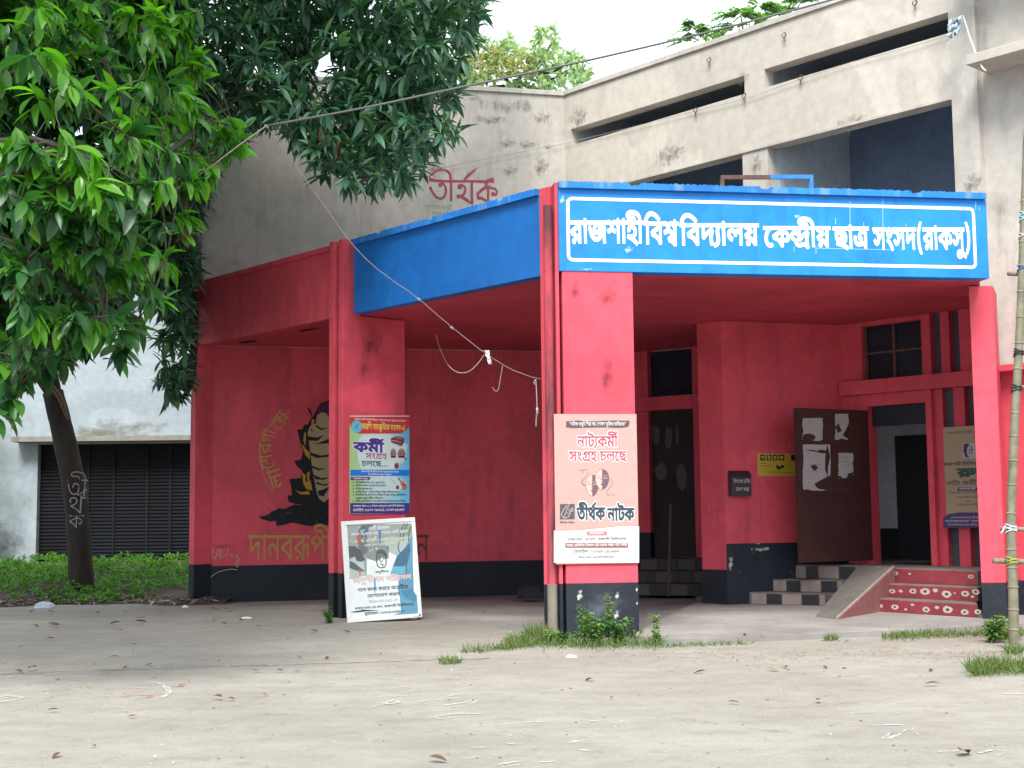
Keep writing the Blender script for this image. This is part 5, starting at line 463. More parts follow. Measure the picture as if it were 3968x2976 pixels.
424: [[395,0,1,-90,0,0,-128,94,0,-28,74,1,18,67,1,77,6,0,74,37,0,22,25,1,10,14,1,17,28,0,10,65,0,0,34,1,0,26,0,-11,55,0,-11,26,1,-365,0,1,0,71,1,323,0,1,-32,44,0,-39,73,0,0,37,1,0,42,0,46,68,0,43,31,1,51,-56,1,-32,-25,0,-29,-43,0,0,-29,1,0,-31,0,45,-67,0,38,-44,1,310,0,1,0,-71,1,-174,0,1,-19,0,0,-28,1,0,-15,1,1,73,-73,0,91,-148,0,0,-92,1,0,-71,0,-58,-108,0,-110,-61,0],[394,74,1,58,0,0,73,48,0,36,78,0,0,44,1,0,46,0,-29,88,0,-68,98,0,-58,60,1,17,-4,1,10,-29,0,13,-58,0,0,-39,1,0,-37,0,-22,-73,0,-54,-64,0,-97,-50,0,-74,-14,1,14,61,1,10,-53,0,54,-69,0,76,-33,0],[209,560,1,-38,-21,0,-50,-61,0,0,-38,1,0,-40,0,42,-46,0,69,-19,0,39,0,1,36,0,0,70,16,0,26,20,1,-37,-66,1,-32,-19,0,-60,-17,0,-31,0,1,-57,0,0,-89,41,0,-51,75,0,0,51,1,0,42,0,45,76,0,34,19,1],[136,549,1,82,-29,0,154,-99,0,54,-56,1,-30,-49,1,-65,59,0,-157,95,0,-86,29,1]],
431: [[500,310,1,-70,0,0,-93,63,0,-25,64,1,12,2,1,-7,-32,0,-31,-64,0,-51,-43,0,-38,0,1,-29,0,0,-51,21,0,-51,51,0,-29,45,1,61,36,1,29,-49,0,37,-28,0,22,0,1,24,0,0,37,32,0,22,76,0,2,67,1,69,0,1,8,-37,0,26,-65,0,39,-50,0,53,-28,0,35,0,1,35,0,0,37,37,0,0,34,1,0,38,0,-41,69,0,-29,26,1,80,16,1,16,-14,0,31,-45,0,20,-57,0,0,-33,1,0,-67,0,-80,-65,0],[823,622,1,0,-71,1,-833,0,1,0,71,1],[546,352,1,0,-34,1,-2,5,1,63,-9,0,107,-46,0,66,-77,0,0,-55,1,0,-48,0,-62,-68,0,-62,0,1,-13,0,0,-27,3,0,-12,2,1,4,70,1,5,-1,0,15,-1,0,9,0,1,41,0,0,25,30,0,0,20,1,0,39,0,-79,61,0,-79,13,1,1,7,1,0,-306,1,-77,0,1,-30,44,0,-86,63,0,-105,39,0,-57,6,1,-37,90,1,80,40,0,172,68,0,83,16,1,-20,-37,1,0,56,1],[469,285,1,24,-29,1,-64,-16,0,-140,-55,0,-56,-26,1,-6,13,1,80,-12,0,123,-68,0,43,-42,1,-1,17,0,-3,44,0,0,14,1]],
454: [[813,622,1,0,-71,1,-312,0,1,0,-263,1,-3,-14,1,2,-19,0,1,-40,0,0,-20,1,0,-195,1,-77,0,1,-30,60,0,-105,101,0,-136,70,0,-77,12,1,-39,96,1,96,58,0,205,94,0,109,33,1,-23,-42,1,0,69,1,-434,0,1,0,71,1],[424,474,1,21,-28,1,-76,-25,0,-168,-73,0,-71,-44,1,54,-12,0,122,-58,0,104,-88,0,28,-58,1,-9,0,1,-2,23,0,-3,46,0,0,32,1],[638,164,1,-37,0,0,-66,30,0,-54,68,0,-20,55,1,37,68,1,15,-53,0,39,-67,0,48,-32,0,28,0,1,23,0,0,40,29,0,0,36,1,0,21,0,-18,36,0,-42,27,0,-36,7,1,15,74,1,42,-8,0,71,-41,0,44,-66,0,0,-49,1,0,-61,0,-70,-74,0],[185,-6,1,-25,0,0,-35,32,0,0,26,1,0,26,0,35,34,0,25,0,1,25,0,0,35,-34,0,0,-26,1,0,-26,0,-35,-32,0]],
456: [[440,629,1,40,0,0,57,-38,0,25,-49,1,54,66,1,61,14,1,32,-25,0,48,-75,0,0,-51,1,0,-53,0,-49,-84,0,-86,-62,0,-56,-22,1,-31,73,1,67,25,0,79,67,0,0,55,1,0,25,0,-22,47,0,-26,17,1,49,22,1,-100,-122,1,-61,-2,1,-9,52,0,-41,47,0,-32,0,1,-18,0,0,-30,-15,0,-17,-29,0,0,-22,1,0,-32,0,48,-40,0,54,-2,1,-5,-77,1,-55,4,0,-69,41,0,-32,67,0,0,42,1,0,47,0,35,60,0,57,29,0],[207,629,1,36,0,0,64,-31,0,41,-66,0,0,-52,1,0,-36,0,-32,-66,0,-67,-41,0,-53,0,1,-7,77,1,58,1,0,42,46,0,0,25,1,0,33,0,-43,37,0,-43,0,1,-18,0,0,-27,-6,0,-17,-5,1,-8,75,1,21,5,0,34,4,0],[519,32,1,-109,0,0,-189,86,0,-146,190,0,-47,156,1,74,23,1,44,-134,0,118,-167,0,155,-78,0,98,0,1,77,0,0,93,53,0,0,57,1,0,41,0,-52,55,0,-39,16,1,81,33,1,45,-25,0,46,-76,0,0,-50,1,0,-54,0,-60,-81,0,-111,-45,0]],
466: [[943,622,1,0,-71,1,-311,0,1,0,-237,1,-4,-43,1,2,-21,0,2,-42,0,0,-21,1,0,-98,1,-77,0,1,0,336,1,21,-63,1,-35,50,0,-61,73,0,-57,48,0,-57,23,0,-32,0,1,-53,0,0,-65,-55,0,-25,-36,1,-14,-8,1,13,13,0,59,17,0,38,0,1,46,0,0,57,-36,0,27,-55,0,0,-27,1,0,-59,0,-75,-88,0,-78,-44,1,-51,72,1,50,23,0,74,52,0,0,40,1,0,22,0,-34,30,0,-32,0,1,-27,0,0,-44,-12,0,-26,-13,1,-81,66,1,30,52,0,70,77,0,84,42,0,49,0,1,49,0,0,84,-35,0,79,-70,0,40,-52,1,-18,11,1,-2,14,0,-3,58,0,0,30,1,0,103,1,53,0,1,23,-66,1],[632,-43,1,-74,0,1,-13,41,0,-58,45,0,-41,0,1,-32,0,0,-60,-8,0,-63,-9,0,-39,0,1,-32,0,0,-72,14,0,-63,38,0,-39,74,0,0,60,1,0,19,0,4,40,0,4,16,1,77,-10,1,-4,-15,0,-3,-32,0,0,-19,1,0,-41,0,32,-50,0,59,-22,0,39,0,1,35,0,0,56,9,0,56,8,0,35,0,1,33,0,0,58,-22,0,28,-32,1,0,40,1,77,0,1],[769,164,1,-37,0,0,-67,30,0,-54,68,0,-19,55,1,36,68,1,15,-53,0,40,-67,0,48,-32,0,27,0,1,23,0,0,40,29,0,0,36,1,0,21,0,-18,36,0,-42,27,0,-36,7,1,15,74,1,42,-8,0,71,-41,0,44,-66,0,0,-49,1,0,-61,0,-70,-74,0]],
478: [[779,622,1,0,-71,1,-278,0,1,0,-551,1,-77,0,1,-30,60,0,-105,101,0,-136,70,0,-77,12,1,-39,96,1,96,58,0,205,94,0,109,33,1,-23,-42,1,0,69,1,-434,0,1,0,71,1],[424,474,1,21,-28,1,-76,-25,0,-168,-73,0,-71,-44,1,54,-12,0,122,-58,0,104,-88,0,28,-58,1,-9,0,1,-2,23,0,-3,46,0,0,32,1],[689,221,1,0,-33,0,13,-79,0,14,-41,1,-70,-16,1,-15,44,0,-16,91,0,0,37,1,0,32,0,9,69,0,11,29,1,7,2,1,-20,-6,0,-52,-20,0,-50,-21,0,-19,-8,1,0,76,1,35,15,0,93,35,0,41,13,1,58,-58,1,-23,-39,0,-16,-84,0],[185,-6,1,-25,0,0,-35,32,0,0,26,1,0,26,0,35,34,0,25,0,1,25,0,0,35,-34,0,0,-26,1,0,-26,0,-35,-32,0]],
502: [[276,551,1,-105,0,1,0,-551,1,-77,0,1,0,551,1,-104,0,1,0,71,1,104,0,1,-4,65,0,-59,88,0,-95,51,0,-121,22,0,-67,0,1,-59,0,0,-85,-13,0,-46,-24,0,0,-19,1,0,-19,0,48,-10,0,29,0,1,96,0,1,53,0,0,62,-18,0,19,-20,1,19,-19,0,16,-52,0,0,-39,1,-67,0,1,-1,24,0,-10,31,0,-11,8,1,-10,8,0,-29,6,0,-26,0,1,-99,0,1,-41,0,0,-62,11,0,-20,10,1,-25,14,0,-20,40,0,0,22,1,0,58,0,130,70,0,133,0,1,203,0,0,219,-143,0,10,-152,1,102,0,1],[-111,707,1,326,210,1,38,-57,1,-319,-216,1]],
520: [[843,622,1,0,-71,1,-405,0,1,0,-346,1,0,-44,0,10,-36,0,7,-8,1,18,-21,0,37,0,1,39,0,0,70,38,0,26,28,1,29,31,0,31,70,0,0,36,1,0,32,0,-32,33,0,-37,0,1,-12,0,0,-28,-4,0,-13,-3,1,-11,71,1,19,5,0,41,6,0,23,0,1,37,0,0,58,-28,0,33,-60,0,0,-48,1,0,-59,0,-58,-111,0,-44,-38,1,-37,-32,0,-87,-39,0,-52,0,1,-37,0,0,-53,22,0,-17,17,1,-16,19,0,-21,54,0,0,55,1,0,360,1,-105,0,1,0,71,1],[661,622,1,-1,41,0,-43,32,0,-44,0,1,-86,0,1,-65,0,0,-71,18,0,-25,19,1,-27,20,0,-27,63,0,0,40,1,0,13,0,3,26,0,2,15,1,74,-5,1,-2,-11,0,-2,-19,0,0,-10,1,0,-22,0,9,-34,0,10,-11,1,14,-16,0,53,-17,0,49,0,1,28,0,1,17,0,0,46,-4,0,70,-13,0,52,-13,1,17,-16,0,20,-55,0,1,-41,1],[276,622,1,0,-71,1,-105,0,1,0,-551,1,-77,0,1,0,551,1,-104,0,1,0,71,1,92,0,1,-16,19,0,-33,42,0,-13,21,1,34,59,0,78,97,0,106,57,0,75,0,1,71,0,0,121,-44,0,121,-82,0,69,-57,1,-40,-46,1,-52,41,0,-87,59,0,-76,39,0,-74,19,0,-41,0,1,-55,0,0,-80,-39,0,-59,-69,0,-25,-45,1,8,-15,0,28,-36,0,18,-20,1]],
521: [[548,0,1,-60,0,0,-98,43,0,-69,76,0,-19,49,1,22,79,1,82,8,0,88,56,0,35,85,0,0,52,1,0,23,0,-10,54,0,-11,26,1,-252,0,1,0,71,1,210,0,1,-21,29,0,-25,51,0,-11,47,0,0,22,1,0,35,0,39,74,0,36,37,1,61,-48,1,-28,-25,0,-29,-51,0,0,-29,1,0,-21,0,13,-43,0,31,-49,0,25,-29,1,310,0,1,0,-71,1,-174,0,1,-19,0,0,-28,1,0,-15,1,1,73,-73,0,91,-148,0,0,-92,1,0,-71,0,-58,-108,0,-110,-61,0],[546,74,1,58,0,0,74,48,0,36,78,0,0,44,1,0,46,0,-29,88,0,-68,98,0,-58,60,1,16,-4,1,10,-28,0,14,-59,0,0,-39,1,0,-37,0,-22,-73,0,-54,-64,0,-97,-50,0,-74,-14,1,14,61,1,10,-53,0,54,-69,0,76,-33,0],[276,622,1,0,-71,1,-105,0,1,0,-551,1,-77,0,1,0,551,1,-104,0,1,0,71,1,92,0,1,-16,19,0,-33,42,0,-13,21,1,33,52,0,80,89,0,107,55,0,73,0,1,67,0,0,129,-49,0,130,-80,0,66,-46,1,-42,-54,1,-68,50,0,-116,69,0,-104,37,0,-50,0,1,-52,0,0,-80,-34,0,-62,-60,0,-25,-40,1,8,-15,0,28,-36,0,18,-20,1]],
525: [[-286,-309,1,-27,0,0,-64,23,0,-45,50,0,0,42,1,0,51,0,78,61,0,70,0,1,62,0,0,115,-45,0,119,-80,0,67,-53,1,-45,-54,1,-67,56,0,-110,74,0,-98,38,0,-48,0,1,-36,0,0,-36,-28,0,0,-22,1,0,-28,0,39,-23,0,26,0,1,37,0,0,45,31,0,24,46,0,8,49,0,0,19,1,0,67,1,77,0,1,0,-53,1,0,-28,0,-13,-75,0,-39,-71,0,-76,-47,0]],
527: [[-355,-123,1,39,19,0,82,36,0,86,35,0,43,15,1,26,-66,1,-35,-11,0,-72,-24,0,-65,-25,0,-26,-13,1,-13,12,1,77,-7,0,118,-34,0,92,-46,0,38,-25,1,-36,-57,1,-52,33,0,-100,45,0,-107,27,0,-61,6,1]],
589: [[140,471,1,-25,258,1,111,0,1,-25,-258,1],[316,471,1,-25,258,1,110,0,1,-25,-258,1]],
593: [[256,-135,1,-73,96,0,-72,244,0,0,127,1,0,129,0,72,237,0,73,94,1,81,0,1,-67,-98,0,-73,-238,0,0,-125,1,0,-127,0,71,-238,0,70,-101,1]],
594: [[82,-135,1,68,98,0,72,235,0,0,127,1,0,128,0,-71,238,0,-70,101,1,82,0,1,74,-96,0,71,-244,0,0,-128,1,0,-128,0,-71,-237,0,-74,-94,1]],
595: [[138,340,1,118,159,1,-183,14,1,14,94,1,191,-54,1,-21,192,1,100,0,1,-21,-192,1,194,54,1,13,-94,1,-185,-14,1,120,-159,1,-87,-47,1,-86,175,1,-77,-175,1]],
597: [[190,116,1,7,-11,1,-9,-35,0,-27,-76,0,-31,-76,0,-17,-37,1,-67,0,1,15,59,0,25,124,0,7,52,1]],
598: [[49,338,1,242,0,1,0,-82,1,-242,0,1]],
599: [[72,54,1,0,37,0,36,30,0,25,0,1,26,0,0,37,-30,0,0,-37,1,0,-36,0,-37,-32,0,-26,0,1,-25,0,0,-36,32,0]],
611: [[147,414,1,-26,0,0,-36,32,0,0,36,1,0,38,0,36,30,0,26,0,1,26,0,0,36,-30,0,0,-38,1,0,-36,0,-36,-32,0],[147,-14,1,-26,0,0,-36,32,0,0,36,1,0,38,0,36,30,0,26,0,1,26,0,0,36,-30,0,0,-38,1,0,-36,0,-36,-32,0]],
641: [[194,0,1,0,622,1,81,0,1,0,-622,1]],
}
# ---------------------------------------------------------------- Bengali lettering (glyph outlines, already shaped)
_D = {'t': TEXTS, 'g': OUTLINES}
_gc = {}
def glyph_tris(g, bold):
    key = (g, bold)
    if key in _gc: return _gc[key]
    loops = []
    for f in _D['g'][g]:
        pts = []; x = y = 0
        for i in range(0, len(f), 3): x += f[i]; y += f[i + 1]; pts.append((x, y, f[i + 2]))
        n = len(pts); full = []
        for i in range(n):
            p, q = pts[i], pts[(i + 1) % n]; full.append(p)
            if not p[2] and not q[2]: full.append(((p[0] + q[0]) / 2, (p[1] + q[1]) / 2, 1))
        k = next((i for i, p in enumerate(full) if p[2]), 0); full = full[k:] + full[:k]
        o = []; m = len(full); i = 0
        while i < m:
            p = full[i]; o.append(Vector((p[0], p[1]))); nx = full[(i + 1) % m]
            if not nx[2]:
                e = full[(i + 2) % m]
                for t in (0.33, 0.67):
                    o.append(Vector(((1 - t) ** 2 * p[0] + 2 * t * (1 - t) * nx[0] + t * t * e[0], (1 - t) ** 2 * p[1] + 2 * t * (1 - t) * nx[1] + t * t * e[1])))
                i += 2
            else: i += 1
        c = [o[0]]
        for p in o[1:]:
            if (p - c[-1]).length > 3: c.append(p)
        if len(c) > 2 and (c[0] - c[-1]).length <= 3: c.pop()
        if len(c) < 3: continue
        if bold:
            r = []; n = len(c)
            for i in range(n):
                a = (c[i] - c[i - 1]).normalized(); b_ = (c[(i + 1) % n] - c[i]).normalized()
                na = Vector((-a.y, a.x)); nb = Vector((-b_.y, b_.x)); q = na + nb
                q = q.normalized() if q.length > 0.2 else na
                r.append(c[i] + q * bold)
            c = r
        loops.append(c)
    vs = []; ed = []
    for c in loops:
        o = len(vs); n = len(c); vs += c; ed += [(o + i, o + (i + 1) % n) for i in range(n)]
    res = geometry.delaunay_2d_cdt(vs, ed, [], 0, 0.01)
    V, Fc = res[0], res[2]
    def wind(p):
        w = 0
        for c in loops:
            n = len(c)
            for i in range(n):
                a, b_ = c[i], c[(i + 1) % n]
                if (a.y <= p.y) != (b_.y <= p.y):
                    xx = a.x + (p.y - a.y) / (b_.y - a.y) * (b_.x - a.x)
                    if xx > p.x: w += 1 if b_.y > a.y else -1
        return w
    keep = [tuple(t) for t in Fc if len(t) == 3 and wind((V[t[0]] + V[t[1]] + V[t[2]]) / 3) != 0]
    _gc[key] = ([(v.x, v.y) for v in V], keep); return _gc[key]
BOLD_SIGN = 1
def text(mb, P, key, idx, x0, yh, x1, yb, d, bold=0, rot=None, sz=None, wob=0):
    """lettering idx of set key on plane P: headline at picture height yh, base at yb, from x0 to x1"""
    L = _D['t'][key][idx]; W = L[0][0]
    if sz is None:
        s0, z0 = P.at(x0, yb, d); s1, z1 = P.at(x1, yb, d); _, zh = P.at(x0, yh, d)
    else: s0, z0, s1, z1, zh = sz
    kx = (s1 - s0) / W; ky = (zh - z0) / 622.0; sl_ = (z1 - z0) / W
    for n, (g, a, b) in enumerate(L[1:]):
        V, T_ = glyph_tris(g, bold)
        vs = []
        for x, y in V:
            X = (x + a); Y = (y + b)
            if rot:
                ox, oz, ang = rot; qx = X * kx; qz = Y * ky
                vs.append(P.w(ox + qx * math.cos(ang) - qz * math.sin(ang), oz + qx * math.sin(ang) + qz * math.cos(ang), d + 0.0004 * (n % 2)))
            else:
                vs.append(P.w(s0 + X * kx, z0 + X * sl_ + Y * ky, d + 0.0004 * (n % 2)))
        mb.add(vs, T_)
    return mb
# ================================================================= the place
ground = MB(); ground.add([(-150, -60, 0), (150, -60, 0), (150, 250, 0), (-150, 250, 0)], [(0, 1, 2, 3)])
m, nt, b = newmat('dusty_ground'); v = mapped(nt)
g1 = noise(nt, v, 0.35, 6, 0.6); r = ramp(nt, 0.35, 0.68, (0.265, 0.248, 0.212, 1), (0.34, 0.324, 0.283, 1)); nt.links.new(g1.outputs['Fac'], r.inputs[0]); c = r.outputs[0]
v2 = mapped(nt, (1, 1.5, 1)); g2 = noise(nt, v2, 1.6, 9, 0.72); r2 = ramp(nt, 0.36, 0.62, (0.86, 0.85, 0.83, 1), (1.05, 1.045, 1.04, 1)); nt.links.new(g2.outputs['Fac'], r2.inputs[0]); c = mixc(nt, 1, c, r2.outputs[0], 'MULTIPLY')
gf = noise(nt, v, 45, 6, 0.8); rf = ramp(nt, 0.3, 0.7, (0.80, 0.79, 0.77, 1), (1.14, 1.14, 1.15, 1)); nt.links.new(gf.outputs['Fac'], rf.inputs[0]); c = mixc(nt, 1, c, rf.outputs[0], 'MULTIPLY'); gg = noise(nt, v, 5.5, 7, 0.75, 0.4); rg = ramp(nt, 0.52, 0.66, (1, 1, 1, 1), (0.84, 0.82, 0.78, 1)); nt.links.new(gg.outputs['Fac'], rg.inputs[0]); c = mixc(nt, 1, c, rg.outputs[0], 'MULTIPLY')
g3 = noise(nt, v, 60, 3, 0.7); r3 = ramp(nt, 0.64, 0.72); nt.links.new(g3.outputs['Fac'], r3.inputs[0]); k3 = nt.nodes.new('ShaderNodeMath'); k3.operation = 'MULTIPLY'; k3.inputs[1].default_value = 0.5; nt.links.new(r3.outputs[0], k3.inputs[0]); c = mixc(nt, k3.outputs[0], c, (0.10, 0.075, 0.055))
g4 = noise(nt, v, 19, 6, 0.75, 0.6); r4 = ramp(nt, 0.68, 0.73); nt.links.new(g4.outputs['Fac'], r4.inputs[0]); k4 = nt.nodes.new('ShaderNodeMath'); k4.operation = 'MULTIPLY'; k4.inputs[1].default_value = 0.45; nt.links.new(r4.outputs[0], k4.inputs[0]); c = mixc(nt, k4.outputs[0], c, (0.52, 0.50, 0.46))
nt.links.new(c, b.inputs['Base Color']); b.inputs['Roughness'].default_value = 0.95
bp = nt.nodes.new('ShaderNodeBump'); bp.inputs['Strength'].default_value = 0.8; bp.inputs['Distance'].default_value = 0.03; g5 = noise(nt, v, 11, 10, 0.78); nt.links.new(g5.outputs['Fac'], bp.inputs['Height']); nt.links.new(bp.outputs[0], b.inputs['Normal'])
GROUNDM = m
go = ground.build('ground', GROUNDM, kind='structure')

# plan of the porch and the walls behind it (metres, camera at x=0 y=0)
PA, PB, PC = Vector((-5.01, 20.96)), Vector((-2.10, 17.68)), Vector((0.328, 14.92))
PC2, PD = Vector((0.535, 14.60)), Vector((5.545, 15.37))
v3 = lambda p, z=0: Vector((p[0], p[1], z))
FA = Pl(v3(PA), v3(PC - PA))                        # slanting fascia
BN = Pl(v3(PC2), v3(PD - PC2))                      # banner face
MU = Pl((-4.90, 20.98, 0), (5.84, 1.32, 0))         # mural wall, beige wall above it
UP = Pl((0.94, 22.30, 0), (0.66, -0.735, 0))        # upper facade with the long slots
MW = Pl((2.95, 18.75, 0), (1.83, 0.57, 0))          # red wall with letter box
DW = Pl((4.78, 19.32, 0), (0.63, -0.70, 0))         # door wall
D1 = Pl((2.06, 22.41, 0), (0.80, -0.60, 0))         # recessed second doorway
H1, H2 = 5.0, 4.0

# porch floor
pf = MB(); fl = [gnd(2440, 2496), gnd(2590, 2500), gnd(3100, 2480), gnd(3500, 2462), gnd(3800, 2444), gnd(3990, 2436)]
pts = [(p.x, p.y) for p in fl] + [(9, 17.5), (9, 24), (3.2, 24), (2.6, 19.4), (1.33, 14.75)]
pf.slab(pts, -0.1, 0.055)
PFM = plaster('porch_floor_cement', (0.24, 0.23, 0.215), 0.2, (0.10, 0.09, 0.075), 0.6, 0.5, 0.72, 0.9, 0.4, False)
pf.build('porch_floor', PFM, kind='structure')
MB().slab([(1.34, 14.80), (2.58, 19.4), (3.18, 24), (-4.9, 24), (-4.9, 20.9), (-1.9, 18.0), (0.45, 15.2)], -0.1, 0.007).build('recess_floor', PFM, None, kind='structure')

bld = thing('student_union_building', 'beige and red two-storey building with a red porch and long blue sign band', 'building', (0.3, 19.0, 0))
def part(name, mb, mat, parent=bld, bevel=0.0, **k): return mb.build(name, mat, parent, bevel, **k)

# --- red fascia, posts, blue fascia, banner
S = lambda px: FA.at(px, 1000)[0]
sA, sB0, sB1, sC = 0.0, S(1300), S(1371), S(2092)
part('red_fascia', MB().box(FA, 0.10, sB0, H2, H1 - .07, -0.15, 0), RED, bevel=0.006)
part('fascia_cap', MB().box(FA, 0.0, sB0, H1 - .07, H1, -0.2, 0.045), RED, bevel=0.008)
part('blue_fascia', MB().box(FA, sB1, sC, H2, H1 - .08, -0.15, 0), BLUE, bevel=0.006)
def cap(P, s0, s1, z0, z1, d0, d1, n, rough):
    """coping with a broken upper edge"""
    mb = MB(); top = [(s0 + (s1 - s0) * i / n, z1 + random.uniform(-rough, rough * .6)) for i in range(n + 1)]
    for cx in (0.17, 0.47, 0.83):
        for i in range(n + 1):
            if abs(i / n - cx) < 0.012: top[i] = (top[i][0], top[i][1] - 0.028)
    return mb.prism(P, [(s0, z0)] + top + [(s1, z0)], d0, d1)
part('coping', cap(FA, sB1, sC, H1 - .08, H1, -0.22, 0.05, 240, 0.007), BLUEC)
part('banner_panel', MB().box(BN, 0, (PD - PC2).length, H2, H1 - .075, -0.2, 0), BLUEB, bevel=0.006)
part('coping', cap(BN, -0.0, (PD - PC2).length - .02, H1 - .075, H1, -0.28, 0.05, 330, 0.010), BLUEC)
# banner lettering
wm = ink((0.80, 0.84, 0.86), 0.5)
q = lambda x, y: BN.at(x, y, 0.003)
def frame_line(pts_px, wd):
    return [q(*p) for p in pts_px]
mb = MB()
s0, zt = q(2200, 768); s1, _ = q(3771, 808); zb = q(2202, 1000)[1]; zt = 4.815; zb = 4.125
rr = 0.05; loop = []
for cx, cz, a0 in ((s1 - rr, zt - rr, 0), (s0 + rr, zt - rr, 90), (s0 + rr, zb + rr, 180), (s1 - rr, zb + rr, 270)):
    for k in range(5): a = math.radians(a0 + k * 22.5); loop.append((cx + math.cos(a) * rr, cz + math.sin(a) * rr))
loop.append(loop[0]); loop.append(loop[1])
mb.ribbon(BN, loop, 0.036, 0.003); part('banner_border', mb, wm)
words = [(0, 2210, 2492, 857, 941, 861, 946), (1, 2499, 2628, 862, 945, 865, 949), (2, 2637, 2940, 868, 949, 874, 954), (3, 2962, 3218, 879, 955, 883, 958), (4, 3232, 3366, 881, 960, 884, 962), (5, 3386, 3766, 884, 965, 892, 970)]
for i, x0, x1, yh, yb, yh1, yb1 in words:
    mb = MB(); text(mb, BN, 'banner', i, x0, yh, x1, yb, 0.003, 34)
    part('banner_lettering', mb, wm)
# scribed guide lines left by the sign painter
mb = MB()
for x, y0, y1 in ((3294, 780, 880), (3421, 770, 880), (3238, 845, 870), (3347, 862, 880), (3511, 866, 884), (3077, 955, 978), (3162, 950, 985), (3781, 780, 812), (3795, 800, 815)):
    a = q(x, y0); c_ = q(x, y1); mb.ribbon(BN, [a, c_], 0.007, 0.0025)
a = q(3160, 962); c_ = q(3460, 968); mb.ribbon(BN, [a, c_], 0.006, 0.0025); part('guide_line', mb, ink((0.30, 0.50, 0.72)))

# --- posts and pillars
s = lambda px: FA.at(px, 1000)[0]
def post(P, a0, a1, d0, d1, z1, dz, nm='post'):
    p = part(nm, MB().box(P, a0, a1, dz, z1, d0, d1), RED, bevel=0.008)
    part('black_base', MB().box(P, a0 + .001, a1 - .001, 0.0, dz, d0 + .001, d1 - .001), BLACK, p); return p
BZ = 0.57
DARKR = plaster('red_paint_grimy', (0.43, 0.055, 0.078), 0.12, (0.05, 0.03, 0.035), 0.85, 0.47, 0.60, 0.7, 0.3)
pA = part('corner_pier', MB().box(FA, 0.0, 0.16, .60, H1, -0.55, 0.03), RED, bevel=0.008)
part('black_base', MB().box(FA, 0.001, 0.159, 0, .60, -0.549, 0.029), BLACK, pA)
post(FA, sB0, sB0 + .12, -0.2, 0.10, H1 + .02, .58)
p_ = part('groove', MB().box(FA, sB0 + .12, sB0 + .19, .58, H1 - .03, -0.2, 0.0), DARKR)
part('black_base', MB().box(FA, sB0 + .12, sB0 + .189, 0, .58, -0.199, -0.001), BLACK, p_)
post(FA, sB0 + .19, sB0 + .29, -0.2, 0.08, H1 + .03, .58)
# blade pillar behind post B: face looks along the fascia towards the viewer
UB = Vector((0.75, 0.66, 0)); PBp = Pl(FA.w(sB0 + .29, 0, -0.02), UB)
pillarB = part('pillar', MB().box(PBp, 0, 0.93, .62, H2 + .01, -0.35, 0), RED, bevel=0.01)
part('black_base', MB().box(PBp, .001, 0.929, 0, .62, -0.349, -0.001), BLACK, pillarB)
# pillar C with its rain pipe
post(FA, sC, sC + .17, -0.10, 0.0, H1 - .0, .56)
pillarC = part('pillar', MB().box(BN, 0.03, 0.83, .58, H2 + .01, -0.42, -0.012), RED, bevel=0.01)
part('black_base', MB().box(BN, 0.031, 0.829, 0, .585, -0.419, -0.013), BLACKC, pillarC)
part('side_fin', MB().box(BN, -0.04, 0.0, .58, H1, -0.5, -0.03), RED, bevel=0.006)
part('black_base', MB().box(BN, -0.039, -0.001, 0, .58, -0.499, -0.031), BLACK)
pc = BN.w(-0.105, 0, -0.10)
pp = part('rain_pipe', MB().tube([(pc.x, pc.y, .575), (pc.x, pc.y, H1 - .25)], 0.052, 16), DARKR, smooth=False)
part('bare_pipe', MB().tube([(pc.x, pc.y, 0.0), (pc.x, pc.y, .58)], 0.056, 18), PVC, pp)
# column D
cD = part('pillar', MB().slab([(5.50, 15.95), (5.79, 15.95), (6.05, 16.55), (5.76, 16.55)], .47, H2 + .01), RED, bevel=0.01)
part('black_base', MB().slab([(5.501, 15.951), (5.789, 15.951), (6.048, 16.549), (5.761, 16.549)], 0, .47), BLACKC, cD)

# --- soffit
sof = [(-4.80, 20.93), (0.45, 15.12), (0.52, 14.78), (5.50, 15.55), (5.95, 16.90), (7.5, 17.2), (7.0, 19.0), (5.5, 23), (1.2, 23.4), (-4.9, 20.9)]
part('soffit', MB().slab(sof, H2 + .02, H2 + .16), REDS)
deck = [(-4.5, 20.75), (0.50, 15.3), (0.62, 14.95), (5.40, 15.70), (5.85, 16.90), (7.3, 17.3), (6.8, 19.0), (5.4, 22.9), (1.2, 23.3)]
part('roof_deck', MB().slab(deck, H2 + .161, H2 + .20), CONC)
# --- mural wall with black band, beige wall above
LM = 5.98
mw = part('mural_wall', MB().box(MU, 0.02, LM + 1.2, .57, H2 + .01, -0.25, 0), RED)
part('black_base', MB().box(MU, 0.02, LM + 1.2, 0, .57, -0.251, 0.004), BLACK, mw)
part('beige_wall', MB().box(MU, 0.0, LM + .02, H2 + .012, 8.40, -0.25, 0.0), BEIGED)
part('wall_coping', MB().box(MU, -0.04, LM + .03, 8.40, 8.48, -0.3, 0.035), BEIGED, bevel=0.006)
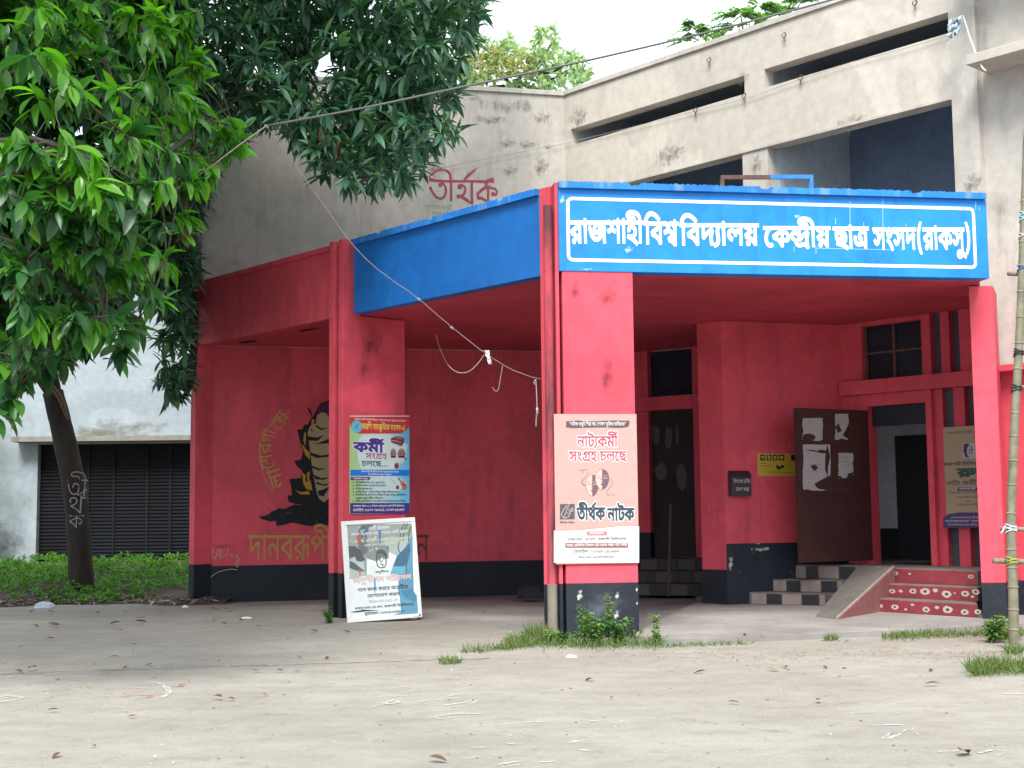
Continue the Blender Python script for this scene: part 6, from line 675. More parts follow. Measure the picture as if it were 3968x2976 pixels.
# --- upper facade: bands, slots, piers
su = lambda px, py=300: UP.at(px, py)[0]
a0, aE = 0.0, su(3790)
P2a, P2b, P3a, P3b = su(2868), su(2965), su(3684), su(3786)
S1a, S2a, S2b = su(2212, 530), su(2962), su(3677, 60)
S1b = su(2885, 330)
part('parapet_band', MB().box(UP, -.02, P3b, 7.79, 8.41, -0.22, 0), BEIGE)
part('wall_coping', MB().box(UP, -.02, P3b + .03, 8.41, 8.49, -0.27, 0.035), BEIGED, bevel=0.006)
part('middle_band', MB().box(UP, -.02, P3a, 6.63, 7.51, -0.22, 0), BEIGE)
part('band_lip', MB().box(UP, 1.3, P3a, 6.62, 6.655, -0.22, 0.02), BEIGED)
part('slot_jamb', MB().box(UP, -.02, S1a, 7.51, 7.79, -0.22, 0), BEIGE)
part('slot_pier', MB().box(UP, S1b, S2a, 7.51, 7.79, -0.22, 0), BEIGE)
part('facade_pier', MB().box(UP, P2a, P2b, H2 + .16, 6.63, -0.22, -0.004), BEIGED)
part('wide_pier', MB().box(UP, P3a, P3b, H2 + .16, 7.79, -0.24, 0.0), BEIGED)
part('lower_wall', MB().box(UP, -.02, su(2300, 700), H2 + .16, 6.63, -0.22, -0.002), BEIGE)
lc = part('wide_pier', MB().box(UP, su(3800, 2000), P3b, 3.10, H2 + .16, -0.24, 0.0), BEIGED)
# right of the wide pier
part('right_wall', MB().box(UP, P3b, P3b + 5, 3.10, 8.41, -0.24, -0.10), BEIGED)
part('sunshade', MB().box(UP, P3b + .10, P3b + 5, 6.86, 6.98, -0.1, 0.45), BEIGE, bevel=0.008)
part('sunshade', MB().box(UP, P3b + .0, P3b + 5, 8.41, 8.55, -0.1, 0.65), BEIGE, bevel=0.008)
rw = part('red_wall', MB().box(UP, su(3800, 2000), P3b + 5, .47, 3.10, -0.26, -0.012), RED)
part('black_base', MB().box(UP, su(3800, 2000), P3b + 5, 0, .47, -0.261, -0.008), BLACKC, rw)
part('red_ledge', MB().box(UP, su(3852, 1419) , P3b + 5, 3.02, 3.10, -0.2, 0.16), RED, bevel=0.006)
# loggia behind the upper openings
back = 2.1
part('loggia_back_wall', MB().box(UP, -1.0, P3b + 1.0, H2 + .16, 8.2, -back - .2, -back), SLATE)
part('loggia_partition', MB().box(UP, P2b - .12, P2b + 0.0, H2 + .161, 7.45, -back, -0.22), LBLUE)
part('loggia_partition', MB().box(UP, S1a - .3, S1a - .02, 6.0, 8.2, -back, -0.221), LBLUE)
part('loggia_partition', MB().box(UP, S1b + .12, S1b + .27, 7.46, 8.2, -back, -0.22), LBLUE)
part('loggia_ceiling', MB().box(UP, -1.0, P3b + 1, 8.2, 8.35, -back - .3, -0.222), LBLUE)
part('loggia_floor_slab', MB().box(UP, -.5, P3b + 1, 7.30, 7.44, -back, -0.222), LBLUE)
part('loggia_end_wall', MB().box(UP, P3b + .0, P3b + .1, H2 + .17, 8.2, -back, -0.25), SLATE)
# big shell behind so nothing is open to the sky
part('rear_block', MB().box(UP, -3.0, P3b + 6, 0.0, 8.3, -9.0, -4.6), BEIGED)

# --- nose, red wall, door wall
part('wall_nose', MB().prism(Pl((2.66, 19.10, 0), (0.29, -0.35, 0)), [(0, .53), (0.4545, .53), (0.4545, H2 + .015), (0, H2 + .015)], -1.2, 0), RED)
part('black_base', MB().prism(Pl((2.66, 19.10, 0), (0.29, -0.35, 0)), [(-.002, 0), (0.4545, 0), (0.4545, .53), (-.002, .53)], -1.2, 0.003), BLACK)
GL = 1.92
rdw = part('red_wall', MB().box(MW, 0, GL, .89, H2 + .015, -0.25, 0), RED)
part('black_base', MB().box(MW, 0, GL, 0, .89, -0.251, 0.003), BLACKC, rdw)
# door wall: openings window, door, three slits
dx = lambda px, py: DW.at(px, py)[0]
w0, w1 = dx(3339, 1350), dx(3571, 1350); d0_, d1_ = dx(3371, 1800), dx(3603, 1800)
sl1 = (dx(3603, 1300), dx(3644, 1300)); sl2 = (dx(3677, 1300), dx(3717, 1300)); EN = 2.9
Z_L, Z_WB, Z_WT, Z_DT = 0.58, 3.17, 3.95, 2.80
dwp = part('door_wall', MB().box(DW, 0, w0, Z_WB, H2 + .015, -0.2, 0), RED)
part('lintel_band', MB().box(DW, 0, EN, 2.97, Z_WB, -0.2, 0.10), RED, bevel=0.008)
part('door_wall', MB().box(DW, 0, d0_, Z_L, 2.97, -0.2, 0), RED)
part('door_wall', MB().box(DW, d0_, d1_, Z_DT, 2.97, -0.2, -.002), RED)
part('door_post', MB().box(DW, d1_, d1_ + .09, Z_L, 2.97, -0.2, 0.06), RED, bevel=0.006)
part('door_wall', MB().box(DW, w1, sl1[0], Z_WB, H2 + .015, -0.2, 0), RED)
part('mullion', MB().box(DW, sl1[1], sl2[0], Z_WB, H2 + .015, -0.2, 0.0), RED)
part('mullion', MB().box(DW, sl2[1], EN, Z_WB, H2 + .015, -0.2, 0.0), RED)
for a, b_ in (sl1, sl2):
    part('slit_pane', MB().box(DW, a, b_, Z_WB, H2 + .01, -0.16, -0.12), GREYP)
# lower right: slits behind the poster
e0 = d1_ + .09
part('door_wall', MB().box(DW, e0, e0 + .12, Z_L, 2.97, -0.2, -0.03), RED)
part('slit_pane', MB().box(DW, e0 + .12, e0 + .30, Z_L, 2.97, -0.16, -0.12), GREYP)
part('mullion', MB().box(DW, e0 + .30, e0 + .46, Z_L, 2.97, -0.2, 0.0), RED)
part('slit_pane', MB().box(DW, e0 + .46, e0 + .64, Z_L, 2.97, -0.16, -0.12), GREYP)
part('mullion', MB().box(DW, e0 + .64, EN, Z_L, 2.97, -0.2, 0.0), RED)
wn_ = part('window', MB().box(DW, w0, w1, Z_WB, Z_WT, -0.14, -0.11), GLASS)
for a in (w0, (w0 + w1) / 2 - .02, w1 - .04):
    part('window_frame', MB().box(DW, a, a + .04, Z_WB, Z_WT, -0.105, -0.07), IRONB, wn_)
part('window_frame', MB().box(DW, w0, w1, (Z_WB + Z_WT) / 2 - .015, (Z_WB + Z_WT) / 2 + .015, -0.103, -0.075), IRONB, wn_)
part('door_wall', MB().box(DW, w0, w1, Z_WT, H2 + .015, -0.2, 0), RED)
# corridor seen through the open door
cw = MB().box(DW, -2.15, 5.2, Z_L, 3.0, -1.85, -1.70)
part('corridor_wall', cw, LBLUE)
part('corridor_side_wall', MB().box(DW, -2.3, -2.15, Z_L, 3.0, -1.69, -0.2), LBLUE)
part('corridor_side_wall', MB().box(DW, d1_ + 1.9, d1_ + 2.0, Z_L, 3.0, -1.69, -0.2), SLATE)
ia, iz = DW.at(3466, 1690, -1.66); ib, _ = DW.at(3740, 1690, -1.66)
part('corridor_dado', MB().box(DW, -2.15, 5.2, Z_L, 1.05, -1.699, -1.675), BLACK)
part('door_transom', MB().box(DW, d0_, d1_, 2.52, Z_DT, -0.16, -0.10), ink((0.010, 0.014, 0.022)))
part('inner_door', MB().box(DW, ia, ib, Z_L, iz, -1.70, -1.66), ink((0.008, 0.010, 0.016)))
part('corridor_ceiling', MB().box(DW, -2.15, 5.2, 3.0, 3.1, -3.6, -0.2), LBLUE)
part('corridor_floor', MB().box(DW, -2.15, 5.2, .50, Z_L, -3.6, -0.2), CONC)
# open door leaf
LF0, LF1 = Vector((3.88, 18.32, 0)), Vector((5.03, 18.98, 0)); LP = Pl(LF0, LF1 - LF0); LL = (LF1 - LF0).length
leaf_ = part('door_leaf', MB().box(LP, 0, LL, .635, 2.74, -0.05, 0), WOOD, bevel=0.005)
for a0_, a1_, b0_, b1_ in ((0.0, .09, .64, 2.73), (LL - .09, LL, .64, 2.73), (.09, LL - .09, .64, .78), (.09, LL - .09, 2.6, 2.73), (.09, LL - .09, 1.55, 1.66)):
    part('door_rail', MB().box(LP, a0_, a1_, b0_, b1_, 0, .012), WOOD, leaf_, bevel=0.002)
# --- second recess with its doorway
e = lambda px, py: D1.at(px, py)[0]
q0, q1, q2, q3 = e(2510, 1500), e(2683, 1500), e(2707, 1400), 1.62
part('door_wall', MB().box(D1, -0.4, q0, 1.0, H2 + .015, -0.2, 0), RED)
part('black_base', MB().box(D1, -0.4, q0, .05, 1.0, -0.2, 0.003), BLACK)
part('lintel_band', MB().box(D1, -0.4, q3, 3.0, 3.23, -0.2, 0.08), RED, bevel=0.008)
part('mullion', MB().box(D1, q1, q2, .6, H2 + .015, -0.2, 0.0), RED)
part('slit_pane', MB().box(D1, q2, q3 - .02, .6, H2 + .01, -0.16, -0.12), GREYP)
part('window', MB().box(D1, q0, q1, 3.23, H2, -0.15, -0.12), GLASS)
dl = part('door_leaf', MB().box(D1, q0, q1, .6, 3.0, -0.16, -0.10), plain('dark_door', (0.016, 0.012, 0.014), .7, .3, 3))
for x_, y_, w_, h_ in ((2540, 1680, 40, 90), (2590, 1700, 34, 110), (2625, 1690, 14, 120), (2560, 1830, 50, 90), (2640, 1850, 50, 110)):
    pts = []
    for k in range(9):
        a = k / 9 * 2 * math.pi; pts.append(D1.at(x_ + math.cos(a) * w_ * random.uniform(.3, .55), y_ + math.sin(a) * h_ * random.uniform(.3, .55), -.095))
    part('poster_scrap', MB().poly(D1, pts, -0.095), ink((0.055, 0.05, 0.055)), dl)

# --- mural painted on the wall
cx4 = lambda x, y: MU.at(920 + x / 2.273, 1500 + y / 2.273, 0.006)
TAN, YEL, BLK, PUR, GOLD = ink((0.36, 0.29, 0.16), .8), ink((0.42, 0.24, 0.03), .8), ink((0.010, 0.012, 0.016), .8), ink((0.07, 0.012, 0.05), .8), ink((0.42, 0.27, 0.08), .8)
def shape(pts, d, mat, nm='mural_paint', P=MU, f=cx4):
    return part(nm, MB().poly(P, [f(*p) for p in pts], d), mat, mw if P is MU else bld)
ragged = lambda pts, k=7: [(x + random.uniform(-k, k), y + random.uniform(-k, k)) for i in range(len(pts)) for x, y in [pts[i], ((pts[i][0] + pts[(i + 1) % len(pts)][0]) / 2, (pts[i][1] + pts[(i + 1) % len(pts)][1]) / 2)]]
shape([(610, 180), (645, 195), (665, 270), (690, 210), (735, 140), (832, 105), (822, 170), (865, 190), (1010, 320), (1040, 700), (1000, 1060), (700, 1060), (620, 1045), (510, 1030), (450, 1010), (440, 950), (480, 955), (475, 880), (455, 810), (560, 800), (570, 740), (520, 690), (498, 648), (560, 640), (580, 560), (560, 520), (545, 450), (525, 375), (570, 370), (590, 330), (620, 330), (655, 260)], 0.0032, BLK)
shape([(690, 215), (735, 145), (828, 110), (820, 175), (862, 200), (850, 260), (800, 235), (740, 215), (700, 250)], 0.0042, PUR)
shape(ragged([(195, 1130), (280, 1120), (330, 1080), (420, 1070), (500, 1045), (600, 1035), (870, 1030), (1030, 1060), (1100, 1180), (870, 1225), (700, 1212), (600, 1225), (480, 1200), (350, 1215), (330, 1180), (240, 1170)], 12), 0.0037, BLK)
for pts in ([(560, 490), (600, 540), (640, 580), (640, 640), (600, 600)], [(590, 395), (605, 410), (600, 520), (580, 470)], [(655, 280), (680, 290), (670, 335), (650, 340)],
            [(570, 750), (600, 775), (600, 830), (650, 850), (660, 910), (610, 900), (580, 850)], [(610, 760), (640, 740), (630, 800), (650, 850), (620, 840)], [(510, 910), (560, 925), (630, 915), (640, 945), (560, 945)], [(830, 300), (850, 250), (870, 330), (855, 350)]):
    shape(pts, 0.0047, YEL)
shape([(690, 320), (640, 345), (618, 400), (630, 480), (645, 590), (655, 690), (680, 830), (700, 930), (720, 985), (765, 1015), (800, 985), (840, 900), (870, 780), (885, 600), (900, 420), (880, 350), (830, 340), (808, 320), (803, 260), (780, 228), (740, 222), (700, 250)], 0.0052, TAN)
for pts in ([(620, 432), (700, 445), (765, 420), (705, 475), (625, 470)], [(650, 490), (700, 497), (870, 430), (870, 490), (700, 502)], [(640, 575), (730, 602), (835, 590), (820, 612), (700, 625), (645, 600)], [(655, 690), (720, 717), (780, 712), (720, 735), (660, 712)],
            [(665, 770), (740, 802), (830, 790), (750, 818), (690, 812)], [(690, 830), (760, 857), (830, 840), (770, 870), (700, 855)], [(705, 915), (760, 900), (820, 870), (780, 930), (720, 960)], [(690, 328), (740, 364), (802, 356), (740, 382), (692, 350)], [(645, 360), (660, 375), (668, 395), (650, 385)], [(730, 955), (775, 930), (760, 965)]):
    shape(pts, 0.0057, BLK)
for k in range(26):
    x, y = random.uniform(230, 850), random.uniform(1070, 1190)
    shape([(x, y), (x + random.uniform(5, 26), y + random.uniform(-4, 6)), (x + random.uniform(4, 16), y + random.uniform(5, 9))], 0.0047, ink((0.10, 0.11, 0.12), .8))
mb = MB(); text(mb, MU, 'mural', 0, 962, 2074, 1283, 2171, 0.004, 2); part('mural_lettering', mb, GOLD, mw)
mb = MB(); text(mb, MU, 'mural', 1, 1613, 2072, 1663, 2172, 0.004, 2); part('mural_lettering', mb, ink((0.13, 0.06, 0.025), .8), mw)
arc = [(318, 905, 108), (218, 730, 99), (192, 590, 90), (205, 478, 76), (285, 335, 57)]
sc_ = (MU.at(1100, 1700)[0] - MU.at(1000, 1700)[0]) / 100 / 2.273
mb = MB()
for i, (x, y, ang) in enumerate(arc):
    o = cx4(x, y); W = _D['t']['arc'][i][0][0]; hh = 105 * sc_; ww = (185, 130, 100, 120, 165)[i] * sc_; an = math.radians(ang)
    # origin lies one letter height inside the headline
    ox = o[0] + math.sin(an) * hh; oz = o[1] - math.cos(an) * hh
    text(mb, MU, 'arc', i, 0, 0, 0, 0, 0.004, 4, rot=(ox, oz, an), sz=(0, 0, ww, 0, hh))
mb.ribbon(MU, [cx4(*p) for p in ((318, 925), (262, 850), (222, 750), (198, 650), (195, 560), (208, 470), (245, 390), (310, 315), (385, 262), (460, 215))], 0.012, 0.0048)
part('mural_lettering', mb, GOLD, mw)
c7 = lambda x, y: MU.at(650 + x / 4.74, 2100 + y / 4.74, 0.004)
mb = MB()
for st in ([(750, 330), (765, 230), (785, 110)], [(740, 190), (735, 150), (770, 100), (820, 110), (835, 170), (800, 220), (770, 235), (810, 270), (870, 305)], [(870, 320), (905, 210), (930, 110), (950, 200), (975, 320)], [(895, 240), (960, 235)],
           [(975, 120), (1000, 220), (1020, 300), (1050, 220), (1065, 290), (1085, 240), (1115, 110)], [(1145, 280), (1150, 215), (1185, 230), (1195, 280)], [(1285, 240), (1250, 245), (1245, 280), (1290, 280), (1290, 240), (1300, 380), (1300, 440), (1270, 465), (1245, 420), (1260, 370), (1330, 300)]):
    mb.ribbon(MU, [c7(*p) for p in st], 0.011, 0.0048)
mb.ribbon(MU, [c7(*p) for p in ((745, 705), (820, 620), (920, 555), (1040, 518), (1180, 498), (1275, 512))], 0.009, 0.0058)
part('chalk_graffiti', mb, ink((0.42, 0.33, 0.32), .9), mw)

# --- name painted on the beige wall
c6 = lambda x, y: MU.at(1600 + x / 5.53, 620 + y / 5.53, 0.003)
DKR = ink((0.30, 0.055, 0.08), .8)
mb = MB(); K = 1 / 5.53 * (MU.at(2000, 700)[0] - MU.at(1900, 700)[0]) / 100
def brush(pts, wd, d=0.003): mb.ribbon(MU, [c6(*p) for p in pts], [w * K for w in wd] if isinstance(wd, list) else wd * K, d)
brush([(240, 405), (340, 370), (420, 300), (490, 240), (570, 210), (680, 210), (760, 250), (800, 320), (812, 440), (818, 640), (818, 880)], [4, 20, 38, 48, 52, 52, 55, 55, 52, 52, 52])
brush([(345, 415), (480, 440), (700, 455), (1000, 455), (1250, 455), (1560, 462), (1640, 440), (1735, 430)], [80, 60, 52, 50, 52, 58, 80, 115], .0035)
brush([(360, 570), (420, 690), (500, 795), (590, 830), (670, 795), (710, 690), (700, 580), (650, 505), (590, 490)], [60, 46, 50, 52, 52, 52, 50, 40, 34], .0038)
mb.disc(MU, *c6(588, 535), 45 * K, .0042)
mb.disc(MU, *c6(1005, 570), 56 * K, .0042)
brush([(960, 560), (1040, 525), (1110, 570), (1128, 650), (1090, 740), (1030, 770), (940, 790)], [30, 40, 50, 50, 48, 60, 95], .0038)
brush([(1040, 790), (1150, 850), (1290, 960)], [70, 70, 6], .0040)
brush([(1262, 470), (1262, 700), (1270, 945)], [56, 54, 52], .0036)
brush([(1100, 425), (1190, 330), (1300, 235), (1400, 150)], [50, 62, 44, 4], .0042)
brush([(1575, 480), (1570, 570), (1480, 640), (1390, 720), (1400, 830)], [70, 66, 60, 60, 60], .0038)
brush([(1390, 820), (1480, 815), (1560, 870), (1600, 940)], [70, 60, 60, 30], .0041)
brush([(1600, 560), (1612, 700), (1608, 930)], [56, 50, 50], .0036)
brush([(1610, 560), (1680, 600), (1760, 610), (1805, 680), (1780, 750), (1725, 750)], [60, 46, 48, 50, 46, 40], .0044)
mb.disc(MU, *c6(1722, 728), 46 * K, .0048)
part('wall_lettering', mb, DKR)
mb = MB(); text(mb, MU, 'green', 0, 1640, 796, 1752, 812, 0.003, -14); text(mb, MU, 'green', 1, 1675, 823, 1748, 838, 0.003, -14)
part('wall_lettering', mb, ink((0.10, 0.33, 0.22), .8))

# --- stains and wear
def stain(P, x0, y0, x1, y1, mat, parent=bld, d=0.0015, sz=None):
    if sz: a0, b0, a1, b1 = sz
    else: a0, b1 = P.at(x0, y0, d); a1, b0 = P.at(x1, y1, d)
    # own coordinates so that 'Generated' spans the stain: built as a flat card in local x,z
    me = bpy.data.meshes.new('stain'); w_, h_ = (a1 - a0) / 2, (b1 - b0) / 2
    me.from_pydata([(-w_, 0, -h_), (w_, 0, -h_), (w_, 0, h_), (-w_, 0, h_)], [], [(0, 1, 2, 3)]); me.materials.append(mat)
    o = bpy.data.objects.new('stain', me); COL.objects.link(o)
    c_ = P.w((a0 + a1) / 2, (b0 + b1) / 2, d); o.parent = parent
    o.matrix_local = Matrix.Translation(c_ - root_of(parent)) @ Matrix((P.u, -P.n, P.v)).transposed().to_4x4(); return o
MOULD = decal('black_mould', (0.10, 0.09, 0.08), 0.40, 0.66, 13, 0.62, (1, 1, .8))
MOULD2 = decal('mould_faint', (0.12, 0.11, 0.10), 0.42, 0.62, 5, 0.55, (1, 1, .35))
for x0, y0, x1, y1 in ((1790, 360, 1880, 400), (1780, 430, 2020, 500), (2030, 410, 2160, 500), (1910, 520, 2020, 590), (1980, 530, 2100, 590), (2090, 545, 2160, 590), (1920, 620, 2030, 700), (2040, 580, 2150, 710), (1800, 650, 1830, 690), (1640, 620, 1720, 680)):
    stain(MU, x0, y0, x1, y1, MOULD)
for x0, y0, x1, y1 in ((1760, 350, 2180, 470),): stain(MU, x0, y0, x1, y1, MOULD2)
for x0, y0, x1, y1 in ((2190, 400, 2300, 520), (2830, 270, 2920, 340), (2890, 570, 2970, 700), (3200, 440, 3400, 520), (2500, 560, 2700, 640)): stain(UP, x0, y0, x1, y1, MOULD)
stain(UP, 3690, 660, 3840, 760, MOULD); stain(UP, 3800, 730, 3960, 860, MOULD2)
GRIM = decal('grime_on_red', (0.06, 0.02, 0.025), 0.38, 0.66, 9, 0.5, (1, 1, .7))
for x0, y0, x1, y1 in ((2310, 1330, 2400, 1560), (2200, 1060, 2260, 1180), (2290, 1090, 2420, 1200)): stain(BN, x0, y0, x1, y1, GRIM, d=-.009)
for x0, y0, x1, y1 in ((1375, 1220, 1500, 1420), (1370, 1300, 1460, 1520), (1540, 1990, 1600, 2040)): stain(PBp, x0, y0, x1, y1, GRIM, d=.0015)
CHIP = decal('chipped_edge', (0.45, 0.45, 0.43), 0.44, 0.50, 16, 0.9)
for x0, y0, x1, y1 in ((2225, 2262, 2270, 2345), (2375, 2280, 2410, 2330), (2460, 2262, 2476, 2300), (2462, 2320, 2476, 2350), (2370, 2350, 2410, 2410)): stain(BN, x0, y0, x1, y1, CHIP, d=-.0095)
for x0, y0, x1, y1 in ((2815, 2120, 2850, 2240), (2920, 2098, 2960, 2112), (2880, 2115, 3020, 2140)): stain(MW, x0, y0, x1, y1, CHIP, d=.006)
PALE = decal('dusty_smear', (0.16, 0.18, 0.20), 0.36, 0.60, 5, 0.5)
for x0, y0, x1, y1 in ((2200, 2270, 2460, 2420), ): stain(BN, x0, y0, x1, y1, PALE, d=-.0100)
stain(MU, 690, 2150, 740, 2175, GRIM); stain(MU, 800, 2100, 930, 2130, GRIM, d=.003)
BLOT = decal('paler_blue_scrape', (0.35, 0.6, 0.8), 0.44, 0.50, 18, 0.8)
for x0, y0, x1, y1 in ((2400, 940, 2470, 990), (2230, 1035, 2320, 1050), (3060, 820, 3120, 850), (2160, 740, 2200, 800)): stain(BN, x0, y0, x1, y1, BLOT, d=.0012)

# broken holes in the soffit edge of the left bay
for a in (0.9, 2.6):
    c_ = FA.w(a, 0, -.45); hp_ = Pl((c_.x, c_.y, H2 + .018), (1, 0, 0), (0, 1, 0)); hm = MB(); pts_ = [(math.cos(t) * random.uniform(.18, .32), math.sin(t) * random.uniform(.05, .12)) for t in [i * .7 for i in range(9)]]; hm.add([Vector((c_.x + x_ * .66 - y_ * .75, c_.y - x_ * .75 - y_ * .66, H2 + .016)) for x_, y_ in pts_], [tuple(range(9))]); part('soffit_hole', hm, ink((0.004, 0.004, 0.006)))

# --- iron frame on the porch roof
FR = Pl((0, 16.6, 0), (1, 0.02, 0)); g = lambda x, y: FR.at(x, y)
fr = thing('iron_frame', 'low brown and blue iron frame standing on the porch roof above the sign', 'frame', (4.2, 16.6, H2 + .16))
tp = g(2792, 680)[1]; a, m_, c_ = g(2792, 680)[0], g(2985, 680)[0], g(3150, 680)[0]; zb_ = H2 + .16
for nm, mbx, mt in (('top_rail', MB().box(FR, a, m_, tp - .05, tp, -.02, .02), IRONB), ('top_rail', MB().box(FR, m_, c_, tp - .05, tp, -.02, .02), IRONW),
                    ('leg', MB().box(FR, a, a + .045, zb_, tp - .05, -.02, .02), IRONB), ('leg', MB().box(FR, c_ - .045, c_, zb_, tp - .05, -.02, .02), IRONW),
                    ('brace', MB().tube([FR.w(a + .01, tp - .05), FR.w(a - .14, zb_)], .016, 6), IRONB), ('brace', MB().tube([FR.w(c_ - .03, tp - .06), FR.w(c_ - .25, zb_)], .016, 6), IRONW)):
    mbx.build(nm, mt, fr)
# --- small iron hooks in the parapet
for x, y in ((2750, 236), (3041, 140), (3548, 15), (2698, 430), (2886, 375), (3105, 305)):
    a, b_ = UP.at(x, y, .03); h = MB(); r_ = .035
    h.tube([UP.w(a, b_ + .05, -.02), UP.w(a, b_ + .05, .05)] , .008, 5)
    h.tube([UP.w(a + math.sin(t) * r_, b_ + .01 + math.cos(t) * r_, .05) for t in [i * .7 for i in range(9)]], .007, 5); h.tube([UP.w(a, b_ - .03, .05), UP.w(a, b_ - .09, .045)], .008, 5)
    part('wall_hook', h, IRONB)

# ================================================================= stairs
st = thing('entrance_stairs', 'concrete entrance stairs with chequered left flight, sloping ramp and red painted right flight', 'stairs', (4.4, 18.2, .055))
E1, N1v = Vector((.882, -.471)), Vector((.471, .882)); E2, N2v = Vector((.627, -.779)), Vector((.779, .627))
Wk = [Vector((3.12, 18.93)), Vector((3.62, 18.96)), Vector((3.98, 19.07))]; Wk[0] = Vector((3.27, 18.85))
Lk = [Vector((4.20, 18.35)), Vector((4.48, 18.50)), Vector((4.77, 18.65))]
Rk = [Vector((4.55, 17.31)), Vector((4.79, 17.51)), Vector((4.99, 17.67))]; RL_ = (1.52, 1.34, 1.18)
Zk = [.19 + .03, .39, .58]; Zb = [0.055, .22, .39]
flR, flL = [], []
for k in range(3):
    re_ = Rk[k] + E2 * RL_[k]
    poly = [Wk[k] - E1 * .35, Lk[k], Rk[k], re_] + [[Vector((5.62, 16.5)), Vector((5.95, 17.0))], [Vector((5.80, 16.75)), Vector((5.95, 17.0))], [Vector((5.95, 17.0))]][k]
    poly += [Vector((7.4, 17.3)), Vector((7.2, 18.9)), Vector((5.0, 19.35)), Vector((4.4, 19.33))] if k == 2 else [Vector((7.4, 17.3)), Vector((7.2, 19.6)), Vector((4.6, 20.2)), Vector((3.4, 19.3))]
    MB().slab([(p.x, p.y) for p in poly], Zb[k] - .0, Zk[k]).build('step', STEPT, st, bevel=0.012)
    # red painted riser face of the right flight
    RP = Pl((Rk[k].x, Rk[k].y, 0), (E2.x, E2.y, 0))
    MB().box(RP, .0, RL_[k] - .01, Zb[k] + .004, Zk[k] - .012, -.01, .006).build('painted_riser', STEPR, st)
    flR.append(RP)
    flL.append(Pl((Wk[k].x, Wk[k].y, 0), (E1.x, E1.y, 0)))
tl = {2: [(3078, 3126, 0), (3127, 3171, 1), (3172, 3252, 0), (3253, 3316, 1), (3317, 3360, 0)], 1: [(2996, 3047, 0), (3048, 3101, 1), (3102, 3181, 0), (3182, 3243, 1), (3244, 3290, 0)], 0: [(2912, 2968, 0), (2969, 3028, 1), (3029, 3104, 0), (3105, 3172, 1), (3173, 3215, 0)]}
for k, L in tl.items():
    P = flL[k]
    for x0, x1, dark in L:
        a0 = P.at(x0, 2250)[0]; a1 = P.at(x1, 2250)[0]
        MB().box(P, a0 + .004, a1 - .004, Zb[k] + .004, Zk[k] - .02, -.01, .012 if dark else .009).build('tile', TILED if dark else TILEL, st, bevel=.002, label='black tile' if dark else None)
# ramp
RL0, RR0 = gnd(3160, 2388, .058), gnd(3240, 2399, .058)
RT = [Vector((4.72, 18.50, .592)), Vector((4.95, 17.66, .592))]
rv = [RL0, RR0, RT[1], RT[0]]
base = [Vector((p.x, p.y, .05)) for p in rv]
MB().add(rv + base, [(0, 1, 2, 3), (0, 4, 5, 1), (1, 5, 6, 2), (3, 2, 6, 7), (0, 3, 7, 4)]).build('ramp', plaster('ramp_cement', (0.13, 0.12, 0.105), .25, (0.05, 0.045, 0.04), .7, .45, .7, .95, 1.0, False), st)
MB().tube([RR0 + Vector((0, 0, .004)), RT[1] + Vector((0, 0, .006))], .018, 6).build('ramp_kerb', TILEL, st)
ck = [RR0, RT[1], Vector((RT[1].x, RT[1].y, .05)), Vector((RR0.x, RR0.y, .05))]
off = Vector((.018, -.012, 0))
MB().add([p + off for p in ck] + ck, [(0, 1, 2, 3), (0, 1, 5, 4), (1, 2, 6, 5), (3, 0, 4, 7)]).build('ramp_cheek', plaster('faded_cheek', (0.24, 0.095, 0.095), .2, (0.12, 0.09, 0.08), .7, .45, .65, .8, .5, False), st)
# painted daisies on the risers
FL = {0: [(1155, 503, 10), (1243, 520, 11), (1338, 527, 17), (1412, 543, 7), (1457, 512, 8), (1550, 545, 17), (1622, 530, 10), (1695, 545, 22), (1810, 562, 17), (1900, 560, 15)],
      1: [(1257, 412, 13), (1320, 420, 15), (1377, 420, 10), (1460, 420, 17), (1543, 422, 22), (1612, 415, 12), (1688, 440, 22), (1743, 433, 5), (1813, 437, 18), (1885, 425, 17), (1862, 458, 8)],
      2: [(1342, 300, 13), (1438, 303, 7), (1852, 322, 13)]}
PET, EYE = ink((0.42, 0.36, 0.33), .8), ink((0.03, 0.025, 0.025), .8)
for k, L in FL.items():
    P = flR[k]
    for x, y, r_ in L:
        a, b_ = P.at(2700 + x / 1.7445, 2050 + y / 1.7445, .01); R_ = r_ / 1.7445 * 16.9 / 5200
        b_ = min(max(b_, Zb[k] + R_ + .01), Zk[k] - R_ - .02)
        fm = MB().disc(P, a, b_, R_ * 1.7, .0078, 14, R_ * 1.05, .12).build('painted_flower', PET, st)
        if r_ > 12: MB().disc(P, a, b_, R_ * .6, .0085, 9, R_ * .4, .1).build('flower_eye', EYE, fm)

SHTL = plaster('shaded_cream_tile', (0.10, 0.085, 0.075), 0.2, (0.04, 0.035, 0.03), 0.6, 0.5, 0.75, 0.7, 0.1); SHST = plaster('shaded_step', (0.06, 0.055, 0.05), .2, (0.02, 0.02, 0.02), .6, .5, .75, .9, .3)  # darker copies of tile and step: shade of the recess put into their colour
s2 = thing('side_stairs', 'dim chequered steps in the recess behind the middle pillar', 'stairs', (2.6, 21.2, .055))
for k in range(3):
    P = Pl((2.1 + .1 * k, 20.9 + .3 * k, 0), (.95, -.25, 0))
    MB().box(P, -.3, 1.3, .055 + .18 * k, .055 + .18 * (k + 1), -1.6 + .3 * k, 0).build('step', SHST, s2, bevel=.01)
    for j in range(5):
        MB().box(P, -.28 + j * .3, -.02 + j * .3, .06 + .18 * k, .045 + .18 * (k + 1), -.005, .008).build('tile', TILED if (j + k) % 2 else SHTL, s2)
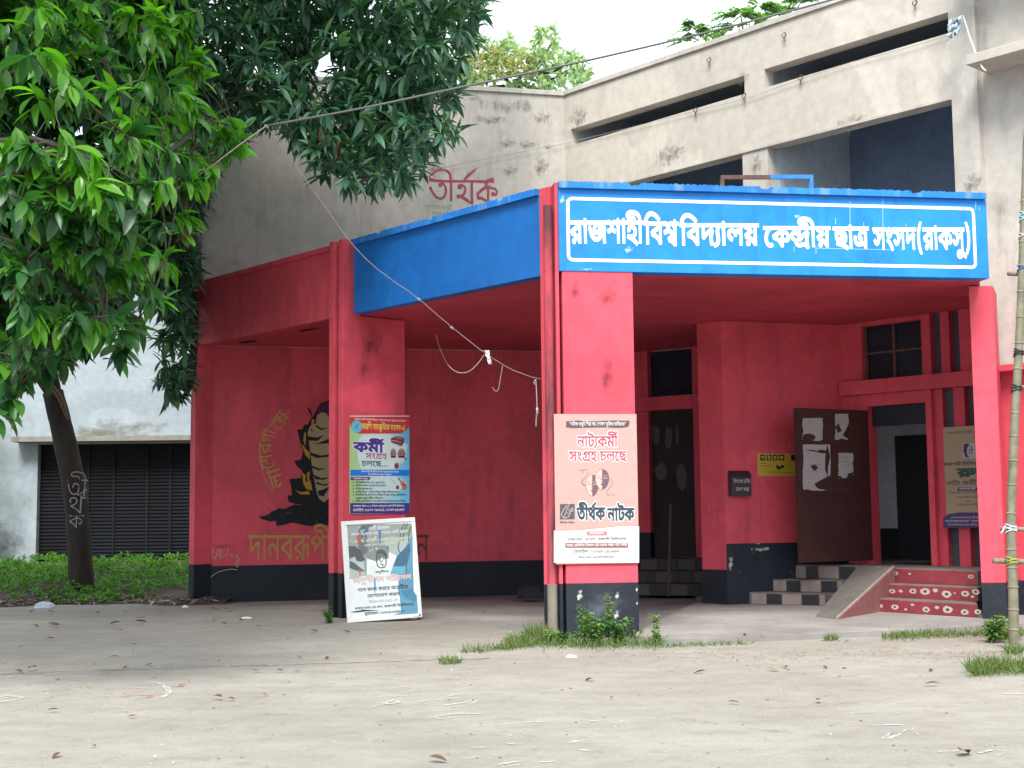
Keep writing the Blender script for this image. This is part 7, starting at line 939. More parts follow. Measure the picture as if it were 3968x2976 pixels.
MB().tube([(2.35, 20.6, .06), (2.42, 20.7, 1.45)], .02, 6).build('broom_stick', plain('old_stick', (0.09, 0.075, 0.06), .9), None)
tag(rebase(bpy.data.objects['broom_stick']), 'thin pale stick leaning in the dark recess behind the middle pillar', 'stick')
# ================================================================= posters and notices
def rect(P, f, x0, y0, x1, y1, d):
    a0, b1 = f(x0, y0); a1, b0 = f(x1, y1)
    return MB().poly(P, [(a0, b0), (a1, b0), (a1, b1), (a0, b1)], d)
def rnd(P, f, x0, y0, x1, y1, r_, d, mb=None):
    pts = []
    for cx, cy, a0 in ((x1 - r_, y0 + r_, -90), (x1 - r_, y1 - r_, 0), (x0 + r_, y1 - r_, 90), (x0 + r_, y0 + r_, 180)):
        for k in range(5): a = math.radians(a0 + k * 22.5); pts.append(f(cx + math.cos(a) * r_, cy + math.sin(a) * r_))
    return (mb or MB()).poly(P, pts, d)
def sheet(P, f, x0, y0, x1, y1, d, wave=0.006, th=0.003, nx=10, ny=14):
    """vinyl sheet: gently uneven, with a thickness"""
    a0, b1 = f(x0, y0); a1, b0 = f(x1, y1); mb = MB(); vs = []; 
    for s_ in (0, -th):
        for j in range(ny + 1):
            for i in range(nx + 1):
                u, w_ = i / nx, j / ny; z = d + s_
                vs.append(P.w(a0 + (a1 - a0) * u, b0 + (b1 - b0) * w_, z))
    n = (nx + 1) * (ny + 1); fs = []
    for j in range(ny):
        for i in range(nx):
            k = j * (nx + 1) + i; fs.append((k, k + 1, k + nx + 2, k + nx + 1)); fs.append((n + k, n + k + nx + 1, n + k + nx + 2, n + k + 1))
    for i in range(nx): fs += [(i, i + 1, n + i + 1, n + i), (ny * (nx + 1) + i, ny * (nx + 1) + i + 1, n + ny * (nx + 1) + i + 1, n + ny * (nx + 1) + i)]
    for j in range(ny): k = j * (nx + 1); fs += [(k, k + nx + 1, n + k + nx + 1, n + k), (k + nx, k + 2 * nx + 1, n + k + 2 * nx + 1, n + k + nx)]
    return mb.add(vs, fs)
def vinyl(name, col, rough=0.45, grad=None):
    m, nt, b = newmat(name); v = mapped(nt); n = noise(nt, v, 2.2, 5)
    if grad:
        t = nt.nodes.new('ShaderNodeTexCoord'); sx = nt.nodes.new('ShaderNodeSeparateXYZ'); nt.links.new(t.outputs['Generated'], sx.inputs[0])
        r = nt.nodes.new('ShaderNodeValToRGB'); e = r.color_ramp.elements; e[0].color = (*grad[0], 1); e[1].color = (*grad[2], 1); k = e.new(.5); k.color = (*grad[1], 1)
        nt.links.new(sx.outputs['X'], r.inputs[0]); c = r.outputs[0]
        if len(grad) > 3:
            r2 = ramp(nt, .25, .6, (*grad[3], 1), (*grad[4], 1)); nt.links.new(sx.outputs['Z'], r2.inputs[0])
            fz = ramp(nt, .3, .6, (1, 1, 1, 1), (0, 0, 0, 1)); nt.links.new(sx.outputs['Z'], fz.inputs[0]); c = mixc(nt, fz.outputs[0], c, c)
        nt.links.new(c, b.inputs['Base Color'])
    else: b.inputs['Base Color'].default_value = (*col, 1)
    b.inputs['Roughness'].default_value = rough
    bp = nt.nodes.new('ShaderNodeBump'); bp.inputs['Strength'].default_value = 0.35; bp.inputs['Distance'].default_value = 0.05
    nt.links.new(n.outputs['Fac'], bp.inputs['Height']); nt.links.new(bp.outputs[0], b.inputs['Normal']); return m

# ---- pink theatre poster on the middle pillar
D0 = 0.012
f1 = lambda x, y: BN.at(2130 + x / 2.719, 1590 + y / 2.719, D0)
p1 = thing('theatre_poster', 'tall pink and white vinyl poster with two masks tied to the middle pillar', 'poster', BN.w(.42, .9, D0))
p1s = sheet(BN, f1, 44, 38, 943, 1608, D0).build('sheet', vinyl('pink_vinyl', (0.45, 0.28, 0.25)), p1)
MAR, PNK, WHT, NAVY = ink((0.11, 0.062, 0.075)), ink((0.38, 0.05, 0.10)), ink((0.56, 0.61, 0.57)), ink((0.035, 0.05, 0.075))
P1 = lambda mb, mt, nm='poster_print': mb.build(nm, mt, p1)
wpts = [(44, 1268), (200, 1268), (400, 1255), (600, 1235), (750, 1220), (942, 1222), (942, 1604), (44, 1604)]
P1(MB().poly(BN, [f1(*p) for p in wpts], D0 + .0006), WHT, 'white_panel')
P1(MB().ribbon(BN, [f1(*p) for p in ((44, 1266), (200, 1266), (400, 1253), (600, 1233), (750, 1218), (942, 1220))], .004, D0 + .0010), ink((0.36, 0.14, 0.13)))
P1(MB().poly(BN, [f1(*p) for p in ragged([(170, 120), (300, 110), (500, 118), (700, 105), (838, 112), (832, 180), (700, 190), (500, 178), (330, 188), (172, 182)], 5)], D0 + .0006), MAR)
def tx(P, f, key, i, x0, y0, x1, y1, d, bold, mt, par, halo=None, hb=60, ho=(0.9, 0.9, 0.88)):
    a0, b0 = f(x0, y1); a1, _ = f(x1, y1); _, b1 = f(x0, y0)
    if halo is not None:
        mb = MB(); text(mb, P, key, i, 0, 0, 0, 0, d - .0006, bold + hb, sz=(a0, b0, a1, b0, b1)); mb.build('lettering_outline', halo, par)
    mb = MB(); text(mb, P, key, i, 0, 0, 0, 0, d + .0006, bold, sz=(a0, b0, a1, b0, b1)); return mb.build('lettering', mt, par)
T1 = lambda *a, **k: tx(BN, f1, 'p1', *a, p1, **k)
dd = D0 + .0016
T1(0, 205, 128, 805, 160, dd, 14, WHT)
T1(1, 292, 275, 716, 385, dd, 16, PNK, halo=ink((0.62, 0.56, 0.54)), hb=75)
T1(2, 205, 435, 812, 535, dd, 14, PNK, halo=ink((0.62, 0.56, 0.54)), hb=75)
T1(3, 288, 1030, 582, 1155, dd, 42, NAVY, halo=WHT, hb=65)
T1(4, 612, 1036, 890, 1160, dd, 42, NAVY, halo=WHT, hb=65)
T1(5, 108, 1175, 262, 1192, dd, 20, MAR)
P1(rnd(BN, f1, 388, 1275, 608, 1320, 12, D0 + .0012), ink((0.46, 0.17, 0.17)))
T1(6, 420, 1286, 570, 1308, dd + .0004, 20, WHT)
T1(7, 190, 1350, 806, 1372, dd, 16, MAR)
P1(rnd(BN, f1, 163, 1397, 828, 1450, 14, D0 + .0012), ink((0.25, 0.10, 0.11)))
T1(8, 178, 1412, 812, 1436, dd + .0004, 18, WHT)
T1(9, 255, 1474, 730, 1505, dd, 10, MAR)
T1(10, 305, 1543, 682, 1562, dd, 12, MAR)
P1(MB().poly(BN, [f1(*p) for p in ((108, 988), (264, 986), (263, 1148), (108, 1150))], D0 + .0010), ink((0.085, 0.07, 0.08)), 'emblem')
LW = ink((0.50, 0.42, 0.42))
for pts, w_ in (([(185, 1000), (150, 1040), (120, 1100), (150, 1140), (200, 1120), (215, 1080)], .006), ([(150, 1130), (180, 1050), (205, 990), (200, 960)], .005), ([(180, 1080), (210, 1090), (240, 1030), (205, 1040), (200, 1060), (248, 1060), (240, 1020)], .006), ([(180, 958), (183, 966)], .006)):
    P1(MB().ribbon(BN, [f1(*p) for p in pts], w_, D0 + .0018), LW)
# masks
SK, DK = ink((0.60, 0.38, 0.33)), ink((0.13, 0.08, 0.095))
def ell(cx, cy, rx, ry, a0=0, a1=360, k=20, tip=0):
    o = []
    for i in range(k + 1):
        a = math.radians(a0 + (a1 - a0) * i / k); y = math.sin(a); o.append((cx + math.cos(a) * rx, cy + y * ry * (1 + (tip if y > 0 else 0) * y)))
    return o
def mask(cx, cy, rx, ry, dz):
    P1(MB().poly(BN, [f1(*p) for p in ell(cx, cy, rx, ry, tip=.25)[:-1]], dz), SK, 'mask_print')
    P1(MB().poly(BN, [f1(*p) for p in ell(cx, cy, rx, ry, -90, 90, tip=.25)], dz + .0004), DK, 'mask_print')
    P1(MB().ribbon(BN, [f1(*p) for p in ell(cx, cy, rx, ry, tip=.25)], .004, dz + .0007), DK, 'mask_print')
    for sx, mt in ((-1, DK), (1, SK)):
        P1(MB().ribbon(BN, [f1(*p) for p in ((cx + sx * rx * .18, cy + 4), (cx + sx * rx * .45, cy - 6), (cx + sx * rx * .75, cy + 2))], .007, dz + .0008), mt, 'mask_print')
        P1(MB().ribbon(BN, [f1(*p) for p in ((cx + sx * rx * .15, cy - 22), (cx + sx * rx * .5, cy - 32), (cx + sx * rx * .8, cy - 20))], .004, dz + .0008), mt, 'mask_print')
    P1(MB().ribbon(BN, [f1(*p) for p in ((cx + 2, cy - 10), (cx - 14, cy + ry * .38), (cx, cy + ry * .45))], .004, dz + .0009), DK, 'mask_print')
    P1(MB().poly(BN, [f1(*p) for p in ((cx - 24, cy + ry * .68), (cx, cy + ry * .60), (cx + 26, cy + ry * .66), (cx + 2, cy + ry * .80))], dz + .0009), MAR, 'mask_print')
mask(448, 780, 68, 100, D0 + .0008); mask(552, 715, 72, 95, D0 + .0020)
for pts in ([(310, 632), (345, 632), (385, 625), (405, 660), (380, 700), (350, 745), (345, 780), (378, 800)], [(345, 640), (350, 665)], [(625, 735), (660, 735), (662, 775), (630, 820), (600, 860), (605, 895), (630, 900), (625, 880)], [(640, 870), (655, 890), (690, 892)], [(372, 790), (340, 770), (335, 735), (352, 720)]):
    P1(MB().ribbon(BN, [f1(*p) for p in pts], .0045, D0 + .0012), MAR, 'mask_ribbon')
for pts in ([(72, 90), (110, 125), (130, 170)], [(855, 935), (858, 985)], [(845, 1315), (843, 1360)], [(815, 405), (820, 530)], [(60, 1580), (90, 1574), (130, 1578)]):
    P1(MB().ribbon(BN, [f1(*p) for p in pts], .003, D0 + .0018), ink((0.40, 0.25, 0.23)), 'crease')

# ---- cultural club poster on the second pillar
f2 = lambda x, y: PBp.at(1320 + x / 3.859, 1580 + y / 3.859, D0)
p2 = thing('club_poster', 'green and blue vinyl poster with musical instruments on the left pillar', 'poster', PBp.w(.5, 1.3, D0))
sheet(PBp, f2, 135, 118, 1030, 1580, D0).build('sheet', vinyl('club_vinyl', None, .4, ((0.30, 0.50, 0.16), (0.42, 0.60, 0.60), (0.08, 0.42, 0.66))), p2)
B2 = lambda pts, dz, col, nm='poster_print': MB().poly(PBp, [f2(*p) for p in pts], D0 + dz).build(nm, ink(col), p2)
R2_ = lambda x0, y0, x1, y1, dz, col: B2([(x0, y0), (x1, y0), (x1, y1), (x0, y1)], dz, col)
B2([(330, 400), (720, 395), (860, 420), (1000, 560), (960, 800), (800, 915), (300, 918), (250, 700), (260, 500)], .0006, (0.50, 0.62, 0.62))
B2([(480, 1030), (860, 1030), (980, 1120), (820, 1300), (420, 1330), (330, 1200)], .0006, (0.46, 0.60, 0.62))
B2([(135, 135), (1028, 140), (1028, 235), (1020, 290), (975, 345), (900, 385), (270, 388), (205, 355), (155, 300), (137, 240)], .0008, (0.52, 0.03, 0.045))
R2_(135, 118, 1030, 132, .0012, (0.62, 0.62, 0.6))
MB().disc(PBp, *f2(238, 282), .085, D0 + .0014).build('emblem', ink((0.10, 0.42, 0.55)), p2)
MB().ribbon(PBp, [f2(*p) for p in ((255, 250), (232, 275), (228, 300), (240, 310))], .012, D0 + .0020).build('emblem_mark', ink((0.02, 0.05, 0.08)), p2)
R2_(145, 928, 1030, 1018, .0010, (0.01, 0.17, 0.60)); B2([(148, 1036), (450, 1036), (428, 1080), (148, 1082)], .0010, (0.13, 0.025, 0.17)); R2_(142, 1425, 1028, 1582, .0010, (0.045, 0.03, 0.20))
T2 = lambda i, x0, y0, x1, y1, b_, col, **k: tx(PBp, f2, 'p2', i, x0, y0, x1, y1, D0 + .0022, b_, ink(col), p2, **k)
W2 = (0.66, 0.68, 0.68)
T2(0, 195, 155, 980, 178, 12, W2); T2(1, 312, 238, 960, 318, 20, (0.70, 0.58, 0.12), halo=ink((0.30, 0.04, 0.02)), hb=22)
T2(2, 192, 518, 640, 655, 45, (0.055, 0.03, 0.23), halo=ink(W2), hb=45); T2(3, 370, 680, 690, 760, 16, (0.30, 0.03, 0.18), halo=ink(W2), hb=50); T2(4, 312, 795, 705, 872, 26, (0.015, 0.14, 0.16), halo=ink(W2), hb=45)
T2(5, 305, 942, 870, 962, 16, W2); T2(6, 410, 985, 770, 1003, 16, W2); T2(7, 190, 1050, 410, 1068, 18, W2)
for i, x1, y in ((8, 662, 1104), (9, 686, 1150), (10, 490, 1198), (11, 885, 1246), (12, 968, 1290), (13, 650, 1340), (14, 985, 1386)):
    T2(i, 222, y, x1, y + 24, 14, (0.03, 0.06, 0.07))
    if i != 13: B2([(176, y - 4), (202, y + 12), (176, y + 30), (184, y + 12)], .0012, (0.02, 0.04, 0.02))
T2(15, 185, 1458, 960, 1482, 16, W2); T2(16, 185, 1512, 955, 1548, 16, W2)
# harmonium, tabla, sitar, tanpura, guitar
B2([(750, 455), (830, 422), (950, 450), (948, 520), (908, 578), (752, 520)], .0012, (0.15, 0.035, 0.05), 'harmonium_print'); B2([(765, 450), (832, 430), (935, 455), (905, 478)], .0016, (0.30, 0.12, 0.11), 'harmonium_print')
B2([(755, 480), (905, 510), (905, 518), (755, 488)], .0018, (0.55, 0.45, 0.42), 'harmonium_print'); B2([(755, 500), (905, 545), (905, 575), (755, 518)], .0016, (0.24, 0.07, 0.08), 'harmonium_print')
for cx, rx in ((786, 45), (910, 60)):
    B2([(cx - rx * .6, 622), (cx + rx * .6, 622), (cx + rx, 680), (cx + rx * .85, 735), (cx - rx * .85, 735), (cx - rx, 680)], .0012, (0.24, 0.14, 0.13), 'tabla_print')
    B2([(cx - rx * .8, 722), (cx + rx * .8, 722), (cx + rx * .75, 748), (cx - rx * .75, 748)], .0018, (0.05, 0.02, 0.025), 'tabla_print'); B2([(cx - rx * .6, 622), (cx, 604), (cx + rx * .6, 622), (cx, 640)], .0016, (0.45, 0.36, 0.34), 'tabla_print'); B2([(cx - rx * .25, 620), (cx, 612), (cx + rx * .25, 620), (cx, 632)], .0020, (0.02, 0.02, 0.02), 'tabla_print')
MB().ribbon(PBp, [f2(835, 860), f2(985, 760)], .012, D0 + .0014).build('sitar_print', ink((0.40, 0.38, 0.37)), p2); MB().disc(PBp, *f2(835, 868), .04, D0 + .0018).build('sitar_print', ink((0.17, 0.06, 0.06)), p2); B2([(955, 750), (992, 762), (975, 782), (950, 770)], .0018, (0.05, 0.06, 0.06), 'sitar_print')
MB().ribbon(PBp, [f2(745, 1045), f2(850, 1190)], .008, D0 + .0014).build('tanpura_print', ink((0.38, 0.30, 0.28)), p2); MB().disc(PBp, *f2(850, 1192), .028, D0 + .0018).build('tanpura_print', ink((0.12, 0.05, 0.05)), p2)
MB().ribbon(PBp, [f2(860, 1048), f2(925, 1140)], .018, D0 + .0014).build('guitar_print', ink((0.10, 0.05, 0.05)), p2)
MB().disc(PBp, *f2(925, 1132), .036, D0 + .0018).build('guitar_print', ink((0.42, 0.13, 0.10)), p2); MB().disc(PBp, *f2(955, 1180), .046, D0 + .0020).build('guitar_print', ink((0.42, 0.13, 0.10)), p2); MB().disc(PBp, *f2(940, 1160), .012, D0 + .0026).build('guitar_print', ink((0.03, 0.01, 0.01)), p2)

# ---- framed board leaning at the foot of the second pillar
bl = gnd(1346, 2414); br0 = gnd(1637, 2405)
uu = Vector((br0.x - bl.x, br0.y - bl.y, 0)).normalized(); nb = Vector((uu.y, -uu.x, 0)); 
vv = (Vector((0, 0, 1)) - nb * .13).normalized(); an = math.radians(2.7)
u2_ = uu * math.cos(an) + vv * math.sin(an); v2_ = vv * math.cos(an) - uu * math.sin(an)
BD = Pl(bl, u2_, v2_)
f3 = lambda x, y: BD.at(1310 + x / 3.771, 1990 + y / 3.771, .001)
bw = f3(1228, 1500)[0]; bh = f3(75, 115)[1]
p3 = thing('leaning_board', 'white framed theatre board with peeling grey and blue print leaning against the left pillar', 'signboard', bl)
MB().box(BD, 0, bw, 0, bh, -.03, 0).build('panel', vinyl('board_white', (0.66, 0.70, 0.68), .5), p3)
for a0, a1, b0, b1 in ((0, bw, 0, .05), (0, bw, bh - .05, bh), (0, .05, .05, bh - .05), (bw - .05, bw, .05, bh - .05)):
    MB().box(BD, a0, a1, b0, b1, 0.0005, .012).build('frame_rail', vinyl('frame_white', (0.62, 0.65, 0.63), .5), p3, bevel=.003)
B3 = lambda pts, dz, col, nm='board_print': MB().poly(BD, [f3(*p) for p in pts], dz).build(nm, ink(col), p3)
B3([(130, 172), (520, 155), (820, 150), (1080, 145), (1085, 420), (700, 520), (420, 600), (420, 900), (180, 960)], .0012, (0.25, 0.29, 0.27))
B3([(350, 165), (520, 158), (470, 230), (420, 300), (430, 560), (360, 620), (300, 500), (270, 300)], .0018, (0.12, 0.135, 0.14))
B3([(150, 480), (250, 475), (330, 540), (395, 680), (330, 706), (270, 690), (245, 625), (165, 655)], .0022, (0.075, 0.085, 0.09))
B3([(165, 690), (240, 720), (320, 790), (400, 845), (260, 830), (165, 790)], .0020, (0.09, 0.10, 0.11))
B3([(165, 800), (300, 850), (410, 850), (390, 900), (300, 940), (170, 960)], .0018, (0.36, 0.42, 0.38)); B3([(245, 625), (270, 690), (380, 700), (385, 840), (330, 790), (165, 690)], .0016, (0.36, 0.45, 0.44))
B3([(400, 600), (430, 480), (560, 470), (740, 480), (740, 660), (640, 640), (560, 700), (430, 660)], .0016, (0.20, 0.24, 0.22))
B3([(640, 360), (820, 330), (1080, 320), (1085, 560), (900, 640), (740, 560)], .0016, (0.36, 0.42, 0.40)); B3([(880, 220), (1080, 160), (1082, 280), (900, 360), (800, 360)], .0019, (0.22, 0.27, 0.23))
for x in (1040, 960, 915): MB().ribbon(BD, [f3(x + 60, 140), f3(x, 260), f3(x - 10, 400)], .012, .0024).build('board_print', ink((0.06, 0.075, 0.075)), p3)
B3([(1085, 300), (1095, 800), (1110, 1200), (1160, 1200), (1165, 1470), (790, 1490), (920, 1440), (900, 1200), (760, 1030), (740, 900), (800, 770), (870, 620), (960, 540)], .0020, (0.10, 0.27, 0.38))
B3([(1040, 430), (1060, 540), (1010, 740), (940, 772), (805, 765), (860, 620), (960, 520)], .0026, (0.05, 0.13, 0.20)); B3([(800, 775), (990, 775), (980, 880), (760, 890)], .0026, (0.13, 0.36, 0.48))
B3([(920, 1130), (1080, 1100), (1150, 1200), (1120, 1290), (980, 1230)], .0025, (0.06, 0.20, 0.30))
MB().ribbon(BD, [f3(*p) for p in ((890, 410), (875, 500), (910, 590), (980, 640), (1000, 720), (990, 900))], .014, .0030).build('board_print', ink((0.06, 0.12, 0.16)), p3)
B3([(480, 760), (760, 740), (880, 900), (880, 1200), (900, 1440), (200, 1440), (180, 980), (420, 900)], .0023, (0.62, 0.68, 0.67))
# face emblem
ep = [f3(*p) for p in ((548, 610), (560, 560), (600, 530), (640, 525), (685, 545), (712, 590), (716, 690))]
B3([(548, 610), (560, 560), (600, 530), (640, 525), (685, 545), (712, 590), (714, 640), (660, 600), (600, 590)], .0030, (0.08, 0.09, 0.10))
MB().ribbon(BD, [f3(*p) for p in ((560, 610), (565, 720), (580, 770), (620, 795), (680, 785), (700, 740), (702, 600))], .013, .0034).build('board_print', ink((0.04, 0.045, 0.05)), p3)
for cx in (605, 675):
    MB().ribbon(BD, [f3(*p) for p in ell(cx, 635, 20, 26)], .009, .0034).build('board_print', ink((0.04, 0.045, 0.05)), p3)
MB().ribbon(BD, [f3(*p) for p in ((605, 665), (612, 700), (640, 705), (650, 670))], .010, .0034).build('board_print', ink((0.04, 0.045, 0.05)), p3); MB().ribbon(BD, [f3(*p) for p in ((610, 745), (640, 735), (668, 755), (640, 768))], .011, .0034).build('board_print', ink((0.04, 0.045, 0.05)), p3)
T3 = lambda i, x0, y0, x1, y1, b_, col, **k: tx(BD, f3, 'p3', i, x0, y0, x1, y1, .0040, b_, ink(col), p3, **k)
WW, KK = (0.62, 0.66, 0.65), (0.05, 0.055, 0.06)
T3(0, 445, 200, 755, 250, 16, WW, halo=ink((0.16, 0.22, 0.30)), hb=14); T3(1, 190, 290, 1020, 330, 14, WW, halo=ink((0.12, 0.14, 0.16)), hb=14)
T3(2, 180, 395, 1030, 430, 14, (0.60, 0.62, 0.45), halo=ink((0.12, 0.14, 0.14)), hb=14); T3(3, 385, 455, 875, 482, 14, (0.60, 0.62, 0.45), halo=ink((0.12, 0.14, 0.14)), hb=14)
T3(4, 545, 845, 745, 872, 18, KK); T3(5, 220, 950, 1075, 1020, 24, (0.62, 0.52, 0.50), halo=ink((0.42, 0.16, 0.14)), hb=26)
T3(6, 290, 1098, 1030, 1145, 16, KK); T3(7, 430, 1185, 905, 1228, 16, KK); T3(8, 455, 1280, 880, 1312, -4, (0.30, 0.34, 0.35)); T3(9, 250, 1375, 1110, 1405, 16, KK); T3(10, 390, 1450, 975, 1482, 16, KK)
for pts, col in (([(285, 310), (325, 310), (320, 440), (310, 485), (295, 440)], (0.45, 0.07, 0.07)), ([(300, 800), (325, 815), (330, 870), (318, 925), (308, 860)], (0.45, 0.08, 0.08)), ([(590, 240), (625, 240), (625, 330), (605, 480), (595, 330)], (0.05, 0.14, 0.38)), ([(525, 960), (545, 960), (550, 1080), (538, 1190), (528, 1080)], (0.08, 0.20, 0.42)), ([(345, 180), (400, 190), (395, 300), (360, 260)], (0.05, 0.12, 0.26))):
    B3(pts, .0052, col, 'paint_drip')
for x, y, r_ in ((340, 255, 12), (372, 245, 10), (380, 352, 9), (545, 352, 15), (470, 545, 10), (500, 530, 10), (785, 425, 10), (300, 205, 9), (560, 510, 14)):
    MB().disc(BD, *f3(x, y), r_ / 3.771 * 17 / 5200, .0058, 8, jit=.2).build('white_spot', ink(WW), p3)
B3([(170, 1440), (370, 1408), (630, 1415), (400, 1428), (250, 1444)], .0062, (0.03, 0.025, 0.02), 'tear'); B3([(1190, 1465), (1205, 1470), (1200, 1500), (1090, 1508), (1180, 1495)], .0142, (0.03, 0.025, 0.02), 'tear')

# ---- club poster behind the right column
f4 = lambda x, y: DW.at(3050 + x / 1.229, 1150 + y / 1.229, .09)
p4 = thing('drama_poster', 'cream vinyl poster with a purple foot standing beside the open door behind the right column', 'poster', DW.w(1.4, .9, .09))
sheet(DW, f4, 742, 622, 1010, 1100, .09).build('sheet', vinyl('cream_vinyl', (0.30, 0.235, 0.14), .5), p4)
Q4 = lambda pts, dz, col, nm='poster_print': MB().poly(DW, [f4(*p) for p in pts], .09 + dz).build(nm, ink(col), p4)
Q4([(743, 1100), (743, 1052), (770, 1035), (820, 1027), (1008, 1027), (1008, 1100)], .0008, (0.055, 0.03, 0.11)); Q4([(838, 698), (875, 698), (1005, 698), (1005, 768), (838, 768)], .0008, (0.38, 0.36, 0.38))
Q4([(842, 700), (870, 700), (858, 720), (856, 750), (868, 764), (848, 764), (840, 735)], .0014, (0.05, 0.02, 0.08)); MB().ribbon(DW, [f4(*p) for p in ((868, 712), (880, 712), (880, 745), (868, 745), (868, 728), (885, 728))], .012, .0914).build('poster_print', ink((0.05, 0.02, 0.08)), p4)
T4 = lambda i, x0, y0, x1, y1, b_, col, **k: tx(DW, f4, 'p4', i, x0, y0, x1, y1, .0915, b_, ink(col), p4, **k)
T4(0, 752, 645, 960, 655, 10, (0.16, 0.10, 0.05)); T4(1, 745, 792, 1010, 806, 16, (0.05, 0.03, 0.06)); T4(2, 812, 820, 1000, 858, 55, (0.015, 0.06, 0.06)); T4(3, 758, 880, 1010, 898, 14, (0.10, 0.04, 0.06))
Q4([(812, 908), (1000, 908), (1000, 924), (812, 924)], .0010, (0.05, 0.03, 0.14)); T4(6, 818, 911, 900, 920, 14, (0.5, 0.5, 0.5)); T4(4, 772, 930, 980, 937, 8, (0.10, 0.08, 0.06)); T4(5, 805, 952, 990, 959, 8, (0.10, 0.08, 0.06)); T4(6, 850, 970, 872, 978, 10, (0.10, 0.04, 0.04)); T4(5, 812, 986, 990, 994, 8, (0.10, 0.08, 0.06))
T4(5, 780, 1048, 1000, 1056, 8, (0.4, 0.38, 0.42)); T4(4, 752, 1064, 1000, 1073, 10, (0.4, 0.38, 0.42)); T4(5, 765, 1082, 1000, 1089, 8, (0.4, 0.38, 0.42))

# ---- yellow notice, letter box and papers
f5 = lambda x, y: MW.at(2450 + x / 1.327, 1150 + y / 1.327, .004)
yn = thing('yellow_notice', 'yellow study circle notice with black letter tiles glued to the red wall', 'notice', MW.w(1.0, 1.7, .004))
rect(MW, f5, 642, 806, 900, 922, .004).build('sheet', ink((0.42, 0.30, 0.035)), yn)
for i, (a, b_) in enumerate(((658, 684), (690, 716), (722, 746), (752, 782), (816, 850))):
    rect(MW, f5, a, 812, b_, 842, .0048).build('letter_tile', ink((0.012, 0.012, 0.012)), yn)
    if i < 4:
        mb = MB(); a0, b0 = f5(a + 5, 836); a1, _ = f5(b_ - 5, 836); text(mb, MW, 'plate', i, 0, 0, 0, 0, .0056, 24, sz=(a0, b0, a1, b0, f5(a, 820)[1])); mb.build('lettering', ink((0.5, 0.42, 0.1)), yn)
for x0, x1, y in ((660, 690, 856), (660, 715, 868), (690, 770, 900), (775, 830, 903)):
    rect(MW, f5, x0, y, x1, y + 3, .0050).build('small_print', ink((0.10, 0.07, 0.02)), yn)
MB().poly(MW, [f5(*p) for p in ((738, 866), (752, 868), (758, 876), (770, 864), (784, 870), (780, 880), (762, 884), (758, 892), (740, 880))], .0052).build('bird_print', ink((0.02, 0.015, 0.01)), yn)
bx0, bz1 = MW.at(2450 + 508 / 1.327, 1150 + 905 / 1.327, .10); bx1, bz0 = MW.at(2450 + 612 / 1.327, 1150 + 1024 / 1.327, .10)
lb = thing('letter_box', 'small dark brown letter box with white lettering fixed to the red wall', 'letter box', MW.w((bx0 + bx1) / 2, bz0, .05))
BOXM = plain('box_iron', (0.035, 0.027, 0.027), .55, .2, 15)
MB().box(MW, bx0, bx1, bz0, bz1 - .05, .002, .11).build('box_body', BOXM, lb, bevel=.006)
MB().prism(Pl(MW.w(bx0, 0, 0), MW.n, (0, 0, 1)), [(.002, bz1 - .05), (.13, bz1 - .05), (.11, bz1 - .02), (.03, bz1 + .03), (.002, bz1 + .03)], -(bx1 - bx0), 0).build('sloping_lid', BOXM, lb)
MB().box(MW, bx0 + .08, bx1 - .08, bz1 - .10, bz1 - .085, .1095, .112).build('letter_slot', ink((0.004, 0.004, 0.004)), lb)
h_ = (bz1 - bz0)
for i, (u0, u1, z) in enumerate(((.1, .95, .56), (.22, .88, .22))):
    mb = MB(); W_ = bx1 - bx0; text(mb, MW, 'box', i, 0, 0, 0, 0, .112, 22, sz=(bx0 + u0 * W_, bz0 + z * h_, bx0 + u1 * W_, bz0 + z * h_, bz0 + (z + .14) * h_)); mb.build('lettering', ink((0.34, 0.33, 0.33)), lb)
f6_ = lambda x, y: LP.at(3050 + x / 1.229, 1150 + y / 1.229, .015)
PAP, PAPD = ink((0.33, 0.31, 0.31), .8), ink((0.15, 0.14, 0.14), .8)
def torn(x0, y0, x1, y1, holes, label, lines=3):
    k = 3; e = []
    per = [(x0 + (x1 - x0) * t / 6, y0) for t in range(6)] + [(x1, y0 + (y1 - y0) * t / 8) for t in range(8)] + [(x1 - (x1 - x0) * t / 6, y1) for t in range(6)] + [(x0, y1 - (y1 - y0) * t / 8) for t in range(8)]
    t_ = thing('torn_notice', label, 'notice', LP.w(*f6_((x0 + x1) / 2, y1), .015), 'torn notices on the open door')
    MB().poly(LP, [f6_(*(x + random.uniform(-k, k) * (1 if y > y0 + 5 else .3), y + random.uniform(-k * 2.2, k) * (1 if y > y0 + 5 else .2))) for x, y in per][:], .013).build('paper', PAP, t_)
    for h in holes:
        MB().poly(LP, [f6_(*p) for p in ragged(h, 3)], .0138).build('tear', WOOD, t_)
    for i in range(lines):
        y = y0 + (i + 1) * (y1 - y0) / (lines + 3)
        rect(LP, f6_, x0 + 8, y, x0 + (x1 - x0) * random.uniform(.5, .85), y + 2.2, .0145).build('print_line', PAPD, t_)
    return t_
torn(75, 578, 170, 686, [[(78, 655), (105, 652), (140, 664), (120, 690), (76, 690)]], 'white typed sheet with torn lower corner, top left on the brown door')
torn(230, 558, 292, 680, [[(232, 620), (245, 600), (262, 640), (240, 650)], [(270, 650), (295, 600), (294, 680), (262, 660)]], 'narrow shredded white sheet, top right on the brown door', 1)
torn(76, 704, 206, 922, [[(84, 728), (130, 733), (160, 730), (196, 736), (178, 746), (150, 742)], [(110, 805), (135, 800), (150, 818), (128, 828)], [(188, 700), (204, 760), (190, 860), (182, 820)], [(130, 890), (205, 850), (206, 925), (150, 915)]], 'largest torn grey sheet, bottom left on the brown door', 4)
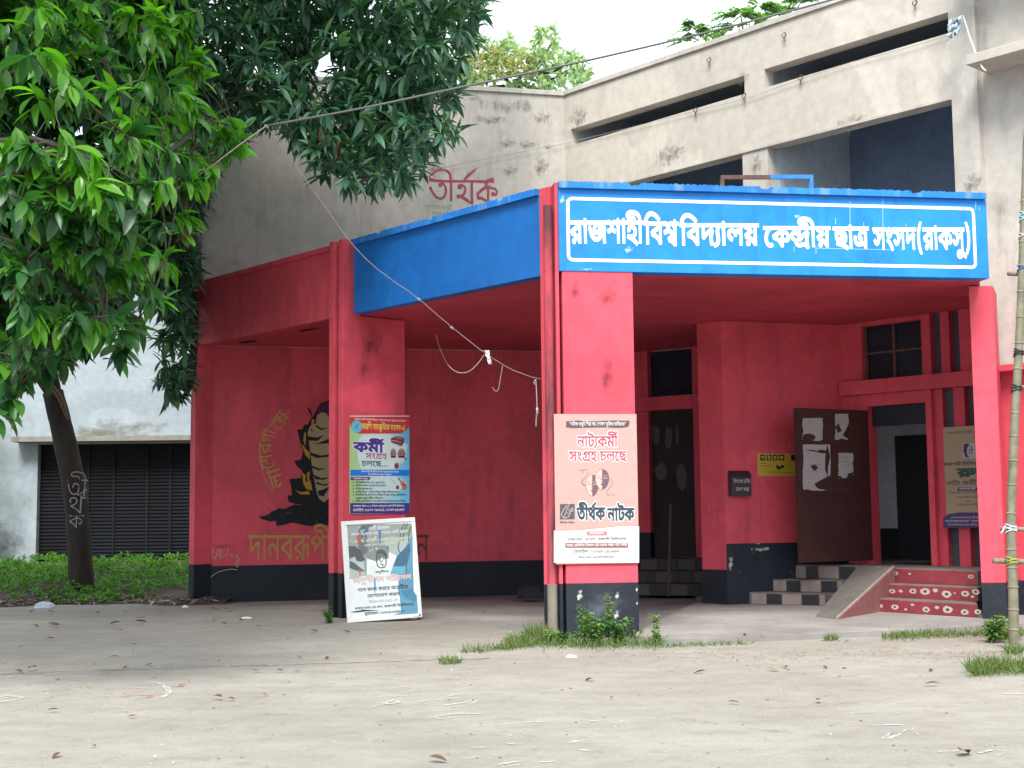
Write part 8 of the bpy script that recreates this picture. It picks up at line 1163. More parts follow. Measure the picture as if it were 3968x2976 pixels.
torn(245, 744, 314, 865, [[(290, 840), (315, 835), (314, 866), (288, 866)], [(245, 850), (262, 862), (245, 866)]], 'greyish sheet with faint text, bottom right on the brown door', 3)

# ================================================================= cables, ropes
def at3(px, py, Y): return far(px, py, Y)
def wire(name, pts, rad, mat, label, cat, k=6):
    o = MB().tube(pts, rad, k).build(name, mat, None, smooth=True); return tag(rebase(o), label, cat)
def smoothp(c, n=6):
    o = []; c = [Vector(p) for p in c]; c = [c[0] * 2 - c[1]] + c + [c[-1] * 2 - c[-2]]
    for i in range(1, len(c) - 2):
        for t in range(n):
            t /= n; o.append(0.5 * ((2 * c[i]) + (-c[i - 1] + c[i + 1]) * t + (2 * c[i - 1] - 5 * c[i] + 4 * c[i + 1] - c[i + 2]) * t * t + (-c[i - 1] + 3 * c[i] - 3 * c[i + 1] + c[i + 2]) * t ** 3))
    return o + [c[-2]]
KN = at3(1032, 488, 12.4)
wire('overhead_cable', smoothp([KN, at3(1400, 420, 12.6), at3(1800, 335, 12.9), at3(2300, 229, 13.2), at3(2800, 110, 13.5), at3(3260, -12, 13.8), at3(3800, -170, 14.2)]), 0.011, CABLE, 'thick grey overhead cable running up to the right across the sky', 'cable')
wire('tree_rope', smoothp([KN, at3(930, 560, 12.3), at3(790, 665, 12.2), at3(640, 760, 12.0), at3(480, 860, 11.8)]), 0.006, ROPE, 'pale rope running down left from the cable knot into the leaves', 'rope')
eF = FA.w(sC + .02, 0, .02); tieY = 14.9
tp_ = [KN, at3(1180, 690, 12.7), at3(1400, 985, 13.2), at3(1622, 1158, 13.7), at3(1750, 1268, 14.0), at3(1885, 1372, 14.3), at3(1980, 1430, 14.6), at3(2060, 1460, 14.75), at3(2096, 1468, 14.85)]
rp = thing('guy_string', 'thin knotted string slanting down from the cable to the middle pillar', 'string', tp_[-1])
pts = smoothp(tp_, 10); pts = [p + Vector((0, 0, random.uniform(-.004, .004))) for p in pts]
MB().tube(pts, 0.0042, 5).build('string', ROPE, rp)
for p in (tp_[3], tp_[4], tp_[0]):
    mb = MB(); mb.tube([p + Vector((-.02, 0, .01)), p + Vector((0, 0, -.004)), p + Vector((.02, 0, -.02))], [.006, .016, .006], 6).build('knot', ROPE, rp)
MB().tube(smoothp([at3(1878, 1372, 14.3), at3(1852, 1408, 14.3), at3(1815, 1440, 14.3), at3(1772, 1442, 14.3), at3(1735, 1412, 14.3), at3(1705, 1350, 14.2), at3(1690, 1300, 14.1)]), [.005] * 24 + [.002] * 13, 5).build('loose_loop', ROPE, rp)
MB().tube(smoothp([at3(1948, 1414, 14.5), at3(1940, 1460, 14.5), at3(1932, 1505, 14.5), at3(1920, 1516, 14.5), at3(1908, 1500, 14.5)]), .004, 5).build('loose_end', ROPE, rp)
hp = thing('hanging_cord', 'grey knotted cord hanging from the string beside the middle pillar', 'cord', at3(2078, 1650, 14.8))
MB().tube(smoothp([at3(2076, 1466, 14.8), at3(2079, 1520, 14.8), at3(2081, 1580, 14.8), at3(2078, 1620, 14.8), at3(2077, 1652, 14.8)]), .006, 5).build('cord', WIRE, hp)
MB().tube([at3(2076, 1468, 14.8), at3(2069, 1480, 14.8), at3(2071, 1490, 14.8)], .006, 5).build('loop', WIRE, hp)
for a, b_ in (((2078, 1580), (2086, 1602)), ((2084, 1580), (2079, 1618))): MB().tube([at3(*a, 14.8), at3((a[0] + b_[0]) / 2, (a[1] + b_[1]) / 2, 14.78), at3(*b_, 14.8)], [.006, .014, .005], 6).build('knot', WIRE, hp)
def rag(name, cpts, Y, label, cat, mat, seed=1, amp=.02):
    rnd_ = random.Random(seed); n = 10; m_ = 8; vs = []
    for j in range(m_ + 1):
        for i in range(n + 1):
            u, w_ = i / n, j / m_
            x = (cpts[0][0] * (1 - u) + cpts[1][0] * u) * (1 - w_) + (cpts[3][0] * (1 - u) + cpts[2][0] * u) * w_
            y = (cpts[0][1] * (1 - u) + cpts[1][1] * u) * (1 - w_) + (cpts[3][1] * (1 - u) + cpts[2][1] * u) * w_
            vs.append(at3(x + rnd_.uniform(-2, 2), y + rnd_.uniform(-2, 2), Y + rnd_.uniform(-amp, amp)))
    fs = [(j * (n + 1) + i, j * (n + 1) + i + 1, (j + 1) * (n + 1) + i + 1, (j + 1) * (n + 1) + i) for j in range(m_) for i in range(n)]
    o = MB().add(vs, fs).build(name, mat, None); md = o.modifiers.new('thick', 'SOLIDIFY'); md.thickness = .006
    return tag(rebase(o), label, cat)
rag('cloth_scrap', [(1878, 1356), (1896, 1360), (1898, 1382), (1884, 1382)], 14.28, 'scrap of white cloth knotted halfway along the slanting string', 'cloth', CLOTH, 3)
rag('cloth_tail', [(1886, 1380), (1896, 1382), (1905, 1408), (1893, 1412)], 14.28, 'white cloth tail dangling under the knot on the slanting string', 'cloth', CLOTH, 4)
rag('plastic_bundle', [(3674, 80), (3728, 62), (3718, 130), (3672, 158)], 16.5, 'crumpled pale blue plastic bundle tied at the end of the slot in the upper wall', 'bundle', plain('pale_plastic', (0.42, 0.50, 0.54), .5, .35, 30), 5, .05)
wl_ = [UP.w(*UP.at(x, y, .04), .04) for x, y in ((2190, 556), (2400, 505), (2700, 428), (2887, 384), (3105, 306), (3300, 240), (3480, 195), (3600, 160), (3674, 136))]
wire('thin_wire', [MU.w(*MU.at(1648, 662, .05), .05), MU.w(*MU.at(1900, 612, .05), .05)] + wl_, .0045, WIRE, 'thin wire strung along the middle band of the upper facade', 'wire', 4)
wire('flex_cable', smoothp([UP.w(*UP.at(3722, 62, .06), .06), UP.w(*UP.at(3735, 70, .1), .1), UP.w(*UP.at(3760, 150, .2), .2), UP.w(*UP.at(3800, 250, .4), .4), UP.w(*UP.at(3820, 275, .46), .46)]), .010, plain('white_flex', (.6, .6, .58), .5, .05), 'white cord running from the plastic bundle down to the sunshade', 'cord')

# ================================================================= bamboo scaffold
BAM = plain('bamboo_skin', (0.15, 0.145, 0.095), .55, .3, 9, 0, .25); BAMD = plain('bamboo_node', (0.19, 0.165, 0.12), .7, .3, 20)
sc = thing('bamboo_scaffold', 'upright bamboo pole with tied cross sticks in front of the right wall', 'scaffold', gnd(3930, 2522))
bp_ = [(3932, 2524, 12.87), (3928, 2440, 12.88), (3926, 2300, 12.9), (3921, 2177, 12.92), (3918, 2000, 12.96), (3926, 1800, 13.0), (3933, 1600, 13.04), (3946, 1400, 13.08), (3955, 1200, 13.12), (3962, 1000, 13.16), (3966, 880, 13.2), (3972, 720, 13.25), (3978, 500, 13.3)]
ctr = smoothp([far(x, y, Y) for x, y, Y in bp_], 4); n = len(ctr)
MB().tube(ctr, [0.050 - .016 * i / n for i in range(n)], 14).build('pole', BAM, sc, smooth=True)
for y in (2505, 2440, 2362, 2275, 2200, 2130, 1990, 1880, 1785, 1690, 1600, 1510, 1430, 1330, 1230, 1130, 1030, 940, 850, 780):
    for i in range(n - 1):
        a = ctr[i]; b_ = ctr[i + 1]
        if True:
            ya = PH / 2 - F_PX * (a - CAM).dot(CU) / (a - CAM).dot(_fw); yb = PH / 2 - F_PX * (b_ - CAM).dot(CU) / (b_ - CAM).dot(_fw)
            if (ya - y) * (yb - y) <= 0:
                t = (ya - y) / (ya - yb + 1e-9); p = a.lerp(b_, t); dr = (b_ - a).normalized(); R_ = 0.050 - .016 * i / n
                MB().tube([p - dr * .014, p, p + dr * .010], [R_ * .99, R_ * 1.16, R_ * .98], 14).build('node_ring', BAMD, sc, smooth=True); break
def pole_at(y):
    for i in range(n - 1):
        ya = PH / 2 - F_PX * (ctr[i] - CAM).dot(CU) / (ctr[i] - CAM).dot(_fw); yb = PH / 2 - F_PX * (ctr[i + 1] - CAM).dot(CU) / (ctr[i + 1] - CAM).dot(_fw)
        if (ya - y) * (yb - y) <= 0: return ctr[i].lerp(ctr[i + 1], (ya - y) / (ya - yb + 1e-9)), (ctr[i + 1] - ctr[i]).normalized(), 0.050 - .016 * i / n
for y, x0, x1, r_ in ((2050, 3876, 4040, .022), (2175, 3848, 4040, .027), (1500, 3925, 4040, .018), (1062, 3905, 4040, .022)):
    c0, dr, R_ = pole_at(y); Y = c0.y + R_ + r_
    a = far(x0, y - 2, Y); b_ = far(x1, y + 4, Y); MB().tube([a, a.lerp(b_, .5), b_], r_, 9).build('cross_stick', BAMD, sc, smooth=True)
for y, col in ((2042, (0.45, 0.50, 0.66)), (2054, (0.62, 0.64, 0.70)), (2168, (0.30, 0.34, 0.05)), (2180, (0.26, 0.31, 0.05)), (1500, (0.02, 0.02, 0.022)), (1511, (0.02, 0.02, 0.022)), (1363, (0.02, 0.02, 0.022)), (1372, (0.02, 0.02, 0.03)), (1040, (0.04, 0.09, 0.36)), (830, (0.30, 0.45, 0.62)), (850, (0.30, 0.50, 0.70)), (915, (0.45, 0.45, 0.42))):
    c0, dr, R_ = pole_at(y)
    for q_ in (-1, 1):
        p = c0 + dr * .012 * q_; o1 = dr.orthogonal().normalized(); o2 = dr.cross(o1)
        MB().tube([p + (o1 * math.cos(a) + o2 * math.sin(a)) * (R_ + .006) + dr * .018 * math.sin(a) * q_ for a in [k * math.pi / 6 for k in range(13)]], .006, 5).build('tie', ink(col), sc)
c0, dr, R_ = pole_at(2045)
MB().tube([c0 + Vector((-.05, -.03, 0)), c0 + Vector((-.075, -.05, .02)), c0 + Vector((-.10, -.05, -.03)), c0 + Vector((-.115, -.04, -.05))], [.005, .006, .006, .004], 5).build('tie_end', CLOTH, sc)

# ================================================================= white house behind, left
YH = 30.0
HB = Pl((-16, YH, 0), (1, 0, 0)); hq = lambda x, y: HB.at(x, y)
wh = thing('white_house', 'pale whitewashed building behind the tree with a dark shuttered opening', 'building', (-11, YH, .2))
ha, hb = hq(148, 1722), hq(760, 2180)
z0h, z1h = hb[1], ha[1]
MB().box(HB, -8, ha[0], 0, 9.5, -.3, 0).build('wall', WHITEW, wh)
MB().box(HB, ha[0], 14, z1h, 9.5, -.3, 0).build('wall', WHITEW, wh)
MB().box(HB, ha[0], 14, 0, z0h, -.3, 0.06).build('plinth', CONC, wh)
MB().box(HB, hb[0] + 1.2, 14, z0h, z1h, -.3, 0.0).build('wall', WHITEW, wh)
lz0, lz1 = hq(80, 1716)[1], hq(80, 1697)[1]
MB().box(HB, hq(72, 1700)[0], hb[0] + 1.6, lz0, lz1, .0, .45).build('sunshade', CONC, wh)
SH = plain('dark_shutter', (0.004, 0.005, 0.007), .85, .3, 4)
sh = MB().box(HB, ha[0], hb[0] + 1.2, z0h, z1h, -.28, -.2).build('shutter', SH, wh)
mb = MB(); nsl = 34
for i in range(nsl):
    z = z0h + (z1h - z0h) * (i + .1) / nsl; mb.box(HB, ha[0] + .02, hb[0] + 1.1, z, z + (z1h - z0h) / nsl * .62, -.2, -.175)
mb.build('shutter_slats', plain('shutter_slat', (0.0045, 0.006, 0.009), .85, .6, .9), sh, kind='stuff')
for x in (330, 430, 560, 650): a = hq(x, 1800)[0]; MB().box(HB, a, a + .05, z0h, z1h, -.172, -.15).build('shutter_rail', SH, sh)
stain(HB, 80, 1600, 740, 1730, decal('algae', (0.16, 0.16, 0.09), .40, .6, 1.2, .7, (1, 1, 2)), wh, .004)
stain(HB, -400, 1900, 146, 2400, decal('dark_green_patch', (0.03, 0.05, 0.035), .32, .56, 1.0, .85), wh, .004)  # dark green patch on the wall left of the shutter
stain(HB, -500, 1500, 146, 2500, decal('grey_green_patch', (0.12, 0.16, 0.14), .25, .6, .5, .75), wh, .003)  # wider, fainter grey green patch over the same stretch of wall
# ================================================================= plants
def leaf_template(n=4, wmax=.30, fold=.16, droop=.25, tip=.8, peak=.42):
    """unit leaf along +x, side +y, up +z"""
    V = []; 
    for i in range(n + 1):
        t = i / n
        if t < peak: w = math.sin(t / peak * math.pi / 2) ** .8
        else: w = max(0.0, math.cos((t - peak) / (1 - peak) * math.pi / 2)) ** tip
        w = max(w, .03) * wmax / 2
        z = -droop * t * t
        V += [(t, -w, z + fold * w * 2), (t, 0, z), (t, w, z + fold * w * 2)]
    Fq = []
    for i in range(n):
        a = 3 * i; Fq += [(a, a + 1, a + 4, a + 3), (a + 1, a + 2, a + 5, a + 4)]
    return np.array(V), np.array(Fq)
def frames(D, U):
    D = D / np.linalg.norm(D, axis=1, keepdims=True)
    S = np.cross(U, D); S /= np.maximum(np.linalg.norm(S, axis=1, keepdims=True), 1e-6); N = np.cross(D, S); return D, S, N
def leaves_mesh(name, T, P, D, U, L, mat, parent, kind='stuff', W=None):
    V, Fq = T; k = len(V); n = len(P); D, S, N = frames(D, U); loc = np.array(root_of(parent))
    W = L * RNG.uniform(.72, 1.2, len(L)) if W is None else W
    zs = RNG.uniform(.2, 1.9, n)
    co = (P[:, None, :] + D[:, None, :] * (V[None, :, 0, None] * L[:, None, None]) + S[:, None, :] * (V[None, :, 1, None] * W[:, None, None]) + N[:, None, :] * (V[None, :, 2, None] * (L * zs)[:, None, None])).reshape(-1, 3) - loc
    f = (Fq[None] + (np.arange(n) * k)[:, None, None]).reshape(-1, 4)
    me = bpy.data.meshes.new(name); me.vertices.add(len(co)); me.vertices.foreach_set('co', co.ravel())
    me.loops.add(f.size); me.loops.foreach_set('vertex_index', f.ravel().astype(np.int32))
    me.polygons.add(len(f)); me.polygons.foreach_set('loop_start', np.arange(0, f.size, 4, dtype=np.int32)); me.polygons.foreach_set('use_smooth', np.ones(len(f), dtype=bool))
    me.update(calc_edges=True); me.materials.append(mat)
    o = bpy.data.objects.new(name, me); COL.objects.link(o); o.parent = parent
    if kind: o['kind'] = kind
    return o
def leaf_objects(T, P, D, U, L, mat, parent, name='leaf'):
    V, Fq = T; me = bpy.data.meshes.new(name); me.from_pydata(V.tolist(), [], Fq.tolist()); me.update(); me.materials.append(mat)
    me.polygons.foreach_set('use_smooth', [True] * len(me.polygons))
    D, S, N = frames(D, U); loc = root_of(parent)
    for i in range(len(P)):
        o = bpy.data.objects.new(name, me); COL.objects.link(o); o.parent = parent
        d, s_, n_ = Vector(D[i]) * L[i], Vector(S[i]) * L[i], Vector(N[i]) * L[i]
        M_ = Matrix((d, s_, n_)).transposed().to_4x4(); M_.translation = Vector(P[i]) - loc; o.matrix_local = M_
def project(P):
    q = P - np.array(CAM); z = q @ np.array(_fw); return PW / 2 + F_PX * (q @ np.array(CR)) / z, PH / 2 - F_PX * (q @ np.array(CU)) / z, z
def inpoly(x, y, poly):
    ins = np.zeros(len(x), bool); n = len(poly)
    for i in range(n):
        x0, y0 = poly[i]; x1, y1 = poly[(i + 1) % n]
        if y0 == y1: continue
        c = ((y0 <= y) != (y1 <= y)) & (x < (x1 - x0) * (y - y0) / (y1 - y0) + x0); ins ^= c
    return ins
def unproject(px, py, Y):
    d = np.array(_fw)[None] + np.array(CR)[None] * ((px - PW / 2) / F_PX)[:, None] - np.array(CU)[None] * ((py - PH / 2) / F_PX)[:, None]
    return np.array(CAM)[None] + d * (Y / d[:, 1])[:, None]
def rosette(C, A, per, L0, L1, spread=(.5, 1.35), sag=.35, stem=0.0):
    """leaves fanning out from each shoot end C with axis A"""
    n = len(C); m_ = n * per; C = np.repeat(C, per, 0); A = np.repeat(A / np.linalg.norm(A, axis=1, keepdims=True), per, 0)
    R_ = RNG.normal(size=(m_, 3)); R_ -= A * (R_ * A).sum(1, keepdims=True); R_ /= np.linalg.norm(R_, axis=1, keepdims=True)
    th = RNG.uniform(spread[0], spread[1], m_)[:, None]
    D = A * np.cos(th) + R_ * np.sin(th); D[:, 2] -= sag * RNG.uniform(.5, 1.4, m_)
    U = np.tile([0, 0, 1.], (m_, 1)) + A * .3 + RNG.normal(size=(m_, 3)) * .25
    P = C - A * (RNG.uniform(0, 1, m_)[:, None] * stem)
    return P, D, U, RNG.uniform(L0, L1, m_)
def fill(poly, n, y0, y1, clump=None):
    xs = np.array([p[0] for p in poly]); ys = np.array([p[1] for p in poly]); out = []
    while sum(len(o) for o in out) < n:
        x = RNG.uniform(xs.min(), xs.max(), n); y = RNG.uniform(ys.min(), ys.max(), n); k = inpoly(x, y, poly); out.append(np.stack([x[k], y[k]], 1))
    xy = np.concatenate(out)[:n]; return unproject(xy[:, 0], xy[:, 1], RNG.uniform(y0, y1, n)), xy
S2 = 3968 / 2212.0
sc2 = lambda pl_: [(x * S2, y * S2) for x, y in pl_]

BARK = plaster('dark_bark', (0.045, 0.038, 0.032), .3, (0.015, 0.013, 0.012), .7, .45, .65, .95, 1.0)
TWIG = plain('twig', (0.06, 0.05, 0.035), .9, .3, 20)
LF_NEAR = leafmat('lit_leaf', (0.04, 0.14, 0.014), (0.075, 0.24, 0.018), (0.13, 0.34, 0.025), .50, .36, (1.35, 1.7, .4))
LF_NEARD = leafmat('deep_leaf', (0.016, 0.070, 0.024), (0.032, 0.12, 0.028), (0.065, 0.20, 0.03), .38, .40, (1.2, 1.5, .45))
LF_MANGO = leafmat('mango_leaf', (0.035, 0.10, 0.062), (0.065, 0.17, 0.10), (0.13, 0.28, 0.13), .22, .36, (1.2, 1.5, .5))
LF_PALE = leafmat('pale_leaf', (0.20, 0.30, 0.16), (0.30, 0.42, 0.22), (0.40, 0.50, 0.28), .5, .5, (1.2, 1.3, .8))
LF_YEL = leafmat('yellow_blossom', (0.34, 0.36, 0.14), (0.42, 0.42, 0.18), (0.5, 0.5, 0.25), .4, .7, (1.2, 1.2, .8))
LF_FERN = leafmat('feather_leaf', (0.06, 0.17, 0.05), (0.10, 0.24, 0.06), (0.16, 0.32, 0.08), .5, .5)
LF_GC = leafmat('ground_leaf', (0.04, 0.14, 0.012), (0.08, 0.25, 0.018), (0.15, 0.36, 0.03), .42, .5)
LF_WEED = leafmat('weed_leaf', (0.06, 0.17, 0.045), (0.11, 0.28, 0.05), (0.26, 0.42, 0.07), .35, .45)
GRS = leafmat('grass_blade', (0.06, 0.12, 0.03), (0.09, 0.18, 0.04), (0.26, 0.24, 0.11), .35, .5)
DRYL = leafmat('dry_leaf', (0.07, 0.035, 0.02), (0.13, 0.07, 0.035), (0.26, 0.17, 0.09), .1, .8)
T_NEAR = leaf_template(5, .36, .14, .30, .75, .45)
T_MANGO = leaf_template(4, .27, .18, .30, .8, .45)
T_SMALL = leaf_template(2, .45, .1, .2)
T_TINY = leaf_template(2, .6, .1, .1)
T_GRASS = leaf_template(3, .06, .1, .45, .6, .2)

# ---- near tree: its trunk stands left of the picture, its boughs hang in from the left
nt_ = thing('broadleaf_tree', 'near broadleaf tree with big bright drooping leaves hanging in from the left', 'tree', (-7.6, 10.5, 0))
MB().tube(smoothp([(-7.6, 10.5, 0), (-7.4, 10.6, 1.6), (-7.3, 10.4, 3.2), (-6.6, 10.6, 4.6)], 4), [.26, .25, .24, .23, .22, .21, .2, .2, .19, .18, .17, .16, .15], 12).build('trunk', BARK, nt_, smooth=True)
NB = [  # hanging leaf masses: picture x, y, distance, radius in picture px, share of bright leaves (higher where sky-lit)
 (60, 90, 10.2, 120, .7), (180, 50, 10.6, 120, .6), (300, 60, 11.4, 110, .6), (385, 55, 12.0, 90, .75), (425, 130, 12.4, 55, .9), (120, 200, 9.6, 110, .6), (250, 190, 10.6, 100, .5), (350, 200, 11.6, 95, .8), (430, 245, 12.2, 75, .85),
 (505, 275, 12.6, 50, .95), (490, 320, 12.6, 50, .9), (420, 320, 12.2, 60, .6), (60, 320, 9.3, 110, .5), (170, 330, 9.4, 100, .75), (280, 300, 10.2, 90, .6), (350, 330, 11.4, 80, .5), (230, 400, 9.2, 80, .85), (310, 400, 9.8, 70, .75),
 (90, 440, 9.3, 100, .4), (180, 470, 9.6, 90, .25), (270, 470, 9.8, 60, .6), (400, 390, 12, 45, .8), (400, 470, 12, 34, .8), (60, 560, 9.6, 110, .12), (150, 580, 10.0, 100, .12), (230, 560, 9.8, 70, .4), (300, 600, 10.2, 60, .75), (340, 640, 10.6, 40, .7),
 (60, 690, 9.6, 100, .12), (160, 690, 9.8, 80, .3), (230, 700, 9.8, 60, .55), (300, 690, 10.6, 50, .5), (30, 800, 9.8, 60, .25), (85, 770, 10.2, 50, .2), (360, 560, 11.5, 36, .8), (265, 760, 10.4, 38, .2), (15, 860, 9.8, 30, .4),
 (-120, 200, 10, 160, .5), (-160, 500, 9.6, 170, .3), (-100, -150, 10.5, 200, .5), (-330, 60, 10.2, 150, .5), (-330, 330, 9.8, 150, .4), (-380, 620, 9.8, 140, .3), (-560, 180, 10.4, 160, .5), (-600, 480, 10.0, 160, .3), (-420, -160, 10.6, 180, .5), (-160, 740, 9.8, 110, .3), (-760, 300, 10.3, 150, .4), (150, -150, 11, 180, .5), (380, -130, 12, 150, .6)]
C_, Bf, hub = [], [], []
for x, y, Y, r_, br in NB:
    c_ = np.array(far(x * S2, y * S2, Y)); R_ = r_ * S2 / F_PX * Y; n_ = max(3, int(11 * (R_ / .35) ** 1.7)); hub.append((c_, R_))
    for k in range(min(n_, 60)):
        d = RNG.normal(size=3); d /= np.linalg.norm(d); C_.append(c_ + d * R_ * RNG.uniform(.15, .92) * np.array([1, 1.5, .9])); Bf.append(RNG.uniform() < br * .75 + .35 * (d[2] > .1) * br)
C_ = np.array(C_); Bf = np.array(Bf)
A_ = RNG.normal(size=C_.shape) * .55 + np.array([.35, -.25, -.25])
P, D, U, L = rosette(C_, A_, 8, .15, .27, (.35, 1.2), .55, .12); Bl = np.repeat(Bf, 8)
# skylight put into leaf colour: lit masses and upper shoots brighter; tip leaves hang
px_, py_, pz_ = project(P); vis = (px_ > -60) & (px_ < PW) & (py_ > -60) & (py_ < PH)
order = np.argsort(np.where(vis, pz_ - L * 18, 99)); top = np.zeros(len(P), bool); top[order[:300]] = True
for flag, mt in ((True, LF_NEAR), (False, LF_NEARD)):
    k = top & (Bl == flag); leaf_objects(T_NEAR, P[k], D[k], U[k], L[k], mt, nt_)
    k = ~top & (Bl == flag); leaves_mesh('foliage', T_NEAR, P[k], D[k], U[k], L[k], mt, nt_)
for tgt in ([(-6.6, 10.6, 4.6), far(-150, 700, 10.2), far(250, 560, 10.4), far(560, 640, 11.0), far(800, 480, 12.2), far(930, 500, 12.6)], [(-6.6, 10.6, 4.6), far(-200, 400, 10.6), far(250, 150, 10.8), far(650, 120, 12.0)],
            [(-7.3, 10.5, 3.0), far(-300, 900, 9.9), far(120, 980, 9.8), far(330, 1160, 10.0), far(520, 1150, 10.3)], [(-6.8, 10.5, 4.0), far(-100, 560, 9.6), far(200, 560, 9.4), far(430, 720, 9.4)]):
    pts = smoothp(tgt, 6); MB().tube(pts, [.030 * (1 - i / len(pts)) + .007 for i in range(len(pts))], 7).build('branch', BARK, nt_, smooth=True)
mb = MB()
for c_, R_ in hub:
    for k in range(5):
        i = RNG.integers(len(C_)); d = C_ - c_; nr = np.argsort((d ** 2).sum(1))[RNG.integers(1, 30)]
        mb.tube([Vector(c_), Vector((c_ + C_[nr]) / 2 + RNG.normal(size=3) * .03), Vector(C_[nr])], [.009, .006, .004], 4)
mb.build('twigs', TWIG, nt_, kind='stuff')

# the crown goes on above and left of the picture, over the forecourt
n = 1400; x = RNG.uniform(-11.5, -.4, n); y = RNG.uniform(6.5, 17.2, n); z = RNG.uniform(7.4, 12.5, n)
k = (z > 2.0 + y * .405 + .35) & (((x + 6.6) / 5.0) ** 2 + ((y - 11.8) / 5.6) ** 2 < 1); C_ = np.stack([x, y, z], 1)[k]
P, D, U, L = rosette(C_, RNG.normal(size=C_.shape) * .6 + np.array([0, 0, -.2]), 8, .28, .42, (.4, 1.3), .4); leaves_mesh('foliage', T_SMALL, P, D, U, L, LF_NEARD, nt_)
for k in range(14): q_ = C_[RNG.integers(len(C_))]; MB().tube([(-6.6, 10.6, 4.6), tuple(np.array([-6.4, 10.8, 7.0]) * .6 + q_ * .4), tuple(q_)], [.12, .08, .02], 6).build('branch', BARK, nt_, smooth=True)

# ---- tree with the painted trunk
bt = gnd(318, 2322)
t1 = thing('painted_tree', 'tree with a dark leaning trunk and white chalked letters standing in the weeds', 'tree', bt)
YT = bt.y
tr_ = [(318, 2335, YT, .215), (312, 2200, YT, .20), (300, 2000, YT, .19), (280, 1850, YT, .19), (262, 1760, YT, .195), (235, 1640, YT + .02, .18), (205, 1520, YT + .04, .17)]
pts = smoothp([far(x, y, Y) for x, y, Y, r_ in tr_], 5); rr_ = np.interp(np.linspace(0, len(tr_) - 1, len(pts)), range(len(tr_)), [q_[3] for q_ in tr_]); rr_ = [r_ * (1 + .25 * max(0, 1 - i / 4) ** 2) * random.uniform(.97, 1.03) for i, r_ in enumerate(rr_)]
trunk = MB().tube(pts, list(rr_), 18).build('trunk', BARK, t1, smooth=True)
lim = [[(205, 1520, 0), (190, 1350, 0), (240, 1100, -1.0), (300, 800, -2)], [(205, 1530, 0), (120, 1400, 0), (20, 1150, -.5), (-80, 800, -1)], [(262, 1740, -.02), (240, 1560, -.10), (150, 1440, -.5), (60, 1380, -1.2)], [(190, 1380, 0), (330, 1200, .2), (520, 950, 0), (700, 650, -.5)]]
LBK = plain('pale_limb', (0.14, 0.10, 0.07), .9, .2, 12)
for k, L_ in enumerate(lim):
    p_ = smoothp([far(x, y, YT + dy) for x, y, dy in L_], 5); MB().tube(p_, [(.14, .11, .06, .09)[k] * (1 - .7 * i / len(p_)) for i in range(len(p_))], 9).build('limb', LBK if k == 2 else BARK, t1, smooth=True)
# chalk letters on the bark
TP = Pl((bt.x, YT - .212, 0), (1, 0, 0), (.02, 0.0, 1))
CH = ink((0.34, 0.33, 0.33), .9)
for i, (x0, x1, yh, yb, hr) in enumerate(((248, 318, 1856, 1924, 0), (255, 312, 1925, 1990, 0), (258, 312, 1995, 2045, 0))):
    mb = MB(); text(mb, TP, 'trunk', i, x0, yh, x1, yb, .0, -14); o = mb.build('chalk_lettering', CH, t1)
    # wrap the letters on to the round bark
    me = o.data; loc = root_of(t1)
    for v_ in me.vertices:
        w_ = v_.co + loc; best = min(range(len(pts)), key=lambda j: abs(pts[j].z - w_.z)); c0 = pts[best]; R_ = rr_[best] + .006; dx_ = max(-R_ * .97, min(R_ * .97, w_.x - c0.x)); v_.co.y = c0.y - math.sqrt(R_ * R_ - dx_ * dx_) - loc.y - .002
poly1 = sc2([(-700, -150), (420, -150), (420, 200), (400, 420), (330, 520), (300, 640), (240, 700), (120, 800), (40, 830), (-80, 880), (-400, 800), (-700, 600)])
C_, _ = fill(poly1, 4200, 16.0, 20.5); A_ = RNG.normal(size=C_.shape) * .7 + np.array([.1, -.4, .1])
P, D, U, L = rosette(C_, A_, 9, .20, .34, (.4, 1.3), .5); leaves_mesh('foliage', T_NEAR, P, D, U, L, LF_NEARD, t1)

# ---- mango tree over the porch
mt_ = thing('mango_tree', 'large dark mango tree reaching over the porch in front of the beige wall', 'tree', (-5.6, 25.8, 0))
MB().tube(smoothp([(-5.6, 25.8, 0), (-5.6, 25.6, 3), (-5.7, 24.6, 6), (-5.6, 22.6, 7.6)], 5), [.3 - .008 * i for i in range(16)], 12).build('trunk', BARK, mt_, smooth=True)
for tgt in ([(-5.7, 24.6, 6), (-5.5, 21.4, 7.2), far(1000, 480, 19.2), far(1250, 420, 18.6), far(1500, 430, 18.2)], [(-5.6, 22.8, 7.4), (-5.0, 20.3, 8.8), far(1100, 200, 19), far(1500, 120, 18.5), far(1800, 20, 18.3)],
            [(-5.6, 22.7, 7.5), far(900, 420, 20.0), far(1000, 380, 18.8), far(1180, 560, 18.2), far(1340, 680, 17.9)], [(-5.7, 24.6, 6.0), far(740, 900, 21.2), far(750, 1150, 20.8), far(745, 1450, 19.8), far(700, 1560, 19.4)], [(-5.6, 22.7, 7.5), (-4.6, 19.5, 9.8), (-2.5, 18.4, 10.5), (0, 18.2, 10.8)]):
    p_ = smoothp(tgt, 6); MB().tube(p_, [.13 * (1 - .85 * i / len(p_)) for i in range(len(p_))], 8).build('branch', BARK, mt_, smooth=True)
polyA = sc2([(330, -60), (1045, -60), (1040, 60), (1015, 110), (985, 140), (990, 200), (975, 240), (985, 290), (945, 335), (905, 375), (865, 400), (815, 400), (740, 395), (690, 380), (670, 330), (600, 260), (560, 250), (520, 300), (470, 330), (400, 330), (330, 330)])
polyB = sc2([(340, 300), (470, 330), (440, 420), (405, 520), (425, 590), (405, 650), (410, 760), (405, 850), (350, 860), (345, 700), (330, 560), (330, 420)])
